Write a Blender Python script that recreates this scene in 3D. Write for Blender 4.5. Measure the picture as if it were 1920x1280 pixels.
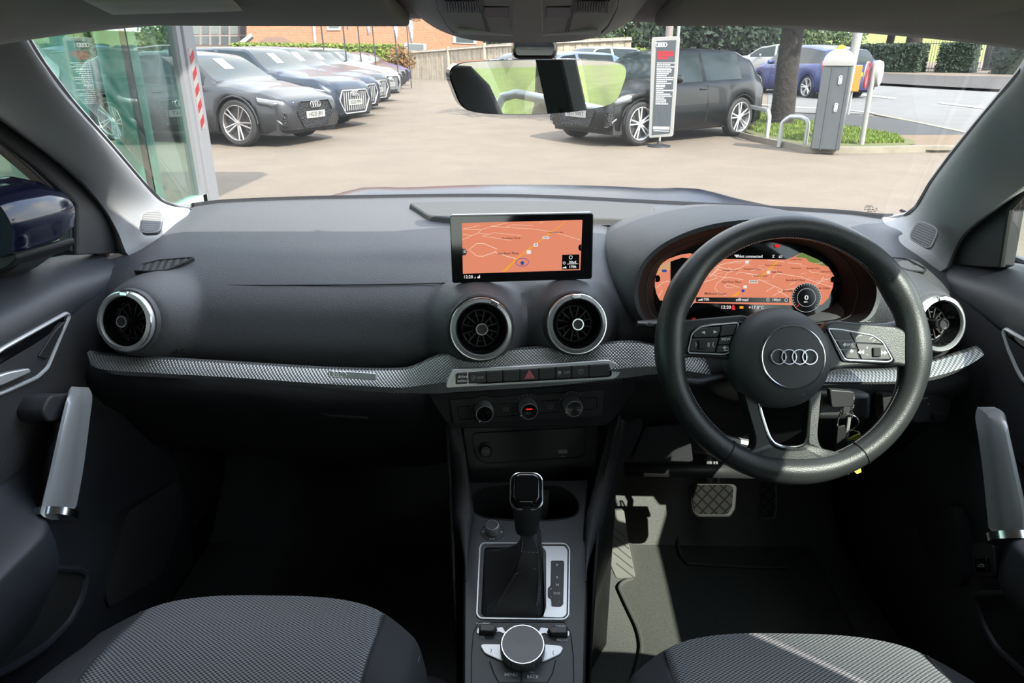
import bpy, bmesh, math, random
from mathutils import Vector, Matrix, noise
R = math.radians
sc = bpy.context.scene
for o in list(bpy.data.objects): bpy.data.objects.remove(o)
col = sc.collection
# ---------------------------------------------------------------- camera, sky, sun, exposure
FP = 1320.0; PITCH = math.atan(530 / FP); YAW = R(1.13); CAM = Vector((0, 0, 1.33))
cd = bpy.data.cameras.new('camera'); cam = bpy.data.objects.new('camera', cd); col.objects.link(cam)
cd.sensor_width = 36; cd.lens = FP / 1920 * 36; cd.clip_start = .02; cd.clip_end = 500
cam.location = CAM; cam.rotation_euler = (R(90) - PITCH, 0, YAW); sc.camera = cam
sc.view_settings.view_transform = 'Standard'; sc.view_settings.look = 'None'
sc.view_settings.gamma = 1; sc.view_settings.use_curve_mapping = False
sc.view_settings.exposure = 1.55
SUN_H = Vector((.574, -.82)); SUN_EL = R(43)
w = bpy.data.worlds.new('sky'); sc.world = w; w.use_nodes = True
nt = w.node_tree; nt.nodes.clear()
wo = nt.nodes.new('ShaderNodeOutputWorld'); bg = nt.nodes.new('ShaderNodeBackground')
tc = nt.nodes.new('ShaderNodeTexCoord'); sp = nt.nodes.new('ShaderNodeSeparateXYZ')
cr = nt.nodes.new('ShaderNodeValToRGB'); nz = nt.nodes.new('ShaderNodeTexNoise'); mx = nt.nodes.new('ShaderNodeMix'); mx.data_type = 'RGBA'
cr2 = nt.nodes.new('ShaderNodeValToRGB')
nt.links.new(tc.outputs['Generated'], sp.inputs[0]); nt.links.new(sp.outputs[2], cr.inputs[0])
cr.color_ramp.elements[0].position = 0.0; cr.color_ramp.elements[0].color = (.95, .98, 1, 1)
cr.color_ramp.elements[1].position = .7; cr.color_ramp.elements[1].color = (.48, .64, .95, 1)
nz.inputs['Scale'].default_value = 3.2; nz.inputs['Detail'].default_value = 6
nt.links.new(tc.outputs['Generated'], nz.inputs[0]); nt.links.new(nz.outputs[0], cr2.inputs[0])
cr2.color_ramp.elements[0].position = .42; cr2.color_ramp.elements[1].position = .6
nt.links.new(cr2.outputs[0], mx.inputs[0]); nt.links.new(cr.outputs[0], mx.inputs[6]); mx.inputs[7].default_value = (1.17, 1.14, 1.09, 1)
nt.links.new(mx.outputs[2], bg.inputs[0]); bg.inputs[1].default_value = 1.5
nt.links.new(bg.outputs[0], wo.inputs[0])
sd = bpy.data.lights.new('sun', 'SUN'); sun = bpy.data.objects.new('sun', sd); col.objects.link(sun)
sd.energy = 3.9; sd.angle = R(.55); sd.color = (1, .94, .85)
sv = Vector((SUN_H.x * math.cos(SUN_EL), SUN_H.y * math.cos(SUN_EL), math.sin(SUN_EL))).normalized()
sun.rotation_euler = sv.to_track_quat('Z', 'Y').to_euler(); sun.location = (6, -8, 12)
sc.cycles.max_bounces = 10; sc.cycles.diffuse_bounces = 5; sc.cycles.transparent_max_bounces = 24
sc.cycles.sample_clamp_indirect = 6; sc.cycles.caustics_reflective = False

# ---------------------------------------------------------------- measuring helpers
_f = Vector((-math.sin(YAW) * math.cos(PITCH), math.cos(YAW) * math.cos(PITCH), -math.sin(PITCH)))
_r = Vector((math.cos(YAW), math.sin(YAW), 0)); _u = _r.cross(_f)
def ray(px, py): return _f + _r * ((px - 960) / FP) + _u * ((640 - py) / FP)
def P(px, py, Y=None, X=None, Z=None, D=None):
    d = ray(px, py)
    t = (Y / d.y) if Y is not None else (X / d.x) if X is not None else ((Z - CAM.z) / d.z) if Z is not None else D
    return CAM + d * t
def sm(a, b, x):
    t = min(1, max(0, (x - a) / (b - a))); return t * t * (3 - 2 * t)
def G(x, y):                                   # height of the ground outside: it climbs gently away from the car
    d = math.hypot(x, y); s = .007 + .014 * sm(2, 8, x)
    return max(0, d - 12) * s if y > 0 else 0
def gnd(px, py, dz=0):
    d = ray(px, py); lo, hi = 1.0, 400.0
    t = lo
    while t < hi:
        p = CAM + d * t
        if p.z <= G(p.x, p.y) + dz: break
        t *= 1.004
    return Vector((p.x, p.y, G(p.x, p.y) + dz))
def lerp(a, b, t): return a + (b - a) * t
def interp(tab, x):
    if x <= tab[0][0]: return tab[0][1]
    for (a, va), (b, vb) in zip(tab, tab[1:]):
        if x <= b: return lerp(va, vb, (x - a) / (b - a))
    return tab[-1][1]
def sinterp(tab, x):
    if x <= tab[0][0]: return tab[0][1]
    for (a, va), (b, vb) in zip(tab, tab[1:]):
        if x <= b: return lerp(va, vb, sm(0, 1, (x - a) / (b - a)))
    return tab[-1][1]
def crv(pts, n=8, closed=False):               # Catmull-Rom through points
    V = [Vector(p) for p in pts]; out = []; m = len(V)
    for i in range(m if closed else m - 1):
        g = lambda k: V[k % m] if closed else V[max(0, min(m - 1, k))]
        a, b, c, d = g(i - 1), g(i), g(i + 1), g(i + 2)
        for k in range(n):
            t = k / n
            out.append(.5 * ((2 * b) + (c - a) * t + (2 * a - 5 * b + 4 * c - d) * t * t + (3 * b - a - 3 * c + d) * t ** 3))
    if not closed: out.append(V[-1].copy())
    return out

# ---------------------------------------------------------------- materials
MAT = {}
def mat(name, c, rough=.6, metal=0, bump=None, bscale=800, bstr=.2, var=0, vscale=5, coat=0, spec=.5, emit=0, c2=None, coord='Object'):
    m = bpy.data.materials.new(name); m.use_nodes = True; t = m.node_tree; b = t.nodes['Principled BSDF']
    b.inputs['Base Color'].default_value = (*c, 1); b.inputs['Roughness'].default_value = rough
    b.inputs['Metallic'].default_value = metal; b.inputs['Coat Weight'].default_value = coat; b.inputs['Specular IOR Level'].default_value = spec
    tcn = t.nodes.new('ShaderNodeTexCoord')
    if emit:
        b.inputs['Emission Color'].default_value = (*c, 1); b.inputs['Emission Strength'].default_value = emit
        b.inputs['Base Color'].default_value = (0.01, .01, .01, 1)
    if var or c2:
        n = t.nodes.new('ShaderNodeTexNoise'); n.inputs['Scale'].default_value = vscale; n.inputs['Detail'].default_value = 8; n.inputs['Roughness'].default_value = .65
        t.links.new(tcn.outputs[coord], n.inputs[0]); r = t.nodes.new('ShaderNodeValToRGB'); t.links.new(n.outputs[0], r.inputs[0])
        r.color_ramp.elements[0].position = .3; r.color_ramp.elements[1].position = .7
        a = c2 or tuple(x * (1 - var) for x in c); d = c if c2 else tuple(min(1, x * (1 + var)) for x in c)
        r.color_ramp.elements[0].color = (*a, 1); r.color_ramp.elements[1].color = (*d, 1); t.links.new(r.outputs[0], b.inputs['Base Color'])
    if bump:
        if bump == 'voronoi': n = t.nodes.new('ShaderNodeTexVoronoi')
        else: n = t.nodes.new('ShaderNodeTexNoise'); n.inputs['Detail'].default_value = 4
        n.inputs['Scale'].default_value = bscale; t.links.new(tcn.outputs[coord], n.inputs[0])
        bn = t.nodes.new('ShaderNodeBump'); bn.inputs['Strength'].default_value = bstr; bn.inputs['Distance'].default_value = .001 if coord == 'Object' and bscale > 60 else .03
        t.links.new(n.outputs[0], bn.inputs['Height']); t.links.new(bn.outputs[0], b.inputs['Normal'])
    MAT[name] = m; return m
def weave(name, c1, c2, scale, thr=.15, metal=0, rough=.6, bstr=.5, axes=(0, 1), ratio=1.0, diag=True, lines=False):
    """two crossing sets of ridges: woven cloth, embossed lattice, honeycomb fabric"""
    m = bpy.data.materials.new(name); m.use_nodes = True; t = m.node_tree; b = t.nodes['Principled BSDF']
    b.inputs['Roughness'].default_value = rough; b.inputs['Metallic'].default_value = metal
    tcn = t.nodes.new('ShaderNodeTexCoord'); s = t.nodes.new('ShaderNodeSeparateXYZ'); t.links.new(tcn.outputs['Object'], s.inputs[0])
    def M(op, a, bb):
        n = t.nodes.new('ShaderNodeMath'); n.operation = op
        for i, v in enumerate((a, bb)):
            if v is None: continue
            if isinstance(v, (int, float)): n.inputs[i].default_value = v
            else: t.links.new(v, n.inputs[i])
        return n.outputs[0]
    x, y = s.outputs[axes[0]], s.outputs[axes[1]]
    y = M('MULTIPLY', y, ratio)
    if diag: p, q = M('ADD', x, y), M('SUBTRACT', x, y)
    else: p, q = x, y
    f = M('MULTIPLY', M('SINE', M('MULTIPLY', p, scale), None), M('SINE', M('MULTIPLY', q, scale), None)) if not diag else \
        M('MULTIPLY', M('ADD', M('SINE', M('MULTIPLY', p, scale), None), M('SINE', M('MULTIPLY', q, scale), None)), .5)
    if lines: f = M('MINIMUM', M('ABSOLUTE', M('SINE', M('MULTIPLY', p, scale), None), None), M('ABSOLUTE', M('SINE', M('MULTIPLY', q, scale), None), None)); f = M('SUBTRACT', M('MULTIPLY', f, 2), .6)
    r = t.nodes.new('ShaderNodeValToRGB'); t.links.new(M('ADD', M('MULTIPLY', f, .5), .5), r.inputs[0])
    r.color_ramp.elements[0].position = .5 - thr; r.color_ramp.elements[1].position = .5 + thr
    r.color_ramp.elements[0].color = (*c1, 1); r.color_ramp.elements[1].color = (*c2, 1)
    t.links.new(r.outputs[0], b.inputs['Base Color'])
    bn = t.nodes.new('ShaderNodeBump'); bn.inputs['Strength'].default_value = bstr; bn.inputs['Distance'].default_value = .0012
    t.links.new(r.outputs[0], bn.inputs['Height']); t.links.new(bn.outputs[0], b.inputs['Normal'])
    MAT[name] = m; return m
def glass(name, tint, refl=1.0, rough=0.0):
    m = bpy.data.materials.new(name); m.use_nodes = True; t = m.node_tree; t.nodes.clear()
    o = t.nodes.new('ShaderNodeOutputMaterial'); a = t.nodes.new('ShaderNodeBsdfTransparent'); g = t.nodes.new('ShaderNodeBsdfGlossy'); x = t.nodes.new('ShaderNodeMixShader')
    lw = t.nodes.new('ShaderNodeLayerWeight'); lw.inputs[0].default_value = .5; pw = t.nodes.new('ShaderNodeMath'); pw.operation = 'POWER'; pw.inputs[1].default_value = 5; t.links.new(lw.outputs['Facing'], pw.inputs[0])
    f = t.nodes.new('ShaderNodeMath'); f.operation = 'MULTIPLY_ADD'; f.inputs[1].default_value = .8; f.inputs[2].default_value = .045; t.links.new(pw.outputs[0], f.inputs[0])
    mm = t.nodes.new('ShaderNodeMath'); mm.operation = 'MULTIPLY'; mm.inputs[1].default_value = refl
    mm.use_clamp = True; a.inputs[0].default_value = (*tint, 1); g.inputs['Roughness'].default_value = rough
    t.links.new(f.outputs[0], mm.inputs[0]); t.links.new(mm.outputs[0], x.inputs[0]); t.links.new(a.outputs[0], x.inputs[1]); t.links.new(g.outputs[0], x.inputs[2]); t.links.new(x.outputs[0], o.inputs[0])
    MAT[name] = m; return m
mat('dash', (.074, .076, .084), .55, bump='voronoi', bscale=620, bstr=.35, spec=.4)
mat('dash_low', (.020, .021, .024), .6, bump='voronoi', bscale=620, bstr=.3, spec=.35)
mat('plateau', (.095, .095, .095), .8, bump='noise', bscale=900, bstr=.5, spec=.3)
mat('pillar', (.35, .35, .36), .75, bump='noise', bscale=900, bstr=.2)
mat('headliner', (.44, .425, .40), .95, bump='noise', bscale=500, bstr=.4)
mat('roof_plastic', (.48, .475, .465), .6, bump='noise', bscale=900, bstr=.15)
mat('pale_cloth', (.85, .83, .78), .8, bump='noise', bscale=300, bstr=.4)
mat('black_plastic', (.028, .028, .030), .45)
mat('soft_black', (.03, .03, .033), .6, bump='voronoi', bscale=600, bstr=.3)
mat('gloss_black', (.006, .006, .007), .06, spec=.6)
mat('funnel_black', (.007, .007, .008), .7, spec=.2)
mat('rubber', (.018, .018, .018), .75)
mat('carpet', (.105, .105, .10), .95, bump='noise', bscale=420, bstr=1, var=.25, vscale=300)
mat('mat_carpet', (.07, .07, .064), .95, bump='noise', bscale=420, bstr=1, var=.2, vscale=300)
mat('dark_carpet', (.02, .02, .02), .95)
mat('rest_plastic', (.15, .145, .135), .7, bump='noise', bscale=600, bstr=.3)
mat('leather', (.028, .030, .031), .38, bump='voronoi', bscale=900, bstr=.18)
mat('airbag', (.046, .047, .051), .55, bump='noise', bscale=1500, bstr=.15)
mat('boot_leather', (.032, .032, .035), .42, bump='voronoi', bscale=900, bstr=.2)
mat('console', (.075, .077, .083), .5, bump='noise', bscale=1800, bstr=.1)
mat('button', (.028, .028, .03), .4)
mat('chrome', (.80, .80, .82), .18, metal=1)
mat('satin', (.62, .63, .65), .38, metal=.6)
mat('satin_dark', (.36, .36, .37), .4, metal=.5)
mat('mirror', (.92, .93, .92), .0, metal=1)
mat('white_mark', (.75, .75, .75), .5)
mat('grey_mark', (.35, .35, .36), .5)
mat('red_mark', (.65, .16, .17), .5)
mat('stitch', (.30, .30, .31), .8)
mat('bolster', (.035, .036, .04), .8, bump='noise', bscale=1500, bstr=.2)
weave('seat_cloth', (.016, .016, .018), (.31, .315, .335), 1000, thr=.34, rough=.85, bstr=.6, ratio=1.35, diag=False)
weave('lattice', (.13, .135, .135), (.55, .56, .56), 1250, thr=.35, metal=.75, rough=.38, bstr=.9, axes=(0, 2), ratio=1.35)
weave('door_cloth', (.012, .012, .014), (.05, .05, .056), 1700, thr=.3, rough=.9, axes=(1, 2))
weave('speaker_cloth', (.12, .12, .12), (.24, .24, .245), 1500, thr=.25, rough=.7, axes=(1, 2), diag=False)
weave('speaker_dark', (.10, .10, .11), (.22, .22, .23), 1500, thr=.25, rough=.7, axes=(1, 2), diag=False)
weave('knurl', (.12, .12, .13), (.5, .5, .52), 1900, thr=.4, metal=.9, rough=.35, axes=(0, 2))
weave('pedal_tread', (.003, .003, .003), (.014, .014, .014), 150, thr=.12, rough=.8, axes=(0, 1), bstr=1, lines=True)
MAT['pedal_tread'].node_tree.nodes['Principled BSDF'].inputs['Specular IOR Level'].default_value = .05
glass('windscreen_glass', (.97, .985, .975), .55)
glass('side_glass', (.90, .95, .92), .6)
glass('showroom_glass', (.66, .86, .80), 3.2)
for n, c, e in (('lcd_orange', (.93, .30, .17), .82), ('lcd_green', (.25, .40, .10), .6), ('lcd_road', (1, .72, .55), .9), ('lcd_yellow', (.95, .38, .03), .95),
                ('lcd_white', (.9, .9, .9), .9), ('lcd_red', (.9, .02, .02), .9), ('lcd_blue', (.02, .08, .5), .7), ('lcd_text', (.20, .05, .04), .5), ('lcd_tan', (.75, .45, .22), .8)):
    mat(n, c, emit=e * .34)
mat('lcd_black', (.006, .005, .006), .15)

mat('body_blue', (.006, .008, .026), .15, coat=.5, spec=.4)
mat('satin_grey', (.10, .10, .105), .35, metal=.3)
weave('knurl_z', (.05, .05, .05), (.5, .5, .52), 2600, thr=.4, metal=.9, rough=.35, axes=(0, 1), diag=False)
mat('mat_edge', (.075, .075, .07), .8); mat('rest_rib', (.09, .088, .08), .7)
mat('door_top', (.030, .032, .040), .5, bump='noise', bscale=1300, bstr=.2)
mat('satin_paint', (.42, .43, .45), .34, metal=.35)
mat('key_yellow', (.75, .70, .12), .5); mat('key_cyan', (.05, .45, .65), .5)
mat('asphalt', (.31, .245, .185), .95, c2=(.245, .195, .15), vscale=1.3, bump='noise', bscale=30, bstr=.4)
mat('road', (.20, .195, .19), .9, var=.12, vscale=1.5); mat('footway', (.10, .10, .105), .9, var=.1, vscale=3)
mat('tactile', (.52, .36, .22), .9, var=.12, vscale=6); mat('verge', (.15, .13, .12), .95, var=.2, vscale=1)
mat('road_paint', (.65, .65, .62), .7); mat('yellow_paint', (.5, .45, .3), .7); mat('soil', (.30, .24, .13), .95, var=.3, vscale=4, c2=(.14, .22, .03)); mat('kerb', (.42, .37, .28), .9, var=.15, vscale=5)
mat('grass_blade', (.22, .38, .04), .6, c2=(.34, .45, .06), vscale=2); mat('bank_grass', (.30, .40, .07), .95, c2=(.45, .45, .12), vscale=1.5, bump='noise', bscale=20, bstr=1)
mat('lawn', (.075, .105, .004), .95, c2=(.12, .15, .008), vscale=3, bump='noise', bscale=30, bstr=1); mat('bark_brown', (.016, .009, .006), .95, var=.4, vscale=12); mat('bonnet_blue', (.006, .008, .02), .22, spec=.12)
for n, c, me_ in (('car_grey', (.075, .078, .085), .55), ('car_blue_grey', (.05, .065, .095), .5), ('car_navy', (.03, .045, .09), .5), ('car_white', (.75, .75, .75), 0), ('car_black', (.006, .008, .010), .1), ('car_bright_blue', (.04, .065, .24), .3), ('car_silver_blue', (.35, .45, .55), .5), ('car_silver', (.40, .39, .38), .5)): mat(n, c, .34, metal=me_ * .8, coat=.25, spec=.35)
mat('car_glass', (.016, .024, .025), .12, spec=.3); mat('grille_mesh', (.012, .012, .013), .4, bump='voronoi', bscale=40, bstr=.8)
mat('lamp_glass', (.55, .58, .60), .1, metal=.6, coat=1); mat('lamp_dark', (.16, .17, .18), .12, metal=.3, coat=.6); mat('rim_grey', (.35, .33, .32), .35, metal=.8)
mat('white_plate', (.75, .75, .72), .5); mat('plate_yellow', (.75, .6, .05), .5); mat('white_card', (.75, .82, .78), .6); mat('tail_red', (.6, .01, .02), .2, coat=1)
mat('white_paint', (.75, .74, .71), .5); mat('sign_face', (.05, .06, .07), .4); mat('sign_red', (.65, .02, .04), .5); mat('barrier_grey', (.17, .185, .20), .5)
mat('amber', (.9, .30, .02), .3); mat('amber_box', (.85, .38, .03), .5); mat('galvanised', (.42, .43, .44), .45, metal=.7)
mat('bark', (.085, .07, .058), .95, var=.4, vscale=8, bump='noise', bscale=14, bstr=1)
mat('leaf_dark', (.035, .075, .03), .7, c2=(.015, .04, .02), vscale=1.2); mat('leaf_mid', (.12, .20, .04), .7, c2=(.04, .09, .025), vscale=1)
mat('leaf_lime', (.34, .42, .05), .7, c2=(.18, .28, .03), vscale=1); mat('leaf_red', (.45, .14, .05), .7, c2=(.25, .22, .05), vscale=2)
mat('pane', (.06, .075, .08), .1, spec=.8); mat('pane_light', (.28, .34, .33), .2); mat('roof_tile', (.34, .21, .16), .9, var=.15, vscale=6); mat('stone_wall', (.42, .38, .32), .9, var=.1, vscale=3)
mat('white_brownish', (.45, .38, .36), .7); mat('timber', (.36, .31, .24), .9, var=.25, vscale=3); mat('flag_white', (.72, .70, .72), .8); mat('flag_pink', (.75, .25, .35), .8)
mat('frame_grey', (.55, .56, .60), .5); mat('mint_rail', (.40, .62, .58), .4); mat('slate_panel', (.16, .22, .24), .4); mat('mint_column', (.24, .52, .46), .5)
m = mat('brick', (.5, .2, .1), .9); t_ = m.node_tree; b_ = t_.nodes.new('ShaderNodeTexBrick'); tc_ = t_.nodes.new('ShaderNodeTexCoord'); t_.links.new(tc_.outputs['Object'], b_.inputs[0])
b_.inputs['Color1'].default_value = (.50, .185, .085, 1); b_.inputs['Color2'].default_value = (.40, .14, .065, 1); b_.inputs['Mortar'].default_value = (.48, .36, .28, 1); b_.inputs['Scale'].default_value = 1
b_.inputs['Brick Width'].default_value = .225; b_.inputs['Row Height'].default_value = .075; b_.inputs['Mortar Size'].default_value = .008; t_.links.new(b_.outputs[0], t_.nodes['Principled BSDF'].inputs['Base Color'])

def dim(names, k):
    for n in names.split():
        t = MAT[n].node_tree; b = t.nodes['Principled BSDF']; b.inputs['Base Color'].default_value = [v * k for v in b.inputs['Base Color'].default_value[:3]] + [1]
        for q in t.nodes:
            if q.type == 'VALTORGB':
                for e in q.color_ramp.elements: e.color = [v * k for v in e.color[:3]] + [1]
            if q.type == 'TEX_BRICK':
                for i in ('Color1', 'Color2', 'Mortar'): q.inputs[i].default_value = [v * k for v in q.inputs[i].default_value[:3]] + [1]
dim('asphalt', .50); dim('white_paint', .8)
dim('road tactile brick timber', 1.5); dim('timber', 1.3); dim('frame_grey', .85); dim('bark', .6); dim('verge', .6)  # verge dimmed to carry the shadow along the far roadside
dim('road footway tactile verge road_paint yellow_paint kerb soil bank_grass grass_blade brick stone_wall roof_tile timber white_brownish white_paint flag_white flag_pink pane_light white_card white_plate frame_grey tactile sign_red amber_box barrier_grey leaf_lime leaf_red leaf_mid leaf_dark bark car_white plate_yellow', .42)
dim('car_grey car_blue_grey car_navy car_black car_bright_blue car_silver_blue car_silver', .55)
# ---------------------------------------------------------------- mesh builder
def frame(o, ex, ey):
    ex = Vector(ex).normalized(); ey = Vector(ey); ey = (ey - ex * ey.dot(ex)).normalized(); ez = ex.cross(ey)
    M = Matrix.Identity(4)
    for i in range(3): M[i][0], M[i][1], M[i][2], M[i][3] = ex[i], ey[i], ez[i], o[i]
    return M
def loc(M, px, py, h=0):                       # pixel -> local (u, v) where its sight line meets the frame's plane (h above it)
    o = M.translation + M.col[2].to_3d() * h; n = M.col[2].to_3d(); d = ray(px, py)
    t = (o - CAM).dot(n) / d.dot(n); q = M.inverted() @ (CAM + d * t); return (q.x, q.y)
def locs(M, pts, h=0): return [loc(M, a, b, h) for a, b in pts]
def wm(o):
    b = o.matrix_basis.copy()
    return wm(o.parent) @ o.matrix_parent_inverse @ b if o.parent else b
def place(o, M):                                # world matrix M, whatever the parent
    o.matrix_basis = ((wm(o.parent) @ o.matrix_parent_inverse).inverted() @ M) if o.parent else M
class MB:
    def __init__(s): s.v = []; s.f = []; s.mi = []; s.mats = []; s.sm = []; s.cuts = []
    def cut(s): s.cuts.append(len(s.f)); return s
    def _m(s, m):
        if m not in s.mats: s.mats.append(m)
        return s.mats.index(m)
    def add(s, vs, fs, m='', M=None, smooth=True):
        b = len(s.v); k = s._m(m) if m else 0
        s.v += [tuple((M @ Vector(v)) if M else v) for v in vs]
        for f in fs: s.f.append([b + i for i in f]); s.mi.append(k); s.sm.append(smooth)
        return s
    def box(s, lo, hi, m='', M=None):
        (a, b, c), (d, e, f) = lo, hi
        return s.add([(a, b, c), (d, b, c), (d, e, c), (a, e, c), (a, b, f), (d, b, f), (d, e, f), (a, e, f)],
                     [(3, 2, 1, 0), (4, 5, 6, 7), (0, 1, 5, 4), (1, 2, 6, 5), (2, 3, 7, 6), (3, 0, 4, 7)], m, M)
    def prism(s, pts, z0, z1, m='', M=None, top=1.0):
        n = len(pts); cx = sum(p[0] for p in pts) / n; cy = sum(p[1] for p in pts) / n
        area = sum(pts[i][0] * pts[(i + 1) % n][1] - pts[(i + 1) % n][0] * pts[i][1] for i in range(n))
        if area < 0: pts = pts[::-1]
        vs = [(p[0], p[1], z0) for p in pts] + [(cx + (p[0] - cx) * top, cy + (p[1] - cy) * top, z1) for p in pts]
        return s.add(vs, [list(range(n))[::-1], list(range(n, 2 * n))] + [(i, (i + 1) % n, n + (i + 1) % n, n + i) for i in range(n)], m, M)
    def tube(s, path, r, n=8, m='', M=None, closed=False, flat=1.0):
        p = [Vector(q) for q in path]; k = len(p); rs = r if isinstance(r, (list, tuple)) else [r] * k; vs = []; fs = []
        up = None
        for i in range(k):
            a = p[(i - 1) % k] if closed or i else p[0]; b = p[(i + 1) % k] if closed or i < k - 1 else p[-1]
            d = (b - a).normalized() if (b - a).length > 1e-9 else Vector((0, 0, 1))
            if up is None: up = Vector((0, 0, 1)) if abs(d.z) < .9 else Vector((1, 0, 0))
            x = up.cross(d)
            if x.length < 1e-6: x = Vector((1, 0, 0)).cross(d)
            x.normalize(); y = d.cross(x); up = y
            for j in range(n):
                t = 2 * math.pi * j / n; vs.append(p[i] + x * (math.cos(t) * rs[i]) + y * (math.sin(t) * rs[i] * flat))
        for i in range(k if closed else k - 1):
            for j in range(n):
                a, b = i * n + j, i * n + (j + 1) % n; c, d = ((i + 1) % k) * n + (j + 1) % n, ((i + 1) % k) * n + j; fs.append((a, b, c, d))
        if not closed: fs += [list(range(n))[::-1], list(range((k - 1) * n, k * n))]
        return s.add(vs, fs, m, M)
    def lathe(s, prof, n=32, m='', M=None, sx=1, sy=1, caps=True):   # prof: (r, z) about local z
        vs = []; fs = []
        for r, z in prof:
            for j in range(n):
                t = 2 * math.pi * j / n; vs.append((r * math.cos(t) * sx, r * math.sin(t) * sy, z))
        for i in range(len(prof) - 1):
            for j in range(n): fs.append((i * n + j, i * n + (j + 1) % n, (i + 1) * n + (j + 1) % n, (i + 1) * n + j))
        if caps:
            if prof[0][0] > 1e-5: fs.append(list(range(n))[::-1])
            if prof[-1][0] > 1e-5: fs.append(list(range((len(prof) - 1) * n, len(prof) * n)))
        return s.add(vs, fs, m, M)
    def grid(s, rows, m='', M=None, wrap=False, flip=False):
        h, wd = len(rows), len(rows[0]); vs = [p for r in rows for p in r]; fs = []
        for i in range(h - 1):
            for j in range(wd if wrap else wd - 1):
                a, b = i * wd + j, i * wd + (j + 1) % wd; f = (a, b, b + wd, a + wd); fs.append(f[::-1] if flip else f)
        return s.add(vs, fs, m, M)
    def text(s, body, size, x, y, m='', M=None, z=0, align='CENTER', sx=1.0, depth=.0002, rot=0, shear=0):
        cu = bpy.data.curves.new('lettering', 'FONT'); cu.body = body; cu.size = size; cu.align_x = align; cu.align_y = 'CENTER'; cu.resolution_u = 2
        cu.extrude = depth; cu.offset = size * .012; cu.shear = shear
        ob = bpy.data.objects.new('lettering', cu); me = ob.to_mesh()
        s.cut(); L = Matrix.Translation((x, y, z)) @ Matrix.Rotation(rot, 4, 'Z') @ Matrix.Diagonal((sx, 1, 1, 1))
        s.add([L @ v.co for v in me.vertices], [list(p.vertices) for p in me.polygons], m, M, smooth=False)
        s.cut(); ob.to_mesh_clear(); bpy.data.objects.remove(ob); bpy.data.curves.remove(cu); return s
    def leaves(s, c, rad, n, size, m='', seed=0, shell=.7, box=False):
        rr = random.Random(seed); vs = []; fs = []
        for i in range(n):
            while 1:
                d = Vector((rr.uniform(-1, 1), rr.uniform(-1, 1), rr.uniform(-1, 1)))
                if box:
                    k = rr.randrange(3); d[k] = math.copysign(rr.uniform(.86, 1.04), d[k]); break
                if .05 < d.length < 1: d = d.normalized() * rr.uniform(shell, 1.08); break
            d *= 1 + .12 * noise.noise(d * 3 + Vector((seed, 0, 0))) if not box else 1
            p = Vector((c[0] + d.x * rad[0], c[1] + d.y * rad[1], c[2] + d.z * rad[2]))
            a = Vector((rr.gauss(0, 1), rr.gauss(0, 1), rr.gauss(0, 1))).normalized(); b = a.orthogonal().normalized(); z = size * rr.uniform(.6, 1.3)
            k = len(vs); vs += [p + a * z, p + b * z * .6, p - a * z, p - b * z * .6]; fs.append((k, k + 1, k + 2, k + 3))
        return s.add(vs, fs, m, smooth=False)
    def each(s, name, m=None, parent=None, M=None, names=()):   # every piece between cuts becomes a part of its own
        c = sorted(set([0, len(s.f)] + s.cuts)); n = 0
        for a, b in zip(c, c[1:]):
            if b <= a: continue
            q = MB(); ids = {}
            for f in s.f[a:b]:
                q.f.append([ids.setdefault(i, len(ids)) for i in f]); q.mi.append(0); q.sm.append(False)
            q.v = [s.v[i] for i in sorted(ids, key=ids.get)]; q.mats = ['']
            q.build(names[n] if n < len(names) else name, m, parent, M=M); n += 1
    def build(s, name, m=None, parent=None, bevel=0, seg=2, angle=35, solid=0, sub=0, M=None):
        me = bpy.data.meshes.new(name); me.from_pydata([tuple(v) for v in s.v], [], s.f); 
        for k in (s.mats if any(s.mats) else [m]): me.materials.append(MAT[k or m])
        if any(s.mats):
            me.polygons.foreach_set('material_index', s.mi)
        me.polygons.foreach_set('use_smooth', s.sm); me.validate()
        try: me.set_sharp_from_angle(angle=R(angle))
        except Exception: pass
        o = bpy.data.objects.new(name, me); col.objects.link(o)
        if parent: o.parent = parent
        if M: place(o, M)
        if sub: q = o.modifiers.new('sub', 'SUBSURF'); q.levels = q.render_levels = sub
        if solid: q = o.modifiers.new('solid', 'SOLIDIFY'); q.thickness = solid; q.offset = 0
        if bevel:
            q = o.modifiers.new('bevel', 'BEVEL'); q.width = bevel; q.segments = seg; q.limit_method = 'ANGLE'; q.angle_limit = R(35); q.harden_normals = False
        return o
def tag(o, label=None, cat=None, group=None, kind=None):
    for k, v in (('label', label), ('category', cat), ('group', group), ('kind', kind)):
        if v: o[k] = v
    return o
def thing(name, label, cat, M=None, at=None, group=None):
    o = bpy.data.objects.new(name, None); col.objects.link(o); o.empty_display_size = .05
    if M is not None: o.matrix_basis = M
    elif at is not None: o.location = at
    return tag(o, label, cat, group)
def structure(o): o['kind'] = 'structure'; return o
def sub(name, parent, M=None):                  # an Empty that is a part with sub-parts
    o = bpy.data.objects.new(name, None); col.objects.link(o); o.parent = parent; o.empty_display_size = .02
    if M is not None: o.matrix_basis = M
    return o
def copy_tree(o, parent=None):
    c = o.copy(); col.objects.link(c); c.parent = parent
    for ch in list(o.children): copy_tree(ch, c)
    return c
def rbox(mb, lo, hi, r, z0, z1, m='', M=None, n=5, top=1.0):    # rounded rectangle prism
    x0, y0 = lo; x1, y1 = hi; pts = []
    for cx, cy, a0 in ((x1 - r, y1 - r, 0), (x0 + r, y1 - r, 90), (x0 + r, y0 + r, 180), (x1 - r, y0 + r, 270)):
        for k in range(n + 1):
            a = R(a0 + 90 * k / n); pts.append((cx + r * math.cos(a), cy + r * math.sin(a)))
    return mb.prism(pts, z0, z1, m, M, top)
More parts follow.
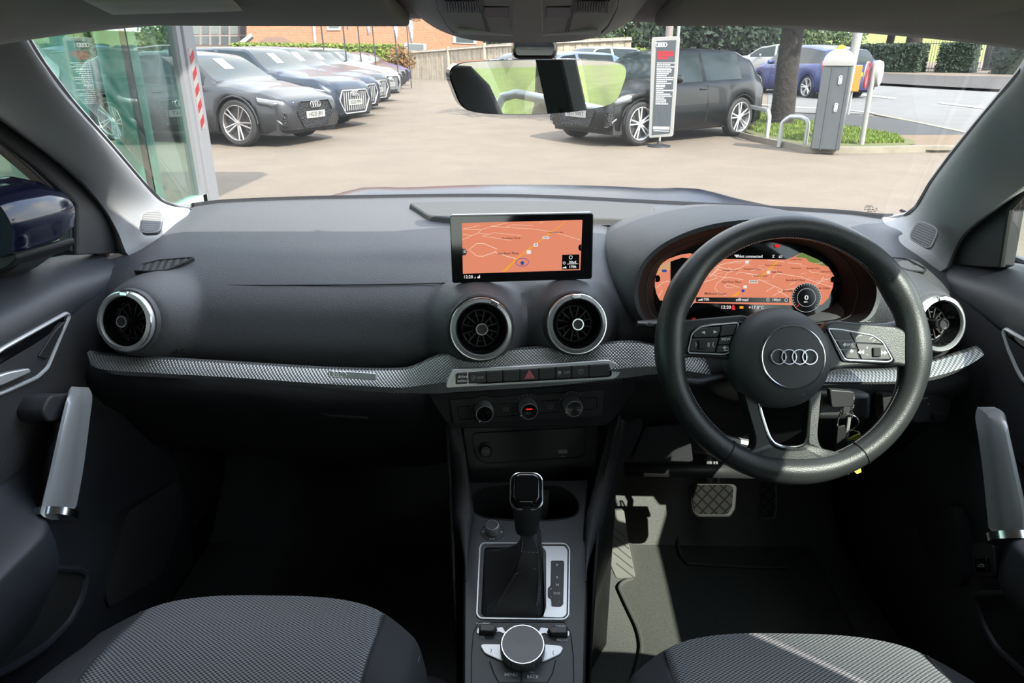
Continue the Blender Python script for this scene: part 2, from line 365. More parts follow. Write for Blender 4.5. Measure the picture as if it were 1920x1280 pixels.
def rounded(pts, r, n=4):                       # round the corners of a polygon
    out = []; m = len(pts)
    for i in range(m):
        a, b, c = Vector(pts[i - 1][:2]), Vector(pts[i][:2]), Vector(pts[(i + 1) % m][:2])
        u = (a - b); v = (c - b); rr = min(r, u.length * .45, v.length * .45); u.normalize(); v.normalize()
        p, q = b + u * rr, b + v * rr
        for k in range(n + 1):
            t = k / n; z = p * (1 - t) ** 2 + b * 2 * t * (1 - t) + q * t * t; out.append((z.x, z.y))
    return out
def rings(mb, cx, cy, r, z, tube, m='', M=None, pitch=1.45):    # four overlapping rings
    for k in range(4):
        x = cx + (k - 1.5) * r * pitch
        mb.tube([(x + r * math.cos(t * math.pi / 16), cy + r * math.sin(t * math.pi / 16), z) for t in range(32)], tube, 6, m, M, closed=True)
    return mb
# ================================================================ CABIN SHELL
SX = .78                                        # half width of the glass line
# floor of the cabin
mb = MB()
rows = []
for j in range(30):
    y = -1.7 + j * (1.75 + 1.7) / 29
    z = .33 if y < 1.33 else .33 + (y - 1.33) * 1.5
    z = min(z, .95)
    rows.append([(-.74 + 1.48 * i / 30, y, z) for i in range(31)])
structure(mb.grid(rows).build('floor', 'carpet'))
# firewall and sides below the glass (body shell)
for s, n in ((-1, 'wall_left'), (1, 'wall_right')):
    mb = MB(); prof = [(.74, .30), (.80, .34), (.86, .5), (.88, .75), (.85, .98), (.80, 1.03)]
    mb.grid([[(s * x, y, z) for y in [-1.75 + k * .172 for k in range(20)]] for x, z in prof], flip=s > 0)
    mb.box((s * .70 if s > 0 else -.76, -1.75, .28), (s * .76 if s > 0 else -.70, 1.45, .40))
    structure(mb.build(n, 'body_blue', solid=.006))
mb = MB(); mb.box((-.84, 1.535, .3), (.84, 1.55, .95)); mb.box((-.84, 1.2, .3), (-.70, 1.57, .96)); mb.box((.70, 1.2, .3), (.84, 1.57, .96)); structure(mb.build('wall_front', 'black_plastic'))
mb = MB(); mb.box((-.8, -1.76, .3), (.8, -1.74, 1.05)); 
structure(mb.build('wall_back', 'black_plastic'))
# headliner
def hdr_y(x): return .875 - .10 * (abs(x) / .6) ** 3 if abs(x) < .62 else .77
mb = MB(); rows = []
for j in range(26):
    t = j / 25; row = []
    for i in range(41):
        x = -.64 + 1.28 * i / 40; yf = hdr_y(x); y = lerp(yf, -1.5, t)
        z = 1.43 - .05 * (abs(x) / .64) ** 4 - (.052 + .012 * sm(-.1, .5, x)) * (1 - sm(0, .10, t)) - .04 * sm(.8, 1, t)
        row.append((x, y, z))
    rows.append(row)
mb.grid(rows, flip=True); structure(mb.build('ceiling', 'headliner', solid=.012))
mb = MB(); mb.grid([[(-.70 + 1.40 * i / 30, lerp(.90, -1.65, j / 14), 1.50 - .05 * (abs(-.7 + 1.4 * i / 30) / .7) ** 3 - .05 * (1 - sm(0, .15, j / 14)) - .06 * sm(.8, 1, j / 14)) for i in range(31)] for j in range(15)])
structure(mb.build('trim_1', 'body_blue', solid=.004))
for s in (-1, 1):
    # roof rail, B, C and D pillars
    mb = MB()
    path = crv([(s * .665, .76, 1.365), (s * .65, .62, 1.385), (s * .64, .1, 1.395), (s * .645, -.6, 1.385), (s * .66, -1.2, 1.34), (s * .70, -1.6, 1.24)], 8)
    mb.tube(path, .034, 10)
    structure(mb.build('trim_2' if s < 0 else 'trim_3', 'pillar'))
    mb = MB()
    def post(y0, y1, y2, y3, m=''):             # y at the sill (y0..y1) and at the roof (y2..y3)
        a = [(s * .765, y0, 1.0), (s * .765, y1, 1.0), (s * .64, y3, 1.39), (s * .64, y2, 1.39)]
        b = [(v[0] - s * .06, v[1], v[2]) for v in a]
        mb.add(a + b, [(0, 1, 2, 3), (7, 6, 5, 4), (0, 4, 5, 1), (1, 5, 6, 2), (2, 6, 7, 3), (3, 7, 4, 0)], m)
    post(.01, .155, .01, .14); post(-1.5, -1.36, -1.3, -1.2); post(-1.75, -1.45, -1.55, -1.2)
    mb.box((s * .76 if s < 0 else .69, .01, .35), (s * .69 if s < 0 else .76, .155, 1.01))
    structure(mb.build('trim_4' if s < 0 else 'trim_5', 'soft_black', bevel=.01))

# windscreen: edge curves measured from the photo on a raked, curved pane
wsb = [(345, 389), (420, 381), (620, 374), (955, 371), (1250, 384), (1560, 400), (1660, 409), (1692, 410)]
base = [P(a, b, Z=1.035 if 420 <= a <= 1560 else 1.038) for a, b in wsb]
baseC = crv(base, 6)
def ws_base(x):
    for a, b in zip(baseC, baseC[1:]):
        if x <= b.x: t = (x - a.x) / (b.x - a.x) if b.x > a.x else 0; return a.lerp(b, max(0, t) if t < 0 else t)
    return baseC[-1]
mb = MB(); rows = []
for j in range(13):
    t = j / 12; row = []
    for i in range(33):
        u = i / 32; xb = lerp(-.75, .765, u); b = ws_base(max(-.71, min(.72, xb))); yt = .86 - .05 * abs(2 * u - 1) ** 2
        p0 = Vector((xb, b.y + .02, 1.02)); p1 = Vector((lerp(-.63, .63, u), yt + .03, 1.40))
        p = p0.lerp(p1, t); p.z += .03 * math.sin(t * math.pi); row.append(tuple(p))
    rows.append(row)
mb.grid(rows); structure(mb.build('window_1', 'windscreen_glass', solid=.004))
wsg = bpy.data.objects['window_1']; Mg = frame(P(1632, 392, Y=1.36), P(1652, 392, Y=1.345) - P(1612, 392, Y=1.375), (0, -.5, .4))
mb = MB(); rings(mb, 0, .009, .0022, .0, .0003); [mb.box((x_, y_, 0), (x_ + l_, y_ + .0016, .0002)) for x_, y_, l_ in ((-.010, .003, .004), (-.004, .003, .006), (.004, .003, .003), (.010, .002, .004), (-.012, -.002, .003), (-.007, -.002, .007), (.002, -.002, .005), (.009, -.003, .004), (-.008, -.007, .010), (.004, -.007, .004))]; mb.build('glass_mark', 'black_plastic', wsg, M=Mg)
for s, k in ((-1, 2), (1, 4)):                  # side panes
    g = glass_rows = [[(s * .775, 1.10, 1.0), (s * .775, .5, 1.0), (s * .775, .14, 1.0)], [(s * .735, 1.06, 1.14), (s * .735, .5, 1.14), (s * .735, .14, 1.14)], [(s * .70, .90, 1.28), (s * .69, .48, 1.28), (s * .69, .14, 1.28)], [(s * .675, .78, 1.36), (s * .655, .45, 1.39), (s * .65, .14, 1.39)]]
    structure(MB().grid(g).build('window_%d' % k, 'side_glass', solid=.004))
    g = [[(s * .775, -.06, 1.0), (s * .775, -.8, 1.0), (s * .775, -1.4, 1.0)], [(s * .69, -.06, 1.28), (s * .69, -.8, 1.28), (s * .69, -1.35, 1.28)], [(s * .65, -.06, 1.39), (s * .65, -.8, 1.39), (s * .65, -1.3, 1.39)]]
    structure(MB().grid(g).build('window_%d' % (k + 1), 'side_glass', solid=.004))
structure(MB().grid([[(-.7, -1.76, 1.04), (0, -1.78, 1.04), (.7, -1.76, 1.04)], [(-.62, -1.3, 1.40), (0, -1.32, 1.41), (.62, -1.3, 1.40)]]).build('window_6', 'side_glass', solid=.004))

# A pillars: pale grained covers between the windscreen edge and the door frame
def pillar(inner, outer, sx, name, label, gr):
    # inner: px along windscreen edge with world Y; outer: px along the door side with |X|
    a = crv([P(x, y, Y=Y) for x, y, Y in inner], 6); b = crv([P(x, y, X=sx * X) for x, y, X in outer], 6)
    for k in range(8):
        u = (k + 1) / 8; a.insert(0, a[k - k].lerp(Vector((sx * .60, .70, 1.388)), u * .5)); b.insert(0, b[0].lerp(Vector((sx * .668, .66, 1.378)), u * .5))
    n = 48
    def res(c, t):
        k = t * (len(c) - 1); i = min(len(c) - 2, int(k)); return c[i].lerp(c[i + 1], k - i)
    rows = []
    for i in range(n + 1):
        p, q = res(a, i / n), res(b, i / n); row = [tuple(p + Vector((-sx * -.012, .03, .0)))]
        for j in range(11):
            u = j / 10; m = p.lerp(q, u); bul = math.sin(u * math.pi) ** .7 * .022
            m = m + Vector((-sx * bul, -bul * .9, bul * .5)); row.append(tuple(m))
        row.append(tuple(q + Vector((sx * .03, .02, 0)))); rows.append(row)
    t = thing(name, label, 'pillar cover', at=(0, 0, 0))
    MB().grid(rows, flip=sx < 0).build('cover', 'pillar', t, solid=.003)
    # speaker grille lying on the cover
    C = [P(x, y, Y=Y) for x, y, Y in gr]; c = sum(C, Vector()) / 4
    M = frame(c, C[1] - C[0], C[3] - C[0])
    if M.col[2].to_3d().dot(CAM - c) < 0: M = frame(c, C[0] - C[1], C[3] - C[0])
    pts = rounded([tuple((M.inverted() @ v)[:2]) for v in C], .012)
    g = sub('speaker_grille', t, M); MB().prism(pts, -.010, .0025).build('mesh_cover', 'speaker_cloth' if sx < 0 else 'speaker_dark', g, bevel=.0015)
    MB().tube([(p[0] * 1.03, p[1] * 1.03, .0008) for p in pts], .0014, 6, closed=True).build('surround', 'pillar', g)
    return t
L_in = [(20, 30, .83), (42, 66, .86), (75, 118, .91), (130, 190, 1.0), (200, 268, 1.12), (265, 343, 1.26), (300, 378, 1.36), (330, 389, 1.43), (353, 393, 1.46), (352, 425, 1.36), (318, 458, 1.26)]
L_out = [(-60, 150, .68), (-30, 180, .69), (0, 207, .70), (60, 258, .71), (120, 305, .715), (165, 350, .72), (200, 395, .725), (222, 435, .72), (236, 470, .71), (246, 480, .70), (262, 484, .69)]
pillar(L_in, L_out, -1, 'pillar_cover', 'pale grey windscreen pillar cover with sunlit speaker grille, left side', [(268, 398, 1.245), (306, 396, 1.255), (300, 436, 1.22), (262, 436, 1.21)][:4])
R_in = [(1960, 70, .80), (1921, 132, .86), (1880, 180, .93), (1836, 232, 1.0), (1790, 288, 1.1), (1748, 344, 1.21), (1722, 388, 1.31), (1700, 405, 1.37), (1672, 411, 1.40), (1655, 415, 1.39), (1668, 446, 1.30)]
R_out = [(1990, 290, .66), (1955, 318, .68), (1919, 347, .70), (1880, 376, .71), (1833, 412, .715), (1805, 438, .72), (1788, 468, .725), (1776, 496, .72), (1768, 505, .71), (1757, 508, .70), (1740, 500, .70)]
pillar(R_in, R_out, 1, 'pillar_cover', 'grey windscreen pillar cover with dark speaker grille, driver side on right', [(1722, 414, 1.20), (1760, 430, 1.165), (1742, 467, 1.15), (1704, 446, 1.19)])

for edge in (L_in[1:9], R_in[1:9]):
    MB().tube([tuple(P(x + (3 if x < 900 else -3), y, Y=Y + .012)) for x, y, Y in edge], .0045, 6).build('dotted_edge', 'black_plastic', bpy.data.objects['window_1'])
# sun visors and overhead console
def visor(px0, px1, sx, label):
    t = thing('sun_visor', label, 'sun visor', at=(0, 0, 0)); mb = MB(); rows = []
    for j in range(9):
        v = j / 8; row = []
        for i in range(25):
            u = i / 24; x = lerp(px0, px1, u); y = lerp(.855 - .05 * abs(x / .5) ** 3, .66, v)
            row.append((x, y, 1.372 + .035 * v - .010 * math.sin(v * math.pi)))
        rows.append(row)
    MB().grid(rows, flip=True).build('flap', 'headliner', t, solid=.018, bevel=.004)
    MB().tube([(px0 * .3 + px1 * .7 + d, .865, 1.369) for d in (-.012, .012)], .005, 8).build('hinge_clip', 'black_plastic', t)
    return t
vl = visor(-.50, -.13, -1, 'grey sun visor folded up over the passenger side with pale label')
vr = visor(.14, .52, 1, 'plain grey sun visor folded up over the driver side, right of overhead console')
def on_visor(px, py):
    d = ray(px, py); y = .8
    for k in range(30):
        z = 1.372 + .035 * (.855 - y) / .195 - .010 * math.sin(max(0, (.855 - y) / .195) * math.pi) - .0135; y = lerp(y, (z - CAM.z) / d.z * d.y, .3)
    return CAM + d * (y / d.y)
rows = [[tuple(on_visor(lerp(a, b, i / 8), lerp(y0, y1, i / 8))) for i in range(9)] for a, b, y0, y1 in ((212, 455, 27, 20), (190, 446, 17, 10), (170, 437, 7, 1), (150, 428, -3, -8))]
lb = MB().grid(rows).build('pale_patch', 'pale_cloth', vl, solid=.001); lb['label'] = 'pale textured patch'  # pale patch laid over the underside of the visor
# overhead console
t = thing('overhead_console', 'dark grey overhead console with grilles and reading lamps above the rear-view mirror', 'overhead console', at=(0, 0, 0))
def OC(px, py, Y): return P(px, py, Y=Y)
rows = []
for k, (yy, zc, sc_) in enumerate([(.93, 1.41, .97), (.885, 1.372, .985), (.868, 1.351, 1.0), (.860, 1.3485, 1.0), (.79, 1.3655, 1.0), (.72, 1.3825, .99), (.60, 1.405, .95), (.45, 1.415, .9)]):
    row = []
    for i in range(41):
        u = -1 + i / 20; hw = .150 * sc_ ; e = max(0, 1 - abs(u) ** 3.2)
        row.append((hw * u, yy, min(lerp(1.43, zc, e ** .6), 1.428)))
    rows.append(row)
MB().grid(rows, flip=True).build('housing', 'roof_plastic', t, solid=.004)
Fc = frame((0, .86, 1.3475), (1, 0, 0), (0, -.14, .034))
O = lambda pts: [tuple(q) for q in locs(Fc, pts)]
for s in (-1, 1):
    m_ = lambda x: 989 + s * (x - 989) * -1 if s > 0 else x
    for k in range(13):
        x = 836 + k * 5; a, b = O([(m_(x), 0), (m_(x + 3), 22)]); MB().tube([(*a, .0005), (*b, .0005)], .0010, 5).build('grille_slat', 'black_plastic', t, M=Fc)
    MB().tube([(*q, .0006) for q in O([(m_(815), -15), (m_(820), 15), (m_(838), 48), (m_(850), 60)])], .0009, 5).build('outer_seam', 'black_plastic', t, M=Fc)
    for x in (898, 903): MB().tube([(*q, .0006) for q in O([(m_(x), -15), (m_(x + 4), 20), (m_(x + 14), 57)])], .0008, 5).build('seam', 'black_plastic', t, M=Fc)
    MB().prism(O([(m_(857), 55), (m_(962), 62), (m_(962), 65), (m_(862), 62)]), -.001, .0014).build('reading_lamp', 'white_mark', t, M=Fc)
    MB().prism(O([(m_(908), 10), (m_(954), 10), (m_(954), 29), (m_(908), 29)]), -.001, .0018).build('lamp_switch', 'button', t, M=Fc, bevel=.0006)
MB().prism(O([(962, -10), (1016, -10), (1018, 55), (960, 55)]), -.001, .003).build('centre_cover', 'roof_plastic', t, M=Fc, bevel=.001)
# dotted shade bands on the glass either side of the console
for s in (-1, 1):
    mb = MB(); 
    for r_ in range(9):
        for c in range(26):
            u = c / 25; v = r_ / 8
            if v > math.sin(u * math.pi) ** .7: continue
            p = P(lerp(745, 800, u) if s < 0 else lerp(1195, 1262, u), (20 + 25 * v * (.4 + .8 * u)) if s < 0 else (22 + 24 * v * (1.2 - .7 * u)), Y=.90)
            mb.box((p.x - .00045, p.y, p.z - .00045), (p.x + .00045, p.y + .0003, p.z + .00045))
    structure(mb.build('trim_6' if s < 0 else 'trim_7', 'black_plastic'))

# rear-view mirror
nrm = Vector((.27, -.96, -.035)).normalized()
Mm = frame(P(1008, 164, Y=1.0), Vector((nrm.y * -1, nrm.x, 0)), (0, 0, 1))
if Mm.col[2].to_3d().y > 0: Mm = frame(P(1008, 164, Y=1.0), Vector((-nrm.y, nrm.x, 0)) , (0, 0, 1))
# keep the chosen normal
ex = Vector((0, 0, 1)).cross(nrm).normalized(); ey = nrm.cross(ex); Mm = frame(P(1008, 164, Y=1.0), ex, ey)
t = thing('rear_view_mirror', 'frameless rear-view mirror hanging from the windscreen, reflecting grass and a tree', 'rear-view mirror', M=Mm)
out = rounded(crv([Vector((*q, 0)) for q in locs(Mm, [(858, 120), (900, 114), (1010, 111), (1110, 112), (1160, 117), (1176, 132), (1168, 165), (1153, 192), (1110, 205), (1040, 213), (960, 215), (900, 212), (868, 201), (852, 170), (843, 138)])], 5, True), .0001, 1)
MB().prism(out, -.030, -.001, top=1.0).build('shell', 'gloss_black', t, bevel=.003)
MB().prism([(a * .985, b * .975) for a, b in out], -.001, .0006).build('mirror_glass', 'mirror', t)
stem = [P(1002, 74, Y=1.06), P(1002, 95, Y=1.05), P(1003, 118, Y=1.03)]
mb = MB(); q = [P(x, y, Y=1.045) for x, y in [(962, 72), (1040, 72), (1046, 82), (1046, 112), (958, 112), (958, 82)]]
Ms = frame(P(1002, 95, Y=1.045), (1, 0, 0), (0, .0, 1)); pts = rounded([tuple((Ms.inverted() @ v)[:2]) for v in q], .01)
mb.prism(pts, -.02, .012, top=.9); mb.build('mount_cover', 'gloss_black', t, M=Ms, bevel=.005)

# ================================================================ DASHBOARD
dash = thing('dashboard', 'charcoal dashboard with round vents and a silver lattice strip across the car', 'dashboard', at=(0, 0, 0))
YF = [(-.72, 1.015), (-.6, 1.01), (-.3, 1.0), (-.15, .992), (-.07, .997), (0, 1.003), (.08, 1.015), (.2, 1.03), (.4, 1.03), (.72, 1.02)]
ZT = [(-.72, .905), (-.66, .903), (-.48, .888), (-.30, .876), (-.2, .878), (-.13, .892), (0, .905), (.2, .905), (.4, .885), (.62, .89), (.72, .905)]
cur = dict()
def dash_prof(x):
    b = ws_base(max(-.71, min(.72, x))); yf = sinterp(YF, x); zt = sinterp(ZT, x)
    mid = 1 - sm(.15, .33, abs(x))
    pr = [(b.y + .035, 1.028), (b.y, 1.034), (lerp(yf + .17, b.y, .5), 1.043), (yf + .20, 1.030 + .004 * mid), (yf + .125, 1.016), (yf + .065, .996), (yf + .03, .972), (yf + .010, .940), (yf, .912), (yf + .003, zt + .004), (yf + .012, zt - .003), (yf + .05, zt - .012)]
    if abs(x) > .62:
        k = sm(.62, .73, abs(x)); pr = [(y + k * .06 * (i > 2), z - (.014 * k if 1 < i < 7 else 0)) for i, (y, z) in enumerate(pr)]
    return crv([(0, y, z) for y, z in pr], 9)
VENTS = [(240, 602, 1.065, 56, -9), (902, 616, 1.025, 58, 9), (1080, 607, 1.043, 56, 9), (1757, 607, 1.06, 52, 12)]
VF = []
for px, py, D, r, yaw in VENTS:
    c = P(px, py, D=D); a = R(yaw); el = R(17); n = Vector((math.sin(a) * math.cos(el), -math.cos(a) * math.cos(el), math.sin(el)))
    exx = Vector((math.cos(a), math.sin(a), 0)); VF.append((frame(c, exx, n.cross(exx)), c, n, r * D / FP))
CL = P(1410, 528, D=1.05)
mb = MB(); rows = []; NX = 190
for i in range(NX + 1):
    x = lerp(-.715, .715, i / NX); row = []
    for p in dash_prof(x):
        q = Vector((x, p.y, p.z))
        for M, c, n, r in VF:
            d = q - c; along = d.dot(n); rad = (d - n * along).length; k = 1 - sm(r * 1.0, r * 1.95, rad)
            if k > 0 and abs(along) < .12:
                tgt = -.006 if rad > r * .93 else -.05
                if tgt > along: q = q + n * (tgt - along) * k
                elif rad < r * .93: q = q + n * (tgt - along)
        # sink the panel behind the instrument binnacle
        u, v = (q.x - CL.x) / .185, (q.z - CL.z) / .088; e = math.hypot(u, v)
        if e < 1.25 and q.y < 1.3: q.y += .16 * (1 - sm(.8, 1.15, e))
        row.append(tuple(q))
    rows.append(row)
MB().grid(rows).build('upper_panel', 'dash', dash)
# raised pale plateau at the foot of the windscreen
pl = [(762, 384), (955, 381), (1130, 383), (1232, 389), (1218, 410), (1180, 416), (1112, 414), (845, 414), (800, 409)]
Mp = frame((0, 1.35, 1.047), (1, 0, 0), (0, 1, 0)); MB().prism(rounded(locs(Mp, pl), .02), -.01, .006, top=.985).build('speaker_plateau', 'plateau', dash, M=Mp, bevel=.003)
# seam on the passenger side
mb = MB(); mb.tube([tuple(P(x, y, Y=Y) + Vector((0, -.002, .002))) for x, y, Y in [(334, 526, 1.092), (350, 536, 1.075), (500, 536, 1.068), (700, 535, 1.065), (835, 532, 1.065)]], .0012, 5)
mb.build('airbag_seam', 'soft_black', dash)
mb = MB(); Ma = frame(P(325, 658, Y=1.0) , (1, 0, 0), (0, .1, 1)); mb.text('AIRBAG', .012, 0, 0, M=Ma, z=.0045); mb.build('airbag_mark', 'dash_low', dash)
# vents
def make_vent(i):
    M, c, n, r = VF[i]; v = sub('air_vent', dash, M)
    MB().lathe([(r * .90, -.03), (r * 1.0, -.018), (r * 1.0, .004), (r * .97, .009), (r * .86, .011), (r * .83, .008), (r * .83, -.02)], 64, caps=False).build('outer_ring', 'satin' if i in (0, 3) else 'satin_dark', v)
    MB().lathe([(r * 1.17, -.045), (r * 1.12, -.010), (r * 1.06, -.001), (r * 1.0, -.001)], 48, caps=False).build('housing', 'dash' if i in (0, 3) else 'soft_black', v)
    MB().tube([(r * .985 * math.cos(k * math.pi / 32), r * .985 * math.sin(k * math.pi / 32), .008) for k in range(64)], .0014, 6, closed=True).build('ring_edge', 'chrome', v)
    MB().lathe([(r * .83, .006), (r * .80, .007), (r * .70, -.012), (r * .60, -.016), (r * .58, -.03)], 64, caps=False).build('bezel', 'gloss_black', v)
    MB().tube([(r * .60 * math.cos(k * math.pi / 24), r * .60 * math.sin(k * math.pi / 24), -.014) for k in range(48)], .0018, 8, closed=True).build('inner_ring', 'black_plastic', v)
    MB().lathe([(0, -.034), (r * .6, -.034)], 32, caps=False).build('duct', 'rubber', v)
    for k in range(12):
        a = k * math.pi / 6 + .26; rr0, rr1 = r * .22, r * .58; d = Vector((math.cos(a), math.sin(a), 0)); s = Vector((-d.y, d.x, 0)) * .0009
        mb = MB(); p = [d * rr0 - s, d * rr1 - s, d * rr1 + s, d * rr0 + s]
        mb.prism([(q.x, q.y) for q in p], -.03, -.010); mb.build('fin', 'black_plastic', v)
    mb = MB()
    for k in range(0, 12, 2):
        a0 = k * math.pi / 6 + .26; mb.tube([(r * .42 * math.cos(a0 + t * .13), r * .42 * math.sin(a0 + t * .13), -.012) for t in range(5)], .001, 5)
    mb.build('fin_bridge', 'black_plastic', v)
    kn = sub('knob', v); MB().lathe([(r * .13, -.03), (r * .16, .0), (r * .185, .006), (r * .185, .012)], 32, caps=False).build('knob_stem', 'button', kn)
    MB().lathe([(r * .19, .006), (r * .205, .010), (r * .195, .0145), (r * .155, .0145), (r * .15, .012)], 32, caps=False).build('knob_ring', 'chrome', kn)
    MB().lathe([(r * .155, .0125), (0, .0125)], 24, caps=False).build('knob_cap', 'button', kn)
    ta = R({0: 88, 1: 62, 2: 90, 3: 92}[i]); Mt = Matrix.Rotation(ta, 4, 'Z')
    mb = MB(); mb.box((r * .84, -r * .15, .006), (r * 1.0, r * .15, .013)); o = mb.build('tab', 'chrome', v, bevel=.0015); o.matrix_basis = Mt
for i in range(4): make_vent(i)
# corner demister vents
def demist(px, o, n=7):
    M = frame(o, (1, 0, 0), (0, 1, .26)); q = locs(M, px)
    g = sub('demister_vent', dash, M); MB().prism(q, -.012, .001).build('slot', 'rubber', g)
    MB().tube([(a, b, .0015) for a, b in rounded(q, .004)], .0016, 6, closed=True).build('rim', 'dash_low', g)
    x0 = min(a for a, b in q); x1 = max(a for a, b in q)
    for k in range(n):
        x = lerp(x0, x1, (k + .9) / (n + .6)); ys = []
        for (a, b), (c_, d) in zip(q, q[1:] + q[:1]):
            if (a - x) * (c_ - x) < 0: ys.append(b + (d - b) * (x - a) / (c_ - a))
        if len(ys) >= 2:
            y0, y1 = min(ys), max(ys)
            MB().add([(x - .004, y0, .001), (x + .003, y0, .002), (x - .004, y1, .002), (x - .011, y1, .001), (x - .004, y0, .0), (x + .002, y0, .002), (x - .004, y1, .002), (x - .010, y1, .0)], [(0, 1, 2, 3), (7, 6, 5, 4), (0, 4, 5, 1), (1, 5, 6, 2), (2, 6, 7, 3), (3, 7, 4, 0)]).build('slat', 'dash', g)
demist([(252, 509), (266, 497), (300, 489), (364, 484), (345, 494), (312, 508), (280, 510)], P(300, 497, Z=1.0145))
demist([(1680, 500), (1664, 484), (1700, 487), (1736, 506), (1732, 511), (1700, 508)], P(1700, 497, Z=1.0125), 5)

# silver lattice strip
top = [(168, 659, .995), (200, 664, .99), (300, 671, .985), (450, 680, .98), (620, 690, .975), (740, 692, .972), (778, 686, .97), (818, 668, .968), (850, 662, .966), (900, 661, .965), (960, 655, .972), (1030, 650, .98), (1085, 650, .988), (1140, 643, .99), (1190, 641, .99), (1235, 649, .99), (1330, 672, .99), (1450, 688, .985), (1560, 694, .98), (1680, 691, .98), (1745, 676, .985), (1800, 660, .99), (1832, 650, .995)]
bot = [(190, 684, .985), (214, 695, .975), (300, 701, .968), (450, 709, .962), (620, 722, .956), (740, 730, .952), (778, 731, .950), (820, 731, .948), (850, 729, .948), (900, 726, .95), (960, 722, .952), (1030, 717, .955), (1085, 712, .96), (1140, 706, .965), (1190, 700, .97), (1235, 696, .97), (1330, 705, .97), (1450, 714, .965), (1560, 714, .962), (1680, 713, .96), (1745, 706, .965), (1800, 686, .975), (1833, 660, .985)]
A = crv([P(x, y, Y=Y) for x, y, Y in top], 6); B = crv([P(x, y, Y=Y) for x, y, Y in bot], 6)
rows = []
for a, b in zip(A, B):
    a = a + Vector((0, -.008, 0)); b = b + Vector((0, -.008, 0)); fold = a.lerp(b, .66) + Vector((0, -.008, .0))
    rows.append([tuple(a + Vector((0, .010, .0))), tuple(a + Vector((0, .001, 0))), tuple(a.lerp(fold, .5) + Vector((0, -.001, 0))), tuple(fold), tuple(b), tuple(b + Vector((0, .03, -.004)))])
tr = sub('decor_strip', dash); MB().grid(rows, flip=False).build('lattice_face', 'lattice', tr, solid=.003, angle=20)
Mb = frame(P(661, 703, Y=.945), P(704, 706, Y=.96) - P(616, 700, Y=.962), (0, .35, 1))
mb = MB(); rbox(mb, (-.036, -.0052), (.036, .0052), .002, -.001, .003); mb.build('badge_plate', 'satin', tr, M=Mb, bevel=.0008)
mb = MB(); rings(mb, -.021, 0, .0042, .0034, .0005, pitch=1.35); mb.build('badge_rings', 'chrome', tr, M=Mb)

# lower dashboard, passenger side and around the driver's knees
def low(x):
    zt = sinterp(ZT, x) - .016; k = sm(.10, .22, abs(x))
    yf = sinterp(YF, x)
    pr = [(yf + .06, zt), (yf - .004, zt - .02), (yf + .0, zt - .06), (yf + .03 + .02 * k, zt - .12), (yf + .07 + .03 * k, zt - .19), (yf + .16, zt - .25), (yf + .30, zt - .28), (yf + .46, zt - .28)]
    return crv([(x, y, z) for y, z in pr], 5)
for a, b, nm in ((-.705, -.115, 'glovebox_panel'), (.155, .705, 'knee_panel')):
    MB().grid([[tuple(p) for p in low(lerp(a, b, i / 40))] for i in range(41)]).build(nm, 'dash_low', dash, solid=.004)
MB().tube([tuple(P(x, y, Y=1.0)) for x, y in [(575, 762), (620, 778), (690, 783)]], .004, 6).build('glovebox_latch', 'black_plastic', dash)
# knee bolster pieces seen left of the column
Mk = frame(P(1230, 820, Y=1.08), (1, 0, 0), (0, .25, 1))
for pts, z in (([(1130, 775), (1200, 765), (1208, 800), (1180, 860), (1150, 862), (1148, 815)], .0), ([(1208, 800), (1290, 790), (1300, 866), (1182, 862)], .003)):
    MB().prism(rounded(locs(Mk, pts), .008), z - .03, z).build('knee_bolster', 'dash_low', dash, M=Mk, bevel=.003)
# ---------------------------------------------------------------- centre stack
def arot(a): return Vector((math.cos(R(a)), math.sin(R(a)), 0))
ex = arot(8.5)
stack = thing('centre_stack', 'black centre stack with button row and heater knobs under the middle vents', 'centre stack', at=(0, 0, 0))
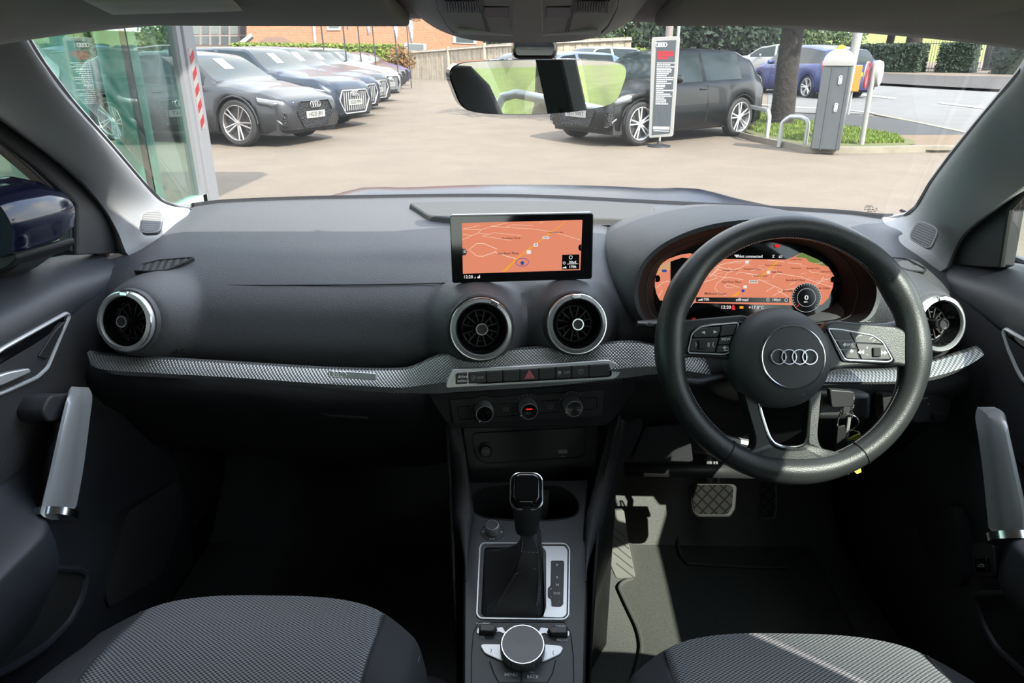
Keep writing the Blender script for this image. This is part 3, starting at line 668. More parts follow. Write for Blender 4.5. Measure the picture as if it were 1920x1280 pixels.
# button row with its metal surround
Mb = frame(P(995, 705, Y=.943), arot(7.5), (0, .30, 1))
L = lambda pts, h=0: locs(Mb, pts, h)
outer = L([(836, 727), (838, 714), (848, 692), (1000, 684), (1140, 674), (1150, 678), (1168, 690), (1158, 706), (1148, 711)])
inner = L([(850, 722), (850, 712), (856, 698), (1000, 690), (1136, 681), (1144, 690), (1147, 702), (1140, 706)])
mb = MB(); n = len(outer)
mb.prism(rounded(outer, .004), -.02, .003); mb.build('surround_back', 'satin', stack, M=Mb, bevel=.0012)
MB().prism(rounded(inner, .003), -.0, .0036).build('button_recess', 'gloss_black', stack, M=Mb)
xs = [853, 877, 911, 942, 974, 1009, 1040, 1070, 1103, 1142]
names = ['drive', 'off', '', '', 'tri', '', 'esc', 'park', '']
for k in range(9):
    x0, x1 = xs[k] + 1, xs[k + 1] - 1
    yt = lambda x: 699 - (x - 856) * .064; yb = lambda x: 719 - (x - 856) * .054
    pts = L([(x0, yb(x0)), (x0, yt(x0)), (x1, yt(x1)), (x1, yb(x1))])
    b = sub('push_button', stack, Mb); MB().prism(rounded(pts, .0015), .0, .0075).build('cap', 'button', b, bevel=.002, seg=3)
    c = ((pts[0][0] + pts[2][0]) / 2, (pts[0][1] + pts[1][1]) / 2); z = .0077
    if names[k] == 'drive': mb = MB(); mb.text('drive', .0060, c[0] + .002, c[1] + .0032, z=z, sx=1.2); mb.text('select', .0060, c[0] + .002, c[1] - .0028, z=z, sx=1.2); mb.build('lettering', 'white_mark', b)
    if names[k] == 'off': mb = MB(); mb.text('OFF', .0052, c[0] + .005, c[1], z=z); mb.text('A', .005, c[0] - .005, c[1], z=z); mb.tube([(c[0] - .005 + .0036 * math.cos(t), c[1] + .0036 * math.sin(t), z) for t in [j * .6 for j in range(9)]], .0003, 4); mb.build('lettering', 'grey_mark', b)
    if names[k] == 'tri':
        mb = MB(); mb.prism([(c[0] - .0078, c[1] - .0055), (c[0] + .0078, c[1] - .0055), (c[0], c[1] + .0075)], z - .001, z + .0002); mb.build('hazard_triangle', 'red_mark', b)
        mb = MB(); mb.tube([(c[0] - .0035, c[1] - .003, z + .0003), (c[0] + .0035, c[1] - .003, z + .0003), (c[0], c[1] + .003, z + .0003)], .0004, 4, closed=True); mb.build('hazard_outline', 'button', b)
    if names[k] == 'esc': mb = MB(); mb.text('OFF', .0052, c[0] + .005, c[1], z=z); mb.prism([(c[0] - .009, c[1] - .001), (c[0] - .003, c[1] - .001), (c[0] - .004, c[1] + .003), (c[0] - .008, c[1] + .003)], z - .0003, z + .0001); mb.tube([(c[0] - .008, c[1] - .002, z), (c[0] - .006, c[1] - .0035, z), (c[0] - .004, c[1] - .002, z)], .0003, 4); mb.build('lettering', 'grey_mark', b)
    if names[k] == 'park': mb = MB(); mb.tube([(c[0] - .004, c[1] + .003, z), (c[0] + .004, c[1] + .003, z), (c[0] + .004, c[1] - .001, z), (c[0], c[1] - .004, z), (c[0] - .004, c[1] - .001, z)], .00035, 4, closed=True); mb.text('P', .004, c[0], c[1], z=z); mb.build('lettering', 'grey_mark', b)
# climate panel
Mc = frame(P(990, 768, Y=.985), ex, (0, .10, 1))
body = locs(Mc, [(800, 738), (985, 730), (1200, 712), (1195, 735), (1150, 790), (1135, 800), (860, 805), (835, 795)])
MB().prism(rounded(body, .01), -.04, -.002).build('stack_body', 'dash_low', stack, M=Mc, bevel=.006)
MB().prism(rounded(locs(Mc, [(843, 749), (1133, 731), (1130, 780), (850, 795)]), .004), -.01, .001).build('climate_panel', 'black_plastic', stack, M=Mc, bevel=.001)
MB().tube([(a, b, .001) for a, b in rounded(locs(Mc, [(858, 762), (1120, 744), (1118, 766), (862, 786)]), .003)], .0006, 5, closed=True).build('panel_groove', 'gloss_black', stack, M=Mc)
for k, (x, y, r) in enumerate([(908, 773, 18), (991, 768, 18), (1075, 763, 18)]):
    c = loc(Mc, x, y, .015); r = r * 1.06 / FP; g = sub('heater_knob', stack, Mc @ Matrix.Translation((c[0], c[1], 0)))
    MB().lathe([(r * 1.55, -.002), (r * 1.55, .002), (r * 1.2, .002)], 40, caps=False).build('collar', 'black_plastic', g)
    MB().lathe([(r * 1.0, .0), (r * 1.04, .006), (r * .98, .019), (r * .90, .0225), (r * .84, .0225)], 48, caps=False).build('knob_ring', 'satin', g)
    MB().lathe([(r * .85, .022), (0, .0215)], 32, caps=False).build('knob_cap', 'gloss_black', g)
    a = R([235, 205, 200][k]); mb = MB(); mb.box((r * .82, -.0009, .0215), (r * 1.05, .0009, .0232)); o = mb.build('pointer', 'white_mark', g); o.matrix_basis = Matrix.Rotation(a, 4, 'Z')
    mb = MB()
    for j in range(3 if k == 0 else 13):
        t = R(-40 + j * 20) if k else R(120 + j * 25); mb.box((-.0003, -.0012, .002), (.0003, .0012, .0024), M=Matrix.Rotation(t, 4, 'Z') @ Matrix.Translation((0, r * 1.36, 0)))
    mb.build('scale_marks', 'grey_mark', g)
    if k == 1:
        mb = MB(); mb.box((-.0048, .0030, .022), (.0048, .0048, .0226)); mb.build('lamp', 'lcd_red', g)
        mb = MB(); mb.text('A/C', .0055, 0, -.003, z=.0222); mb.build('lettering', 'grey_mark', g)
mb = MB()
for x, y in ((949, 767), (1032, 762)):
    c = loc(Mc, x, y); mb.tube([(c[0] - .0045, c[1] - .002, .0012), (c[0] + .0045, c[1] - .002, .0012), (c[0] + .003, c[1] + .0025, .0012), (c[0] - .003, c[1] + .0025, .0012)], .0004, 4, closed=True)
mb.build('panel_symbols', 'grey_mark', stack, M=Mc)
# shelf with socket below
Ms = frame(P(990, 850, Y=1.06), arot(4), (0, .35, 1))
MB().prism(rounded(locs(Ms, [(868, 800), (1120, 790), (1112, 905), (885, 915)]), .01), -.02, .0).build('shelf_back', 'black_plastic', stack, M=Ms)
MB().tube([(a, b, .001) for a, b in rounded(locs(Ms, [(884, 812), (1100, 800), (1095, 856), (912, 868), (892, 858)]), .01)], .0012, 5, closed=True).build('shelf_outline', 'soft_black', stack, M=Ms)
c = loc(Ms, 911, 842); g = sub('power_socket', stack, Ms @ Matrix.Translation((c[0], c[1], 0)))
MB().lathe([(.0125, 0), (.0125, .010), (.0105, .014), (.0095, .012)], 32, caps=False).build('socket_ring', 'satin_dark', g)
MB().lathe([(.0095, .018), (.0085, .020), (0, .020)], 24, caps=False).build('socket_cap', 'button', g)
MB().text('12V', .007, 0, 0, z=.0202).build('lettering', 'grey_mark', g)
c = loc(Ms, 1055, 846); mb = MB(); rbox(mb, (c[0] - .008, c[1] - .003), (c[0] + .008, c[1] + .003), .001, 0, .002); mb.tube([(c[0] - .006, c[1] - .009, .001), (c[0] + .006, c[1] - .009, .001)], .0004, 4); mb.tube([(c[0] - .003, c[1] - .009, .001), (c[0], c[1] - .007, .001), (c[0] + .003, c[1] - .007, .001)], .0003, 4)
mb.build('usb_port', 'grey_mark', stack, M=Ms)

# ---------------------------------------------------------------- infotainment display
Md = frame(P(978, 465, Y=1.045), arot(5.2), (0, .14, 1))
D = lambda pts, h=0: locs(Md, pts, h)
scr = thing('infotainment_display', 'black-framed upright display showing an orange navigation map on top of dashboard', 'display', M=Md)
c4 = D([(843, 404), (1113, 399), (1110, 523), (848, 531)])
MB().prism(rounded(c4, .004), -.011, 0).build('casing', 'gloss_black', scr, bevel=.0015)
tl, tr_ = c4[0], c4[1]; MB().tube([(tl[0] + .004, tl[1] - .0005, -.006), (tr_[0] - .004, tr_[1] - .0005, -.006)], .0022, 6).build('top_edge', 'satin', scr)
mb = MB(); g0 = D([(862, 420)])[0]
mb.box((-.03, -.05, -.02), (.03, -.02, -.012)); mb.build('support_arm', 'black_plastic', scr)
m4 = D([(866, 418), (1092, 412), (1088, 506), (868, 513)]); h = .0006
disp = sub('map_screen', scr); MB().prism(m4, 0, .0003).build('map_ground', 'lcd_orange', disp)
zs = lambda x, y: (840 + x / 1920 * 280, 395 + y / 960 * 140)           # coordinates read off the enlarged view
def roads(mb, M, T, lines, r, m='', z=.0005):
    for ln in lines:
        p = [loc(M, *T(*q)) for q in ln]; mb.tube([(a, b, z) for a, b in p], r, 4, m, flat=.15)
mb = MB()
roads(mb, Md, zs, [[(370, 420), (270, 500), (370, 580), (450, 585), (595, 532), (628, 490), (455, 420), (370, 420)], [(600, 532), (760, 585), (880, 615)]], .0005)
roads(mb, Md, zs, [[(190, 370), (385, 285), (430, 240), (560, 200), (760, 155)], [(190, 235), (430, 245)], [(190, 235), (420, 185)], [(190, 300), (310, 320)], [(385, 285), (520, 305), (590, 280), (940, 320)], [(520, 305), (440, 325), (810, 380)],
                   [(560, 200), (740, 212), (1100, 235), (1330, 270), (1500, 315), (1700, 375)], [(740, 212), (830, 180), (1100, 190)], [(1180, 160), (1230, 142)]], .0003)
mb.build('map_roads', 'lcd_road', disp)
mb = MB(); p = [loc(Md, *zs(*q)) for q in [(695, 783), (738, 783), (905, 612), (1100, 455), (1250, 350), (1340, 270), (1460, 190), (1515, 140), (1495, 140), (1450, 185), (1325, 265), (1225, 350), (1075, 455), (875, 612)]]; mb.prism(p, .0003, .0006); mb.build('map_highway', 'lcd_yellow', disp)
mb = MB()
for s, x, y, k in (('Northlane Road', 812, 352, .0042), ('Hut Farm Place', 772, 547, .0052), ('Bracklesham Lane', 1388, 277, .0030)):
    a = loc(Md, *zs(x, y)); mb.text(s, k, a[0], a[1], z=.0006)
mb.each('map_names', 'lcd_text', disp)
mb = MB()
for x, y, w_, h_ in ((1257, 345, 42, 15), (1130, 440, 25, 22), (1038, 530, 27, 24)):
    q = D([zs(x - w_, y - h_), zs(x + w_, y - h_), zs(x + w_, y + h_), zs(x - w_, y + h_)]); mb.prism(q, .0006, .0009); mb.cut()
mb.each('map_badges', 'lcd_white', disp)
a = loc(Md, *zs(1130, 440)); b = loc(Md, *zs(1257, 345)); mb = MB(); mb.text('X', .0055, a[0], a[1], z=.001); mb.text('B3043', .0028, b[0], b[1], z=.001); 
q = D([zs(955, 640), zs(990, 672), zs(972, 672), zs(972, 692), zs(936, 692), zs(936, 672), zs(920, 672)]); mb.prism(q, .0006, .0010)
c_ = loc(Md, *zs(953, 660)); mb.tube([(c_[0] + .0098 * math.cos(t / 16 * math.pi), c_[1] + .006 * math.sin(t / 16 * math.pi), .0007) for t in range(32)], .0004, 4, closed=True)
mb.build('position_arrow', 'lcd_blue', disp)
mb = MB(); mb.cut(); mb.prism(D([zs(1467, 565), zs(1687, 560), zs(1687, 750), zs(1463, 755)]), .0004, .0008); mb.cut(); mb.prism(D([zs(183, 485), zs(225, 490), zs(240, 515), zs(240, 550), zs(225, 568), zs(187, 575)]), .0004, .0008); mb.cut(); mb.prism(D([zs(1712, 432), zs(1690, 436), zs(1675, 460), zs(1677, 495), zs(1690, 512), zs(1710, 515)]), .0004, .0008)
mb.each('map_tabs', 'lcd_black', disp)
mb = MB()
for s, x, y, k in (('30yd', 1600, 660, .0058), ('170ft', 1600, 720, .0055), ('12:20', 260, 850, .0066)):
    a = loc(Md, *zs(x, y)); mb.text(s, k, a[0], a[1], z=.001)
a, b = D([zs(1530, 684), zs(1670, 680)]); mb.tube([(*a, .001), (*b, .001)], .0003, 4)
for x, y, r in ((1577, 598, .0025), (1494, 670, .0018)):
    a = loc(Md, *zs(x, y)); mb.tube([(a[0] + r * math.cos(t * .5), a[1] + r * math.sin(t * .5), .001) for t in range(13)], .0004, 4)
for P3 in ([(1467, 738), (1490, 720), (1500, 725), (1512, 708), (1525, 738)], [(335, 865), (355, 865), (355, 845)], [(375, 865), (385, 840), (395, 850), (400, 826), (411, 826), (411, 865)]): mb.prism(D([zs(*q) for q in P3]), .0007, .001)
for yy in (505, 520, 535):
    a, b = D([zs(200, yy), zs(230, yy)]); mb.tube([(*a, .001), (*b, .001)], .0003, 4)
mb.each('screen_lettering', 'lcd_white', disp)

# ---------------------------------------------------------------- instrument binnacle and display
Mi = frame(P(1400, 528, D=1.125), (1, 0, 0), (0, .33, 1))
I = lambda pts, h=0: locs(Mi, pts, h)
ic = thing('instrument_cluster', 'hooded instrument display with an orange map behind the steering wheel', 'instrument display', at=(0, 0, 0))
lip = [(1197, 560), (1203, 515), (1222, 484), (1262, 455), (1330, 430), (1415, 420), (1500, 428), (1570, 448), (1618, 485), (1642, 530), (1640, 570), (1618, 600), (1560, 612), (1400, 616), (1260, 612), (1215, 600)]
LY = [1.0, 1.005, 1.01, 1.015, 1.02, 1.02, 1.02, 1.02, 1.015, 1.01, 1.005, .995, .985, .98, .985, .99]
lipW = crv([P(x, y, Y=Y) for (x, y), Y in zip(lip, LY)], 6, True)
scrp = [(1226, 555), (1229, 520), (1245, 490), (1290, 466), (1340, 455), (1415, 452), (1490, 458), (1530, 470), (1562, 495), (1576, 530), (1572, 565), (1560, 592), (1500, 602), (1400, 604), (1290, 602), (1238, 590)]
scrL = crv([Vector((*q, 0)) for q in I(scrp)], 6, True); scrW = [Mi @ v for v in scrL]
cen = sum(lipW, Vector()) / len(lipW); rows = []
outer2 = []
for p in lipW:
    d = p - cen; k = Vector((d.x * 1.07, 0, d.z * 1.12)); outer2.append(cen + k + Vector((0, d.y + .012, 0)))
outer3 = [cen + Vector(((p - cen).x * 1.18, .12, (p - cen).z * 1.22 - .01)) for p in lipW]
outer4 = [cen + Vector(((p - cen).x * 1.30, .30, (p - cen).z * 1.12 - .035)) for p in lipW]
out1 = [p.lerp(q, .5) + Vector((0, -.006, .002)) for p, q in zip(lipW, outer2)]
MB().grid([outer4, outer3, outer2, out1, lipW], wrap=True, flip=True).build('hood', 'dash', ic)
mid = [p.lerp(q, .35) for p, q in zip(lipW, scrW)]; mid2 = [p.lerp(q, .97) for p, q in zip(lipW, scrW)]
MB().grid([lipW, [p.lerp(q, .04) for p, q in zip(lipW, scrW)], mid, mid2, scrW], wrap=True, flip=True).build('funnel', 'funnel_black', ic)
MB().tube([p.lerp(q, .5) for p, q in zip(lipW, scrW)], .0012, 5, closed=True).build('funnel_groove', 'soft_black', ic)
ds = sub('display', ic, Mi)
MB().prism([(v.x * 1.02, v.y * 1.02) for v in scrL], -.012, -.002).build('screen_face', 'gloss_black', ds)
zi = lambda x, y: (1200 + x / 1920 * 400, 440 + y / 864 * 180)
def ipr(mb, pts, z0, z1): mb.cut(); mb.prism([loc(Mi, *zi(*q)) for q in pts], z0, z1)
mb = MB(); ipr(mb, [(135, 460), (140, 350), (180, 270), (260, 215), (360, 180), (450, 165), (620, 215), (1320, 222), (1390, 195), (1460, 160), (1600, 220), (1700, 290), (1750, 370), (1740, 470), (1700, 570), (1640, 630), (1560, 640), (500, 612), (480, 620), (180, 590), (150, 530)], -.002, -.0012)
mb.build('map_ground', 'lcd_orange', ds)
mb = MB(); ipr(mb, [(1400, 200), (1460, 160), (1600, 220), (1700, 290), (1600, 262), (1520, 240), (1500, 212)], -.0012, -.0008); mb.build('map_green', 'lcd_green', ds)
mb = MB(); ipr(mb, [(150, 360), (180, 280), (275, 232), (275, 300), (170, 345)], -.0012, -.0008); mb.build('map_tan', 'lcd_tan', ds)
mb = MB(); rr = random.Random(4)
roads(mb, Mi, zi, [[(555, 450), (570, 425), (700, 390), (620, 375), (690, 330), (720, 270), (860, 240), (1000, 230)], [(780, 550), (700, 510), (675, 480), (690, 440), (760, 385), (790, 340), (900, 300), (950, 270)], [(760, 460), (790, 440), (850, 455), (835, 478), (780, 475), (760, 460)], [(850, 460), (900, 475)],
                   [(600, 350), (760, 385), (820, 385), (930, 405)], [(630, 380), (700, 300)], [(865, 355), (890, 335), (1060, 360)], [(1070, 400), (1215, 465), (1290, 500), (1400, 480)], [(1135, 510), (1215, 465)], [(1195, 550), (1290, 500)], [(1200, 390), (1205, 370), (1240, 345)], [(1240, 345), (1450, 380), (1600, 430), (1730, 470)],
                   [(1580, 455), (1640, 410), (1740, 390)], [(1640, 410), (1655, 370)], [(1330, 250), (1460, 265)], [(1350, 448), (1400, 425)], [(1240, 500), (1340, 560)], [(1000, 325), (1080, 300), (1120, 320)], [(1520, 320), (1560, 345), (1600, 335)], [(150, 480), (200, 430), (260, 415)], [(165, 560), (200, 500)], [(600, 300), (700, 290), (860, 320)], [(1150, 225), (1300, 245)]], .0004, z=-.0008)
for k in range(26):
    x, y = rr.uniform(620, 1700), rr.uniform(240, 420); a = rr.uniform(-.6, .6); l = rr.uniform(30, 120)
    roads(mb, Mi, zi, [[(x, y), (x + l, y + l * a * .5)]], .0002, z=-.0008)
mb.build('map_roads', 'lcd_road', ds)
mb = MB(); ipr(mb, [(825, 555), (870, 555), (905, 515), (885, 510)], -.0012, -.0006); ipr(mb, [(1050, 395), (1085, 385), (1140, 350), (1250, 240), (1235, 236), (1125, 340)], -.0012, -.0006); ipr(mb, [(160, 345), (270, 315), (270, 300), (165, 335)], -.001, -.0006); mb.each('map_highway', 'lcd_yellow', ds)
mb = MB()
for s, x, y, k in (('Midhurst Court', 680, 530, .0055), ('Hut Farm Place', 825, 425, .005), ('Kestrel Close', 1088, 370, .0038), ('Eagle Close', 1235, 335, .0036), ('Speedwell Close', 1400, 408, .0046), ('Arosfa', 1330, 505, .006), ('en Close', 1660, 480, .005), ('Shaftesbury Avenue', 1010, 308, .0034), ('Cressington Road', 810, 320, .0034), ('Burnaby Close', 1560, 302, .0034), ('Cowley Close', 1405, 222, .0032), ('Cherry Lane', 1405, 300, .0032), ('Cherry Close', 1680, 332, .0034), ('Bournemouth Road', 1200, 274, .0032)):
    a = loc(Mi, *zi(x, y)); mb.text(s, k, a[0], a[1], z=-.0006)
mb.each('map_names', 'lcd_text', ds)
mb = MB(); ipr(mb, [(505, 562), (1342, 568), (1342, 612), (505, 604)], -.001, -.0005); ipr(mb, [(275, 240), (370, 205), (640, 212), (500, 700), (275, 700)], -.001, -.0005) if False else None
ipr(mb, [(275, 240), (380, 205), (460, 215), (440, 330), (275, 420)], -.001, -.0005); ipr(mb, [(140, 368), (165, 362), (182, 380), (182, 412), (165, 425), (138, 425)], -.001, -.0005); ipr(mb, [(1755, 372), (1730, 378), (1716, 395), (1720, 425), (1750, 432)], -.001, -.0005)
for x, y, r in ((1497, 565, 131), (355, 570, 131)):
    mb.cut(); c = loc(Mi, *zi(x, y)); rr_ = r / 4.8 * 1.125 / FP; mb.lathe([(rr_, -.001), (rr_, .0002), (0, .0002)], 48, M=Matrix.Translation((c[0], c[1], 0)), caps=False)
mb.each('gauge_faces', 'lcd_black', ds)
mb = MB(); red = MB()
for gi, (x, y) in enumerate(((1497, 565), (355, 570))):
    c = loc(Mi, *zi(x, y)); rr_ = 131 / 4.8 * 1.125 / FP
    for q in (.62, .99): mb.tube([(c[0] + rr_ * q * math.cos(t * math.pi / 24), c[1] + rr_ * q * math.sin(t * math.pi / 24), .0004) for t in range(48)], .0002, 4, closed=True)
    for k in range(25):
        a = R(225 - k * 11.25); mb.box((-.0002, rr_ * .86, .0003), (.0002, rr_ * .96, .0006), M=Matrix.Translation((c[0], c[1], 0)) @ Matrix.Rotation(a - math.pi / 2, 4, 'Z'))
    red.box((-.0004, rr_ * .60, .0004), (.0004, rr_ * .98, .0008), M=Matrix.Translation((c[0], c[1], 0)) @ Matrix.Rotation(R(225) - math.pi / 2, 4, 'Z'))
def it(m_, s, x, y, k, **kw): a = loc(Mi, *zi(x, y)); m_.text(s, k, a[0], a[1], z=.0006, **kw)
it(mb, '0', 1497, 567, .0105, sx=1.3); it(mb, 'MPH', 1490, 605, .0028); it(mb, '170ft', 590, 582, .0055); it(mb, 'offroad', 918, 585, .0068); it(mb, '100yd', 1225, 585, .0055); it(mb, '12:20', 772, 653, .0075); it(mb, '+17.0°C', 1045, 655, .0072)
it(mb, '25mi', 722, 196, .006); it(mb, 'Not connected', 990, 195, .0064); it(mb, '07', 1265, 200, .0058); it(mb, '80', 395, 755, .0042); it(mb, 'Z', 1200, 195, .006); it(mb, '1000', 375, 665, .0036)
ipr(mb, [(520, 592), (535, 578), (545, 583), (556, 572), (562, 592)], 0, .0006)
ipr(mb, [(848, 180), (890, 180), (870, 206)], 0, .0006)
for x, y, r in ((1150, 585, .0022), (1315, 588, .0024)):
    a = loc(Mi, *zi(x, y)); mb.tube([(a[0] + r * math.cos(t * .5), a[1] + r * math.sin(t * .5), .0006) for t in range(13)], .0004, 4)
for x, y in ((1157, 337), (1022, 422), (965, 245), (948, 468)): ipr(mb, [(x - (38 if y == 422 else 15), y - 13), (x + (38 if y == 422 else 15), y - 13), (x + (38 if y == 422 else 15), y + 13), (x - (38 if y == 422 else 15), y + 13)], -.001, -.0003)
mb.each('display_lettering', 'lcd_white', ds)
it(red, '7', 450, 570, .006); it(red, '8', 425, 612, .006); it(red, '130', 480, 757, .0042)
ipr(red, [(1212, 92), (1225, 84), (1245, 84), (1258, 92), (1258, 108), (1245, 116), (1225, 116), (1212, 108)], 0, .0006); ipr(red, [(830, 640), (850, 640), (856, 675), (826, 675)], 0, .0006); ipr(red, [(833, 630), (848, 630), (848, 640), (833, 640)], 0, .0006)
red.each('warning_lamp', 'lcd_red', ds)
mb = MB(); ipr(mb, [(897, 642), (930, 642), (930, 665), (897, 665)], 0, .0006); ipr(mb, [(680, 245), (720, 245), (720, 262), (680, 262)], -.001, -.0003); mb.each('amber_lamp', 'lcd_yellow', ds)
mb = MB(); ipr(mb, [(198, 313), (240, 313), (240, 335), (198, 335)], -.001, -.0003); ipr(mb, [(928, 488), (948, 504), (938, 504), (938, 518), (918, 518), (918, 504), (908, 504)], -.001, -.0002); mb.each('blue_mark', 'lcd_blue', ds)
a = loc(Mi, *zi(1022, 422)); MB().text('B3043', .0045, a[0], a[1], z=0).build('road_number', 'lcd_text', ds)

# ---------------------------------------------------------------- steering wheel
el = R(26); c = P(1484, 651, D=.948)
Mw = frame(c, (1, 0, 0), (0, math.sin(el), math.cos(el)))
W = lambda pts, h=0: locs(Mw, pts, h)
sw = thing('steering_wheel', 'black leather three-spoke steering wheel with four-ring emblem on round airbag', 'steering wheel', M=Mw)
RR = .1655; N = 144; path = []; rad = []
for k in range(N):
    a = 2 * math.pi * k / N; d = math.degrees(a)
    b = sum(.0035 * math.exp(-((((d - q) + 180) % 360 - 180) / 12) ** 2) for q in (28, 152)) + sum(.004 * math.exp(-((((d - q) + 180) % 360 - 180) / 14) ** 2) for q in (-2, 182)) + .0025 * math.exp(-((((d - 270) + 180) % 360 - 180) / 16) ** 2)
    path.append((RR * math.cos(a) - b * .4 * math.cos(a), RR * math.sin(a) - b * .4 * math.sin(a), 0)); rad.append(.0163 + b)
MB().tube(path, rad, 20, closed=True, flat=1.12).build('rim', 'leather', sw)
for d in (33, 147, 238, 302):
    a = R(d); e = Vector((math.cos(a), math.sin(a), 0)); pth = [e * RR + e * (math.cos(t * math.pi / 12) * .0172) + Vector((0, 0, math.sin(t * math.pi / 12) * .0190)) for t in range(24)]
    MB().tube(pth, .0007, 5, closed=True).build('seam', 'rubber', sw)
# stitching along the inside of the rim
mb = MB()
for k in range(260):
    a = 2 * math.pi * k / 260; e = Vector((math.cos(a), math.sin(a), 0)); rr_ = RR - .0168; q = Vector((-e.y, e.x, 0))
    p = e * rr_ + Vector((0, 0, .004)); mb.tube([p - q * .0012 + Vector((0, 0, -.0008)), p + q * .0012 + Vector((0, 0, .0008))], .0004, 3)
mb.build('stitching', 'stitch', sw)
# side spokes
ls = W([(1262, 604), (1290, 600), (1400, 590), (1420, 640), (1400, 700), (1362, 672), (1285, 668), (1262, 690), (1250, 650)], .0)
rs = W([(1545, 600), (1600, 606), (1680, 612), (1712, 640), (1722, 690), (1700, 690), (1672, 684), (1570, 690), (1540, 700), (1530, 640)], .0)
for q in (ls, rs): MB().prism(rounded(q, .012, 5), -.012, .010).build('side_spoke', 'leather', sw, bevel=.006, seg=4)
# switch pads
pads = [[(1288, 664), (1296, 622), (1312, 610), (1330, 606), (1396, 602), (1372, 666), (1362, 667)], [(1550, 615), (1570, 615), (1640, 626), (1660, 640), (1681, 676), (1672, 683), (1580, 678)]]
PT = [[(1290, 661), (1298, 625), (1313, 613), (1335, 609), (1386, 605), (1368, 661), (1357, 664)], [(1553, 616), (1575, 617), (1637, 628), (1656, 641), (1674, 674), (1666, 678), (1585, 674)]]
for si in (0, 1):
    q = rounded(W(pads[si], .014), .004); MB().prism(q, -.004, .0125).build('pad_base', 'gloss_black', sw, bevel=.002)
    q = rounded(W(PT[si], .014), .004); MB().tube([(a, b, .0128) for a, b in q], .0010, 6, closed=True).build('pad_surround', 'satin', sw)
    cells = [[[(1300, 626), (1314, 615), (1352, 612), (1350, 622), (1345, 631), (1301, 633)], [(1354, 611), (1382, 608), (1376, 627), (1350, 630)], [(1298, 635), (1347, 633), (1340, 660), (1293, 658)], [(1350, 633), (1374, 630), (1369, 645), (1347, 646)], [(1346, 648), (1368, 647), (1364, 660), (1343, 661)]],
             [[(1557, 618), (1592, 622), (1600, 636), (1567, 636)], [(1594, 622), (1636, 630), (1652, 641), (1655, 644), (1604, 641)], [(1569, 638), (1600, 638), (1605, 652), (1578, 654)], [(1579, 656), (1606, 654), (1612, 673), (1588, 671)], [(1606, 643), (1658, 646), (1671, 673), (1616, 673)]]][si]
    for ce in cells: MB().prism(rounded(W(ce, .015), .002), .010, .0142).build('switch_key', 'button', sw, bevel=.0008)
    tp = [(1317, 646), (1644, 660)][si]; a = loc(Mw, *tp, .016); mb = MB(); rbox(mb, (a[0] - .005, a[1] - .006), (a[0] + .005, a[1] + .006), .001, .012, .0172); mb.build('thumb_roller', 'rubber', sw, bevel=.001)
mb = MB()
def wt(s, x, y, k, **kw): a = loc(Mw, x, y, .0146); mb.text(s, k, a[0], a[1], z=.0144, **kw)
wt('VIEW', 1361, 636, .0052); wt('OK', 1329, 646, .0042, rot=R(90)); wt('(', 1337, 645, .007); wt(')', 1305, 645, .007); wt('NAV', 1592, 646, .0050); wt('+', 1626, 652, .005); wt('-', 1626, 664, .006); wt('*', 1597, 661, .011)
for tri in ([(1315, 623), (1322, 620), (1322, 626)], [(1345, 622), (1338, 619), (1338, 625)], [(1608, 660), (1614, 656), (1614, 664)], [(1614, 660), (1620, 656), (1620, 664)], [(1658, 661), (1652, 657), (1652, 665)], [(1664, 661), (1658, 657), (1658, 665)], [(1355, 652), (1360, 648), (1360, 656)], [(1580, 646), (1585, 642), (1585, 650)]):
    mb.prism(W(tri, .0146), .0142, .0146)
for pl_ in ([(1605, 635), (1608, 630), (1616, 628)], [(1630, 636), (1636, 632), (1641, 637), (1636, 640)], [(1357, 652), (1366, 652), (1366, 657), (1358, 657)]): mb.tube([(a, b, .0145) for a, b in W(pl_, .0146)], .0006, 4)
mb.each('switch_symbols', 'white_mark', sw)
# lower double spoke
low_out = [(1388, 735), (1405, 790), (1412, 826), (1405, 843), (1380, 858), (1420, 880), (1490, 886), (1560, 878), (1590, 856), (1545, 845), (1531, 826), (1533, 790), (1536, 735)]
hole = [(1418, 750), (1424, 775), (1438, 815), (1448, 828), (1462, 834), (1490, 836), (1503, 832), (1509, 818), (1513, 775), (1514, 750)]
lo = W(low_out[:6] + low_out[6:], .0); ho = W(hole, .005)
# left leg, right leg and bridge as one plate with the opening cut: built from a ring between outlines
ol = W([(1386, 730), (1400, 780), (1410, 820), (1404, 843), (1372, 862), (1420, 884), (1488, 890), (1560, 882), (1604, 858), (1547, 845), (1531, 822), (1533, 780), (1538, 730)], .0)
il = W([(1416, 740), (1423, 772), (1436, 812), (1444, 826), (1452, 832), (1464, 836), (1480, 837), (1492, 836), (1502, 832), (1507, 826), (1510, 812), (1513, 772), (1515, 740)], .0)
OL = crv([Vector((*p, 0)) for p in ol], 4); IL = crv([Vector((*p, 0)) for p in il], 4)
rows = []
for a, b in zip(OL, IL): rows.append([(a.x, a.y, -.014), (a.x, a.y, .004), tuple(a.lerp(b, .15) + Vector((0, 0, .009))), tuple(a.lerp(b, .85) + Vector((0, 0, .009))), (b.x, b.y, .004), (b.x, b.y, -.014)])
MB().grid(rows, wrap=True).build('lower_spoke', 'leather', sw)
MB().tube([(p.x, p.y, .0085) for p in IL], .0022, 8).build('spoke_chrome', 'chrome', sw)
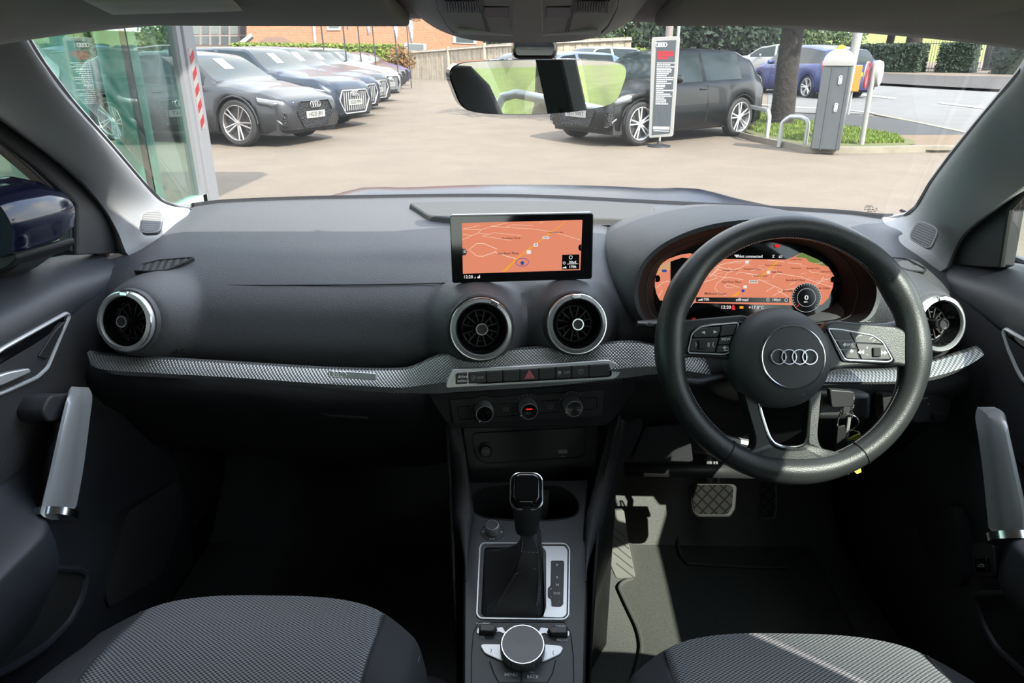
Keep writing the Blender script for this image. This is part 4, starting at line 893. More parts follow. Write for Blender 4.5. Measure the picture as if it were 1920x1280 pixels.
# airbag
ac = loc(Mw, 1470, 669, .03); Ma = Matrix.Translation((ac[0], ac[1], 0)); prof = [(.066, -.02), (.0672, .0), (.0665, .014), (.0635, .024), (.057, .032), (.048, .038), (.03, .0415), (.0, .0425)]
MB().lathe(prof, 72, caps=False, M=Ma).build('airbag_cover', 'airbag', sw)
e = loc(Mw, 1489, 669, .045); Me = Matrix.Translation((e[0], e[1], 0))
er = 58.5 * .905 / FP
MB().lathe([(er * .985, .034), (er * .97, .0425), (0, .0445)], 64, M=Me, caps=False).build('emblem_disc', 'airbag', sw)
MB().tube([(e[0] + er * math.cos(t * math.pi / 32), e[1] + er * math.sin(t * math.pi / 32), .0415) for t in range(64)], .0013, 8, closed=True).build('emblem_ring', 'chrome', sw)
mb = MB(); rings(mb, e[0], e[1], .0093, .0455, .0011, pitch=1.42); mb.build('ring_emblem', 'chrome', sw)
a = loc(Mw, 1487, 737, .034); MB().text('AIRBAG', .0085, a[0], a[1] , z=.0345, depth=.001).build('airbag_mark', 'leather', sw)

# steering column with stalks
col_ = thing('steering_column', 'black steering column shroud with stalks, behind the wheel', 'steering column', at=(0, 0, 0))
ax = Mw.col[2].to_3d(); MB().lathe([(.06, -.005), (.062, -.03), (.075, -.08), (.08, -.20), (.07, -.30)], 32, sx=1.05, sy=.75, M=Matrix.Translation((-.005, -.015, 0))).build('shroud', 'black_plastic', col_, M=Mw)
def stalk(pts, r, nm): MB().tube([tuple(P(x, y, D=d)) for x, y, d in pts], r, 10, flat=.7).build(nm, 'black_plastic', col_)
stalk([(1195, 607, 1.0), (1230, 608, 1.0), (1300, 612, 1.01), (1400, 640, 1.03)], [.006, .010, .009, .009], 'indicator_stalk')
stalk([(1690, 606, .99), (1660, 614, .99), (1600, 612, 1.0), (1540, 640, 1.03)], [.007, .009, .009, .009], 'wiper_stalk')
stalk([(1275, 712, .99), (1310, 716, .99), (1400, 700, 1.03)], [.006, .008, .008], 'cruise_stalk')
Mq = frame(P(1218, 608, D=.988), (1, 0, 0), (0, .3, 1)); mb = MB(); mb.text('<>', .010, 0, 0); mb.build('stalk_symbol', 'grey_mark', col_, M=Mq)
Mq = frame(P(1640, 608, D=.975), (1, 0, 0), (0, .3, 1)); mb = MB(); mb.text('- - m m -', .006, 0, .004); mb.text('o  .  ..', .005, 0, -.004); mb.build('stalk_marks', 'white_mark', col_, M=Mq)
MB().box((-.04, -.02, -.03), (.04, .02, .03)).build('column_lock', 'black_plastic', col_, M=frame(P(1565, 755, D=1.03), (1, 0, 0), (0, .3, 1)), bevel=.008)
MB().tube([tuple(P(x, y, D=1.08)) for x, y in [(1360, 822), (1398, 830), (1412, 832)]], .006, 6).build('adjuster_lever', 'satin_dark', col_)

# key with ring and fobs
key = thing('key_bunch', 'keys hanging on a steel ring from the ignition beside the steering wheel', 'keys', at=(0, 0, 0))
kd = .985
def K(x, y): return P(x, y, D=kd)
Mk_ = frame(K(1590, 745), (1, 0, 0), (0, .2, 1))
MB().prism(rounded(locs(Mk_, [(1552, 728), (1598, 732), (1597, 760), (1556, 762)]), .004), -.006, .006).build('key_head', 'black_plastic', key, M=Mk_, bevel=.002)
mb = MB()
for k in range(6):
    p = K(1600 - k * .6, 738 + k * 8); v = [(p.x + .0022 * math.cos(t * .785) * (1 if k % 2 else .4), p.y + .0022 * math.cos(t * .785) * (0 if k % 2 else .9), p.z + .0045 * math.sin(t * .785)) for t in range(8)]; mb.tube(v, .0008, 5, closed=True)
mb.build('chain', 'chrome', key)
def ringk(x, y, r, nm, m='chrome', t_=.0010):
    p = K(x, y); MB().tube([(p.x + r * math.cos(t * math.pi / 16), p.y - .003 * math.sin(t * math.pi / 8), p.z + r * math.sin(t * math.pi / 16)) for t in range(32)], t_, 6, closed=True).build(nm, m, key)
ringk(1590, 794, .0145, 'split_ring'); ringk(1600, 818, .0095, 'small_ring')
MB().tube([K(1592, 782), K(1589, 805), K(1586, 832)], .0028, 8).build('clasp', 'satin_dark', key)
Mf = frame(P(1604, 830, D=.98), (1, 0, 0), (0, 0, 1))
for pts, m, nm in (([(1590, 822), (1612, 812), (1618, 838), (1596, 846)], 'key_yellow', 'yellow_tag'), ([(1588, 826), (1604, 822), (1606, 834), (1590, 838)], 'key_cyan', 'blue_tag'), ([(1570, 800), (1584, 796), (1588, 850), (1566, 852)], 'black_plastic', 'fob'), ([(1598, 868), (1612, 872), (1615, 884), (1606, 888), (1597, 880)], 'key_yellow', 'yellow_key'), ([(1586, 872), (1592, 870), (1594, 886), (1588, 890)], 'satin', 'steel_key')):
    MB().prism(rounded(locs(Mf, pts), .002), -.0015, .0015).build(nm, m, key, M=Mf, bevel=.0006)

# light switch panel on the right
Mx = frame(P(1715, 762, Y=1.0), arot(12), (0, .2, 1))
X = lambda pts, h=0: locs(Mx, pts, h)
lp = thing('light_switch_panel', 'small black headlamp switch panel at right end of dashboard below the vent', 'switch panel', M=Mx)
MB().prism(rounded(X([(1655, 738), (1785, 742), (1780, 775), (1768, 792), (1658, 790)]), .006), -.02, .0).build('panel', 'black_plastic', lp, bevel=.001)
a = loc(Mx, 1713, 768); MB().lathe([(.020, .0), (.019, .010), (.016, .013), (0, .013)], 32, M=Matrix.Translation((a[0], a[1], 0)), caps=False).build('rotary_switch', 'button', lp)
a = loc(Mx, 1752, 778); MB().lathe([(.006, .0), (.006, .006), (0, .006)], 20, M=Matrix.Translation((a[0], a[1], 0)), caps=False).build('dimmer', 'button', lp)
mb = MB()
for s, x, y, k in (('Auto', 1733, 746, .006), ('o o', 1738, 757, .006), ('D', 1738, 769, .007), ('- - -', 1763, 774, .005)): a = loc(Mx, x, y); mb.text(s, k, a[0], a[1], z=.0004)
mb.build('lettering', 'grey_mark', lp)
# ================================================================ CENTRE CONSOLE
sl = math.atan(.2); Mc = frame(Vector((0, .79, .652)), (1, 0, 0), (0, math.cos(sl), math.sin(sl)))
C_ = lambda pts, h=0: locs(Mc, pts, h)
con = thing('centre_console', 'long grey centre console with cup holders, selector plate and round control dial', 'console', M=Mc)
ls_ = C_([(872, 905), (884, 960), (882, 1010), (874, 1030), (872, 1300)]); rs_ = C_([(1100, 900), (1095, 960), (1092, 1010), (1098, 1030), (1092, 1300)])
cup = C_([(885, 945), (892, 922), (915, 911), (960, 907), (1040, 910), (1072, 925), (1085, 945), (1080, 965), (1050, 974), (985, 976), (920, 972), (893, 963)])
boot = C_([(908, 1030), (912, 1026), (1015, 1026), (1018, 1030), (1022, 1150), (1015, 1158), (908, 1156), (902, 1150)])
# console skin as a bmesh with holes (bridge by boolean)
def plate(name, outline, holes, z0, z1, m, parent, M):
    mb = MB(); mb.prism(outline, z0, z1); o = mb.build(name, m, parent)
    return o
top_o = ls_ + rs_[::-1]
bm = bmesh.new()
def ringedges(pts):
    vs = [bm.verts.new((a, b, 0)) for a, b in pts]; return [bm.edges.new((vs[i], vs[(i + 1) % len(vs)])) for i in range(len(vs))]
cupc = [(v.x, v.y) for v in crv([Vector((*q, 0)) for q in cup], 4, True)]; bootc = rounded(boot, .004)
E_ = ringedges(top_o) + ringedges(cupc) + ringedges(bootc)
bmesh.ops.triangle_fill(bm, use_beauty=True, edges=E_)
me = bpy.data.meshes.new('top_panel'); bm.to_mesh(me); bm.free(); me.materials.append(MAT['console']); tp = bpy.data.objects.new('top_panel', me); col.objects.link(tp); tp.parent = con
mb = MB()
for side in (ls_, rs_): mb.grid([[(a, b, 0) for a, b in side], [(a * 1.05, b, -.04) for a, b in side], [(a * 1.15, b, -.33) for a, b in side]])
mb.build('side_panel', 'black_plastic', con, solid=.003)
mb = MB(); mb.grid([[(a, b, 0) for a, b in cupc], [(a, b, -.01) for a, b in cupc], [(a * .95, b, -.07) for a, b in cupc]], wrap=True); mb.prism([(a * .96, b) for a, b in cupc], -.075, -.07); mb.build('cup_holder', 'black_plastic', con)
MB().tube([(a, b, .0002) for a, b in cupc], .0012, 6, closed=True).build('cup_holder_rim', 'button', con)
mb = MB(); mb.prism(C_([(1012, 915), (1030, 914), (1028, 925), (1015, 940), (1010, 974), (1000, 974)]), -.05, -.004); mb.build('cup_divider', 'console', con, bevel=.001)
mb = MB(); mb.grid([[(a, b, 0) for a, b in bootc], [(a, b, -.03) for a, b in bootc]], wrap=True); mb.prism(bootc, -.032, -.03); mb.build('selector_well', 'black_plastic', con)
# bright selector frame
of = rounded(C_([(905, 1019), (1060, 1020), (1068, 1030), (1066, 1155), (1058, 1162), (900, 1160), (894, 1152), (900, 1026)]), .006)
MB().tube([(a, b, .0008) for a, b in of], .0016, 6, closed=True).build('selector_surround', 'satin', con)
MB().prism(rounded(C_([(1016, 1024), (1058, 1024), (1064, 1032), (1062, 1152), (1055, 1158), (1018, 1157), (1024, 1140), (1024, 1034)]), .003), -.002, .001).build('selector_plate', 'satin', con)
MB().prism(rounded(C_([(1033, 1052), (1057, 1052), (1058, 1058), (1056, 1134), (1050, 1138), (1034, 1137), (1033, 1124), (1027, 1120), (1027, 1104), (1032, 1099)]), .002), .0005, .0018).build('gate_display', 'black_plastic', con)
mb = MB()
for s, x, y, k in (('P', 1045, 1061, .0055), ('R', 1045, 1084, .0055), ('N', 1045, 1098, .0055), ('D/S', 1044, 1114, .0055), ('+', 1033, 1106, .005), ('-', 1033, 1120, .006)): a = loc(Mc, x, y); mb.text(s, k, a[0], a[1], z=.0020, sx=1.15)
q = C_([(1040, 1127), (1050, 1127), (1045, 1132)]); mb.tube([(a, b, .002) for a, b in q], .0003, 4, closed=True); mb.each('gate_letters', 'white_mark', con)
# volume knob
a = loc(Mc, 923, 990, .008); v = sub('volume_knob', con, Matrix.Translation((a[0], a[1], 0)))
MB().tube([(.0175 * math.cos(t * math.pi / 20), .0165 * math.sin(t * math.pi / 20), .0003) for t in range(40)], .0004, 5, closed=True).build('knob_outline', 'rubber', v)
MB().lathe([(.0088, .0), (.0092, .006), (.0105, .0085), (.0105, .013), (.0095, .0155), (.0088, .0158)], 40, caps=False).build('knob_ring', 'satin', v); MB().lathe([(.009, .0156), (0, .0152)], 32, caps=False).build('knob_cap', 'console', v)
mb = MB()
for s in (-1, 1):
    for k in range(2): x = s * (.0122 + k * .002); mb.prism([(x, .0012), (x, -.0012), (x + s * .0016, 0)], .0, .0004)
mb.box((-.004, -.0142, 0), (.001, -.0128, .0003)); mb.box((.002, -.0142, 0), (.004, -.0126, .0003)); mb.build('knob_marks', 'white_mark', v)
# control dial cluster
mo = C_([(884, 1300), (884, 1230), (888, 1185), (898, 1166), (1058, 1166), (1070, 1188), (1075, 1230), (1076, 1300)]); MB().tube([(x, y, .0002) for x, y in mo], .0007, 5).build('control_seam', 'rubber', con)
for s, pts in ((-1, [(894, 1186), (896, 1178), (930, 1178), (942, 1176), (950, 1190), (935, 1184), (925, 1188), (898, 1189)]), (1, [(1008, 1190), (1014, 1177), (1030, 1179), (1064, 1182), (1068, 1186), (1066, 1193), (1030, 1191), (1022, 1187)])):
    MB().prism(rounded(C_(pts), .0015), 0, .0012).build('chrome_trim', 'satin', con)
for pts in ([(897, 1186), (897, 1172), (922, 1170), (934, 1176), (926, 1187)], [(1065, 1190), (1066, 1178), (1040, 1174), (1024, 1180), (1032, 1190)]):
    MB().prism(rounded(C_(pts, .006), .002), 0, .009, top=.86).build('rocker_switch', 'button', con, bevel=.002, seg=3)
for pts in ([(900, 1212), (904, 1208), (940, 1208), (952, 1238), (938, 1240), (908, 1226)], [(1057, 1216), (1052, 1211), (1018, 1208), (1006, 1240), (1020, 1242), (1050, 1228)]):
    MB().prism(rounded(C_(pts), .003), 0, .0022, top=.97).build('side_key', 'satin', con, bevel=.0008)
mb = MB()
for s, x, y, k in (('TEL', 904, 1195, .0050), ('MEDIA', 1054, 1200, .0050), ('NAV/MAP', 906, 1169, .0042), ('RADIO', 1052, 1174, .0046), ('MENU', 958, 1265, .0058), ('BACK', 999, 1269, .0056)): a = loc(Mc, x, y); mb.text(s, k, a[0], a[1], z=.0004)
a = C_([(993, 1260), (1001, 1260), (1001, 1264), (995, 1264)]); mb.tube([(x, y, .0005) for x, y in a], .0004, 4); mb.each('console_letters', 'white_mark', con)
mb = MB()
for x, y, s in ((921, 1221, ')'), (1037, 1225, '(')): a = loc(Mc, x, y); mb.text(s, .006, a[0], a[1], z=.0024)
mb.build('key_marks', 'button', con)
MB().tube([(x, y, .0003) for x, y in C_([(918, 1240), (926, 1262), (936, 1280), (1026, 1280), (1036, 1262), (1042, 1238)])], .0008, 5).build('key_seam', 'rubber', con)
MB().tube([(x, y, .0003) for x, y in C_([(978, 1245), (978, 1300)])], .0010, 5).build('key_gap', 'rubber', con)
a = loc(Mc, 980, 1207, .016); d = sub('control_dial', con, Matrix.Translation((a[0], a[1], 0)))
MB().lathe([(.026, 0), (.0285, .003), (.0285, .013), (.0275, .0150), (.0262, .0162)], 96, caps=False).build('dial_ring', 'knurl_z', d)
MB().tube([(.0265 * math.cos(t * math.pi / 32), .0265 * math.sin(t * math.pi / 32), .0158) for t in range(64)], .0010, 6, closed=True).build('dial_edge', 'chrome', d)
MB().lathe([(.026, .0162), (0, .0155)], 48, caps=False).build('dial_top', 'satin_grey', d)
# padded knee rails either side of the stack
def rail(pts, r, nm='knee_pad'): mb = MB(); mb.tube(crv([P(x, y, Y=Y) for x, y, Y in pts], 6), r, 12); o = mb.build(nm, 'soft_black', con); o.matrix_parent_inverse = Mc.inverted(); return o
rail([(846, 792, 1.02), (856, 850, 1.0), (866, 920, .94), (872, 985, .86), (874, 1040, .80), (874, 1090, .74)], [.014] * 18 + [.011, .009, .008, .007, .006, .005, .004, .003, .002, .001, .001, .001, .001])
rail([(1160, 785, 1.03), (1146, 850, 1.0), (1128, 920, .94), (1112, 985, .87), (1102, 1040, .80), (1098, 1090, .75)], [.014] * 18 + [.011, .009, .008, .007, .006, .005, .004, .003, .002, .001, .001, .001, .001])
mb = MB(); r1 = [P(838, 790, Y=1.04), P(870, 1000, Y=.95), P(870, 1160, Y=.80)]; 
for xs_, s in (([-.125, -.115, -.098], -1), ([.152, .120, .100], 1)):
    mb.grid([[(xs_[0], 1.10, .80), (xs_[0], 1.0, .80), (xs_[1], .94, .70), (xs_[2], .80, .64)], [(xs_[0], 1.45, .32), (xs_[0], 1.0, .32), (xs_[1], .94, .32), (xs_[2], .80, .32)]])
o = mb.build('tunnel_side', 'black_plastic', con, solid=.004); o.matrix_parent_inverse = Mc.inverted()

# gear lever
gl = thing('gear_lever', 'automatic gear lever with gloss black knob and leather gaiter on console', 'gear lever', at=(0, 0, 0))
kc = P(987, 925, D=.955); base_c = Mc @ Vector((*loc(Mc, 962, 1092), -.004))
# gaiter lofted from the well up to the lever neck
neck = P(988, 990, D=.965); bp = [Mc @ Vector((a, b, -.006)) for a, b in rounded(boot, .006, 6)]; m = len(bp); bc = sum(bp, Vector()) / m; rows = []
exn = Vector((1, 0, 0)); eyn = Vector((0, .97, .25))
# fix phase: angle per base point
for j in range(15):
    t = j / 14; row = []; cc = bc.lerp(neck, t ** .8) + Vector((.012 * math.sin(t * math.pi), -.010 * math.sin(t * math.pi), .012 * math.sin(t * math.pi)))
    for k, p in enumerate(bp):
        d = p - bc; ang = math.atan2(d.dot(eyn), d.dot(exn)); rk = lerp(d.length, .0155, min(1, t * 1.15) ** .45)
        rk *= 1 + .16 * math.sin(ang * 4 + t * 5) * math.sin(t * math.pi) + .07 * math.sin(ang * 9 - t * 7) * math.sin(t * math.pi)
        row.append(tuple(cc + exn * (math.cos(ang) * rk) + eyn * (math.sin(ang) * rk * lerp(1, .95, t))))
    rows.append(row)
MB().grid(rows, wrap=True).build('gaiter', 'boot_leather', gl)
kA = None
for off in (-.0015, .0015, .010, .013):
    mb = MB(); pts = []
    for j in range(1, 14):
        row = [Vector(p) for p in rows[j]]; c0 = sum(row, Vector()) / len(row); tgt = lerp(.018 if off > .005 else .002, .006 if off > .005 else -.001, j / 14)
        best = min(row, key=lambda p: abs((p - c0).x - (tgt + off)) + (10 if (p - c0).dot(CAM - c0) < 0 else 0)); pts.append(best + (best - c0).normalized() * .0008)
    for a, b in zip(pts, pts[1:]):
        for q in range(4): u = a.lerp(b, q / 4); v_ = a.lerp(b, q / 4 + .13); mb.tube([u, v_], .0005, 4)
    mb.build('gaiter_stitch', 'stitch', gl)
axk = (kc - neck).normalized(); Mk2 = frame(neck, (1, 0, 0), Vector((0, axk.z, -axk.y)))
Mk2 = Matrix.Identity(4); exk = Vector((1, 0, 0)); eyk = axk.cross(exk).normalized(); exk = eyk.cross(axk); 
for i in range(3): Mk2[i][0], Mk2[i][1], Mk2[i][2], Mk2[i][3] = exk[i], eyk[i], axk[i], neck[i]
kl = (kc - neck).length
MB().lathe([(.0145, -.006), (.0165, .0), (.0175, kl * .3), (.0205, kl * .62), (.0215, kl * .85), (.020, kl * 1.1)], 32, M=Mk2, sy=.85).build('lever_neck', 'leather', gl)
kb = frame(kc, (1, 0, 0), Vector((0, .80, .60)))
mb = MB(); rbox(mb, (-.0205, -.021), (.0205, .027), .012, -.012, .016, n=8, top=.93); mb.build('knob', 'gloss_black', gl, M=kb, bevel=.006, seg=5)
mb = MB(); pts = []
for cx, cy, a0 in ((.010, .016, 0), (-.010, .016, 90), (-.010, -.010, 180), (.010, -.010, 270)):
    for k in range(9): a_ = R(a0 + 90 * k / 8); pts.append((cx + .0113 * math.cos(a_), cy + .0118 * math.sin(a_), .001))
mb.tube(pts, .0017, 8, closed=True); mb.build('knob_chrome', 'chrome', gl, M=kb)

# ================================================================ SEATS
def seat(cx, yf, zt, label, lit=None):
    t = thing('front_seat', label, 'car seat', at=(cx, yf, 0), group='front seats')
    def surf(u, v, r_=0):                         # u across -1..1, v front(0) .. back(1)
        hw = .232; yo = -.095 * abs(u) ** 3.2
        s = v * .62; 
        if s < .07: a = s / .07; y = .0 + yo + .012 - .03 * math.sin(a * 1.57); z = zt - .12 + .105 * math.sin(a * 1.57); y = yo - .0 + .05 * (1 - math.cos(a * 1.3)) * -1 + .0
        else: y = yo - .052 - (s - .07) * .95; z = zt - .015 + .015 * math.sin(min(1, (s - .07) / .1) * 1.57) - .02 * sm(.15, .5, s)
        bol = .022 * sm(.60, .82, abs(u)) * sm(.05, .35, s) - .13 * sm(.86, 1.0, abs(u)) ** 1.3 - .018 * sm(.55, 1, abs(u)) * (1 - sm(0, .2, s))
        return (u * hw * (1 + .02 * s), y, z + bol)
    def rows_(u0, u1, n, m=34, dz=0): return [[(p[0], p[1], p[2] + dz) for p in (surf(lerp(u0, u1, i / n), j / m) for i in range(n + 1))] for j in range(m + 1)]
    MB().grid(rows_(-.68, .68, 30)).build('cushion', 'seat_cloth', t, solid=.004)
    MB().grid(rows_(-1, -.68, 14)).build('bolster', 'bolster', t, solid=.004); MB().grid(rows_(.68, 1, 14)).build('bolster', 'bolster', t, solid=.004)
    for s in (-1, 1):
        MB().tube([tuple(Vector(surf(s * .68, j / 30)) + Vector((0, 0, .0008))) for j in range(31)], .0018, 5).build('piping', 'bolster', t)
        mb = MB()
        for j in range(150):
            p, q = Vector(surf(s * .90, .1 + j / 180)), Vector(surf(s * .90, .1 + (j + .5) / 180)); n_ = Vector((s * .6, 0, .8)) * .0008; mb.tube([p + n_, q + n_], .0005, 3)
        mb.build('seat_stitching', 'stitch', t)
    mb = MB(); mb.box((-.25, -.62, zt - .30), (.25, -.06, zt - .10)); mb.build('seat_base', 'black_plastic', t, bevel=.03)
    for s in (-1, 1): mb = MB(); mb.box((s * .2 - .02, -.60, .325 + .006), (s * .2 + .02, -.10, zt - .29)); mb.build('seat_runner', 'black_plastic', t)
    # backrest and headrest
    prof = [(-.56, zt - .04), (-.60, zt + .10), (-.72, zt + .33), (-.81, zt + .50), (-.83, zt + .55)]
    mb = MB(); rws = []
    for k, (y, z) in enumerate(prof):
        hw = [.22, .24, .24, .19, .14][k]; rws.append([(hw * math.cos(a_) , y + .055 * math.sin(a_) * -1 + (.03 * abs(math.cos(a_)) if True else 0), z) for a_ in [i * math.pi / 12 for i in range(24)]])
    mb.grid(rws, wrap=True); mb.f.append(list(range(4 * 24, 5 * 24))); mb.mi.append(0); mb.sm.append(True); mb.build('backrest', 'bolster', t)
    mb = MB(); mb.lathe([(.05, -.09), (.115, -.075), (.128, 0), (.118, .075), (.06, .09), (0, .092)], 28, sy=.42, M=Matrix.Translation((0, -.86, zt + .62)), caps=True); mb.build('headrest', 'bolster', t)
    for s in (-1, 1): mb = MB(); mb.tube([(s * .06, -.85, zt + .50), (s * .06, -.86, zt + .58)], .007, 8); mb.build('headrest_post', 'satin', t)
    return t
seat(-.338, .765, .682, 'front passenger seat in grey woven cloth, left of the console')
seat(.332, .715, .678, 'driver seat in grey woven cloth with a patch of sun, right of the console')
rs_t = thing('rear_bench', 'dark rear bench seat behind the front seats', 'rear seat', at=(0, -1.15, .33))
mb = MB(); rbox(mb, (-.66, -.26), (.66, .20), .06, 0, .30); mb.build('bench_cushion', 'bolster', rs_t, bevel=.04)
mb = MB(); mb.prism([(0, .22), (.02, .80), (-.10, .82), (-.16, .22)], -.66, .66, M=Matrix(((0, 0, 1, 0), (1, 0, 0, -.28), (0, 1, 0, 0), (0, 0, 0, 1)))); mb.build('bench_back', 'bolster', rs_t, bevel=.03)
# seat belts on the B pillars
for s in (-1, 1):
    t = thing('seat_belt', 'black seat belt hanging on the %s centre pillar' % ('left' if s < 0 else 'right'), 'seat belt', at=(s * .685, .085, .5))
    mb = MB(); p = [(0, 0, .05), (-s * .01, 0, .4), (-s * .022, .0, .70), (-s * .03, -.01, .78)]
    mb.grid([[(a, b - .024, c) for a, b, c in p], [(a, b + .024, c) for a, b, c in p]]); mb.build('webbing', 'rubber', t, solid=.002)
    mb = MB(); rbox(mb, (-.03, -.03), (.03, .03), .01, 0, .02, M=Matrix(((0, 0, -s * 1.0, -s * .02), (1, 0, 0, 0), (0, 1, 0, .78), (0, 0, 0, 1)))); mb.build('anchor', 'black_plastic', t)

# ================================================================ FOOTWELL
def on_floor(px, py, z=.334): return tuple(P(px, py, Z=z))
mt = thing('floor_mat', 'charcoal carpet floor mat with bound edge in the driver footwell', 'floor mat', at=(0, 0, 0), group=None)
mp = [(1184, 1285), (1205, 1215), (1198, 1180), (1176, 1135), (1160, 1100), (1168, 1090), (1190, 1082), (1176, 975), (1190, 965), (1212, 966), (1262, 975), (1500, 985), (1560, 1100), (1610, 1200), (1640, 1290)]
Z1 = .338
def flr(px, py, dz):
    # the floor is level to y=1.33 then rises; find the hit
    d = ray(px, py); t = (CAM.z - (.33 + dz)) / -d.z; p = CAM + d * t
    if p.y > 1.33: t = (CAM.z - .33 - dz + 1.5 * 1.33) / (1.5 * d.y - d.z); p = CAM + d * t
    return p
q = rounded([tuple(flr(x, y, .006))[:2] for x, y in mp], .02); mb = MB(); rws = []
cm = Vector((sum(a for a, b in q) / len(q), sum(b for a, b in q) / len(q)))
def zf(y): return .33 if y < 1.33 else .33 + (y - 1.33) * 1.5
for k in range(13):
    s = k / 12; rws.append([(cm.x + (a - cm.x) * s, cm.y + (b - cm.y) * s, zf(cm.y + (b - cm.y) * s) + .005) for a, b in q])
mb.grid(rws, wrap=True); mb.build('mat_pile', 'mat_carpet', mt)
MB().tube([(a, b, zf(b) + .005) for a, b in q], .0042, 8, closed=True).build('mat_binding', 'mat_edge', mt)
MB().tube([tuple(flr(x, y, .012)) for x, y in [(1268, 985), (1272, 1020), (1276, 1040), (1290, 1056), (1400, 1062), (1480, 1064)]], .003, 6).build('heel_pad_edge', 'mat_edge', mt)
Mr = frame(P(1165, 1030, D=1.36), (1, 0, 0), (0, .45, .89)); fr = thing('foot_rest', 'pale ribbed footrest plate beside the centre tunnel', 'footrest', M=Mr)
q = locs(Mr, [(1138, 958), (1170, 955), (1176, 1000), (1192, 1083), (1155, 1085), (1128, 1020)]); MB().prism(rounded(q, .006), -.02, .002).build('plate', 'rest_plastic', fr, bevel=.002)
mb = MB()
for k in range(5): a, b = locs(Mr, [(1135 + k * 5, 975 + k * 20), (1176 + k * 3.4, 1010 + k * 18)]); mb.tube([(*a, .002), (*b, .002)], .0012, 5)
mb.build('ribs', 'rest_rib', fr)
Mp_ = frame(P(1335, 937, D=1.33), (1, 0, 0), (0, .62, .78)); bp_ = thing('brake_pedal', 'wide black brake pedal with diamond tread', 'pedal', M=Mp_)
MB().prism(rounded(locs(Mp_, [(1290, 912), (1300, 905), (1372, 905), (1381, 912), (1378, 955), (1368, 970), (1306, 970), (1296, 960)]), .006), -.008, .008, top=.97).build('pad', 'rubber', bp_, bevel=.003)
MB().prism(rounded(locs(Mp_, [(1296, 913), (1303, 909), (1368, 909), (1375, 914), (1372, 952), (1364, 964), (1310, 964), (1301, 955)], .008), .006), .007, .0092).build('tread', 'pedal_tread', bp_)
MB().tube([(.0, .02, -.01), (.004, .06, -.03), (.006, .2, .05)], .007, 8).build('pedal_arm', 'satin_dark', bp_)
for s in (-1, 1): MB().tube([(.006 + s * .008, .03, .0), (.006 + s * .006, .045, .012), (.006 + s * .002, .07, .02)], .0022, 6).build('return_spring', 'satin_dark', bp_)
Mp_ = frame(P(1440, 940, D=1.33), (1, 0, 0), (0, .62, .78)); ap = thing('accelerator_pedal', 'narrow black accelerator pedal with diamond tread', 'pedal', M=Mp_)
MB().prism(rounded(locs(Mp_, [(1428, 860), (1456, 860), (1457, 960), (1452, 975), (1426, 975), (1422, 965)]), .006), -.01, .006).build('pad', 'rubber', ap, bevel=.003)
MB().prism(rounded(locs(Mp_, [(1430, 865), (1453, 865), (1454, 958), (1450, 970), (1429, 970), (1426, 962)], .006), .004), .005, .0072).build('tread', 'pedal_tread', ap)
MB().tube([(.0, .06, -.01), (.01, .16, .05)], .008, 8).build('pedal_arm', 'black_plastic', ap)
mb = MB(); mb.grid([[tuple(P(x, y, D=1.30)) for x, y in r_] for r_ in ([(1170, 868), (1300, 870), (1420, 872)], [(1172, 892), (1300, 894), (1420, 896)])]); mb.build('pedal_box_rail', 'black_plastic', dash, solid=.01)

# ================================================================ DOORS
def door(s, label):
    t = thing('car_door', label, 'car door', at=(0, 0, 0))
    # panel section: (x inwards from the skin, z) with an armrest swelling that fades forward
    def sec(y):
        arm = 1 - sm(.73, .84, y); k = sm(.95, 1.15, y)
        sill = 1.034 - .02 * sm(1.0, 1.2, y) + .012 * sm(.7, .3, y)
        pr = [(.785, 1.0), (.782, sill), (.765, sill + .004), (.715, sill - .022), (.700, sill - .042), (.698, sill - .07), (.708, .93), (.712, .86),
              (.705, .80), (.700 - .075 * arm, .772), (.695 - .085 * arm, .755), (.695 - .082 * arm, .70), (.700 - .05 * arm, .64), (.695 - .02 * arm, .60), (.688, .56), (.684, .48), (.690, .38), (.70, .33)]
        return [(x - .0 * k, z) for x, z in pr]
    rws = []
    for j in range(60):
        y = lerp(-.10, 1.19, j / 59); p = crv([(a, y, b) for a, b in sec(y)], 4); rws.append([(s * v.x, v.y, v.z) for v in p])
    mb = MB(); mb.grid(rws, flip=s > 0)
    n = len(rws[0]); o = mb.build('trim_panel', 'door_top', t)
    # cloth insert below the sill
    rws2 = []
    for j in range(50):
        y = lerp(-.08, 1.13, j / 49); p = [v for v in crv([(a, y, b) for a, b in sec(y)], 6) if .80 < v.z < .965]; rws2.append([(s * (lerp(p[0].x, p[-1].x, k / 8) - .004), y, lerp(.955 + .02 * sm(.9, 1.1, y), .80, k / 8)) for k in range(9)])
    MB().grid(rws2, flip=s > 0).build('cloth_insert', 'door_cloth', t)
    return t
dl = door(-1, 'left front door with dark cloth panel and silver pull handle')
dr = door(1, 'right front door beside the driver with boot release switch and silver pull handle')
def XF(s, px, py, x): return frame(P(px, py, X=s * x), Vector((0, -s, 0)) if s < 0 else Vector((0, -1, 0)), (0, 0, 1))
# frames whose normal faces the cabin
def door_frame(s, px, py, x):
    return frame(P(px, py, X=s * x), (0, 1, 0) if s < 0 else (0, -1, 0), (0, 0, 1)) if False else frame(P(px, py, X=s * x), (0, 1, 0) if s > 0 else (0, -1, 0), (0, 0, 1))
# normal check: ex x ey ; for s<0 ex=(0,-1,0): (0,-1,0)x(0,0,1)=(-1,0,0) points outwards, so swap
def DF(s, px, py, x): return frame(P(px, py, X=s * x), (0, 1, 0) if s < 0 else (0, -1, 0), (0, 0, 1))
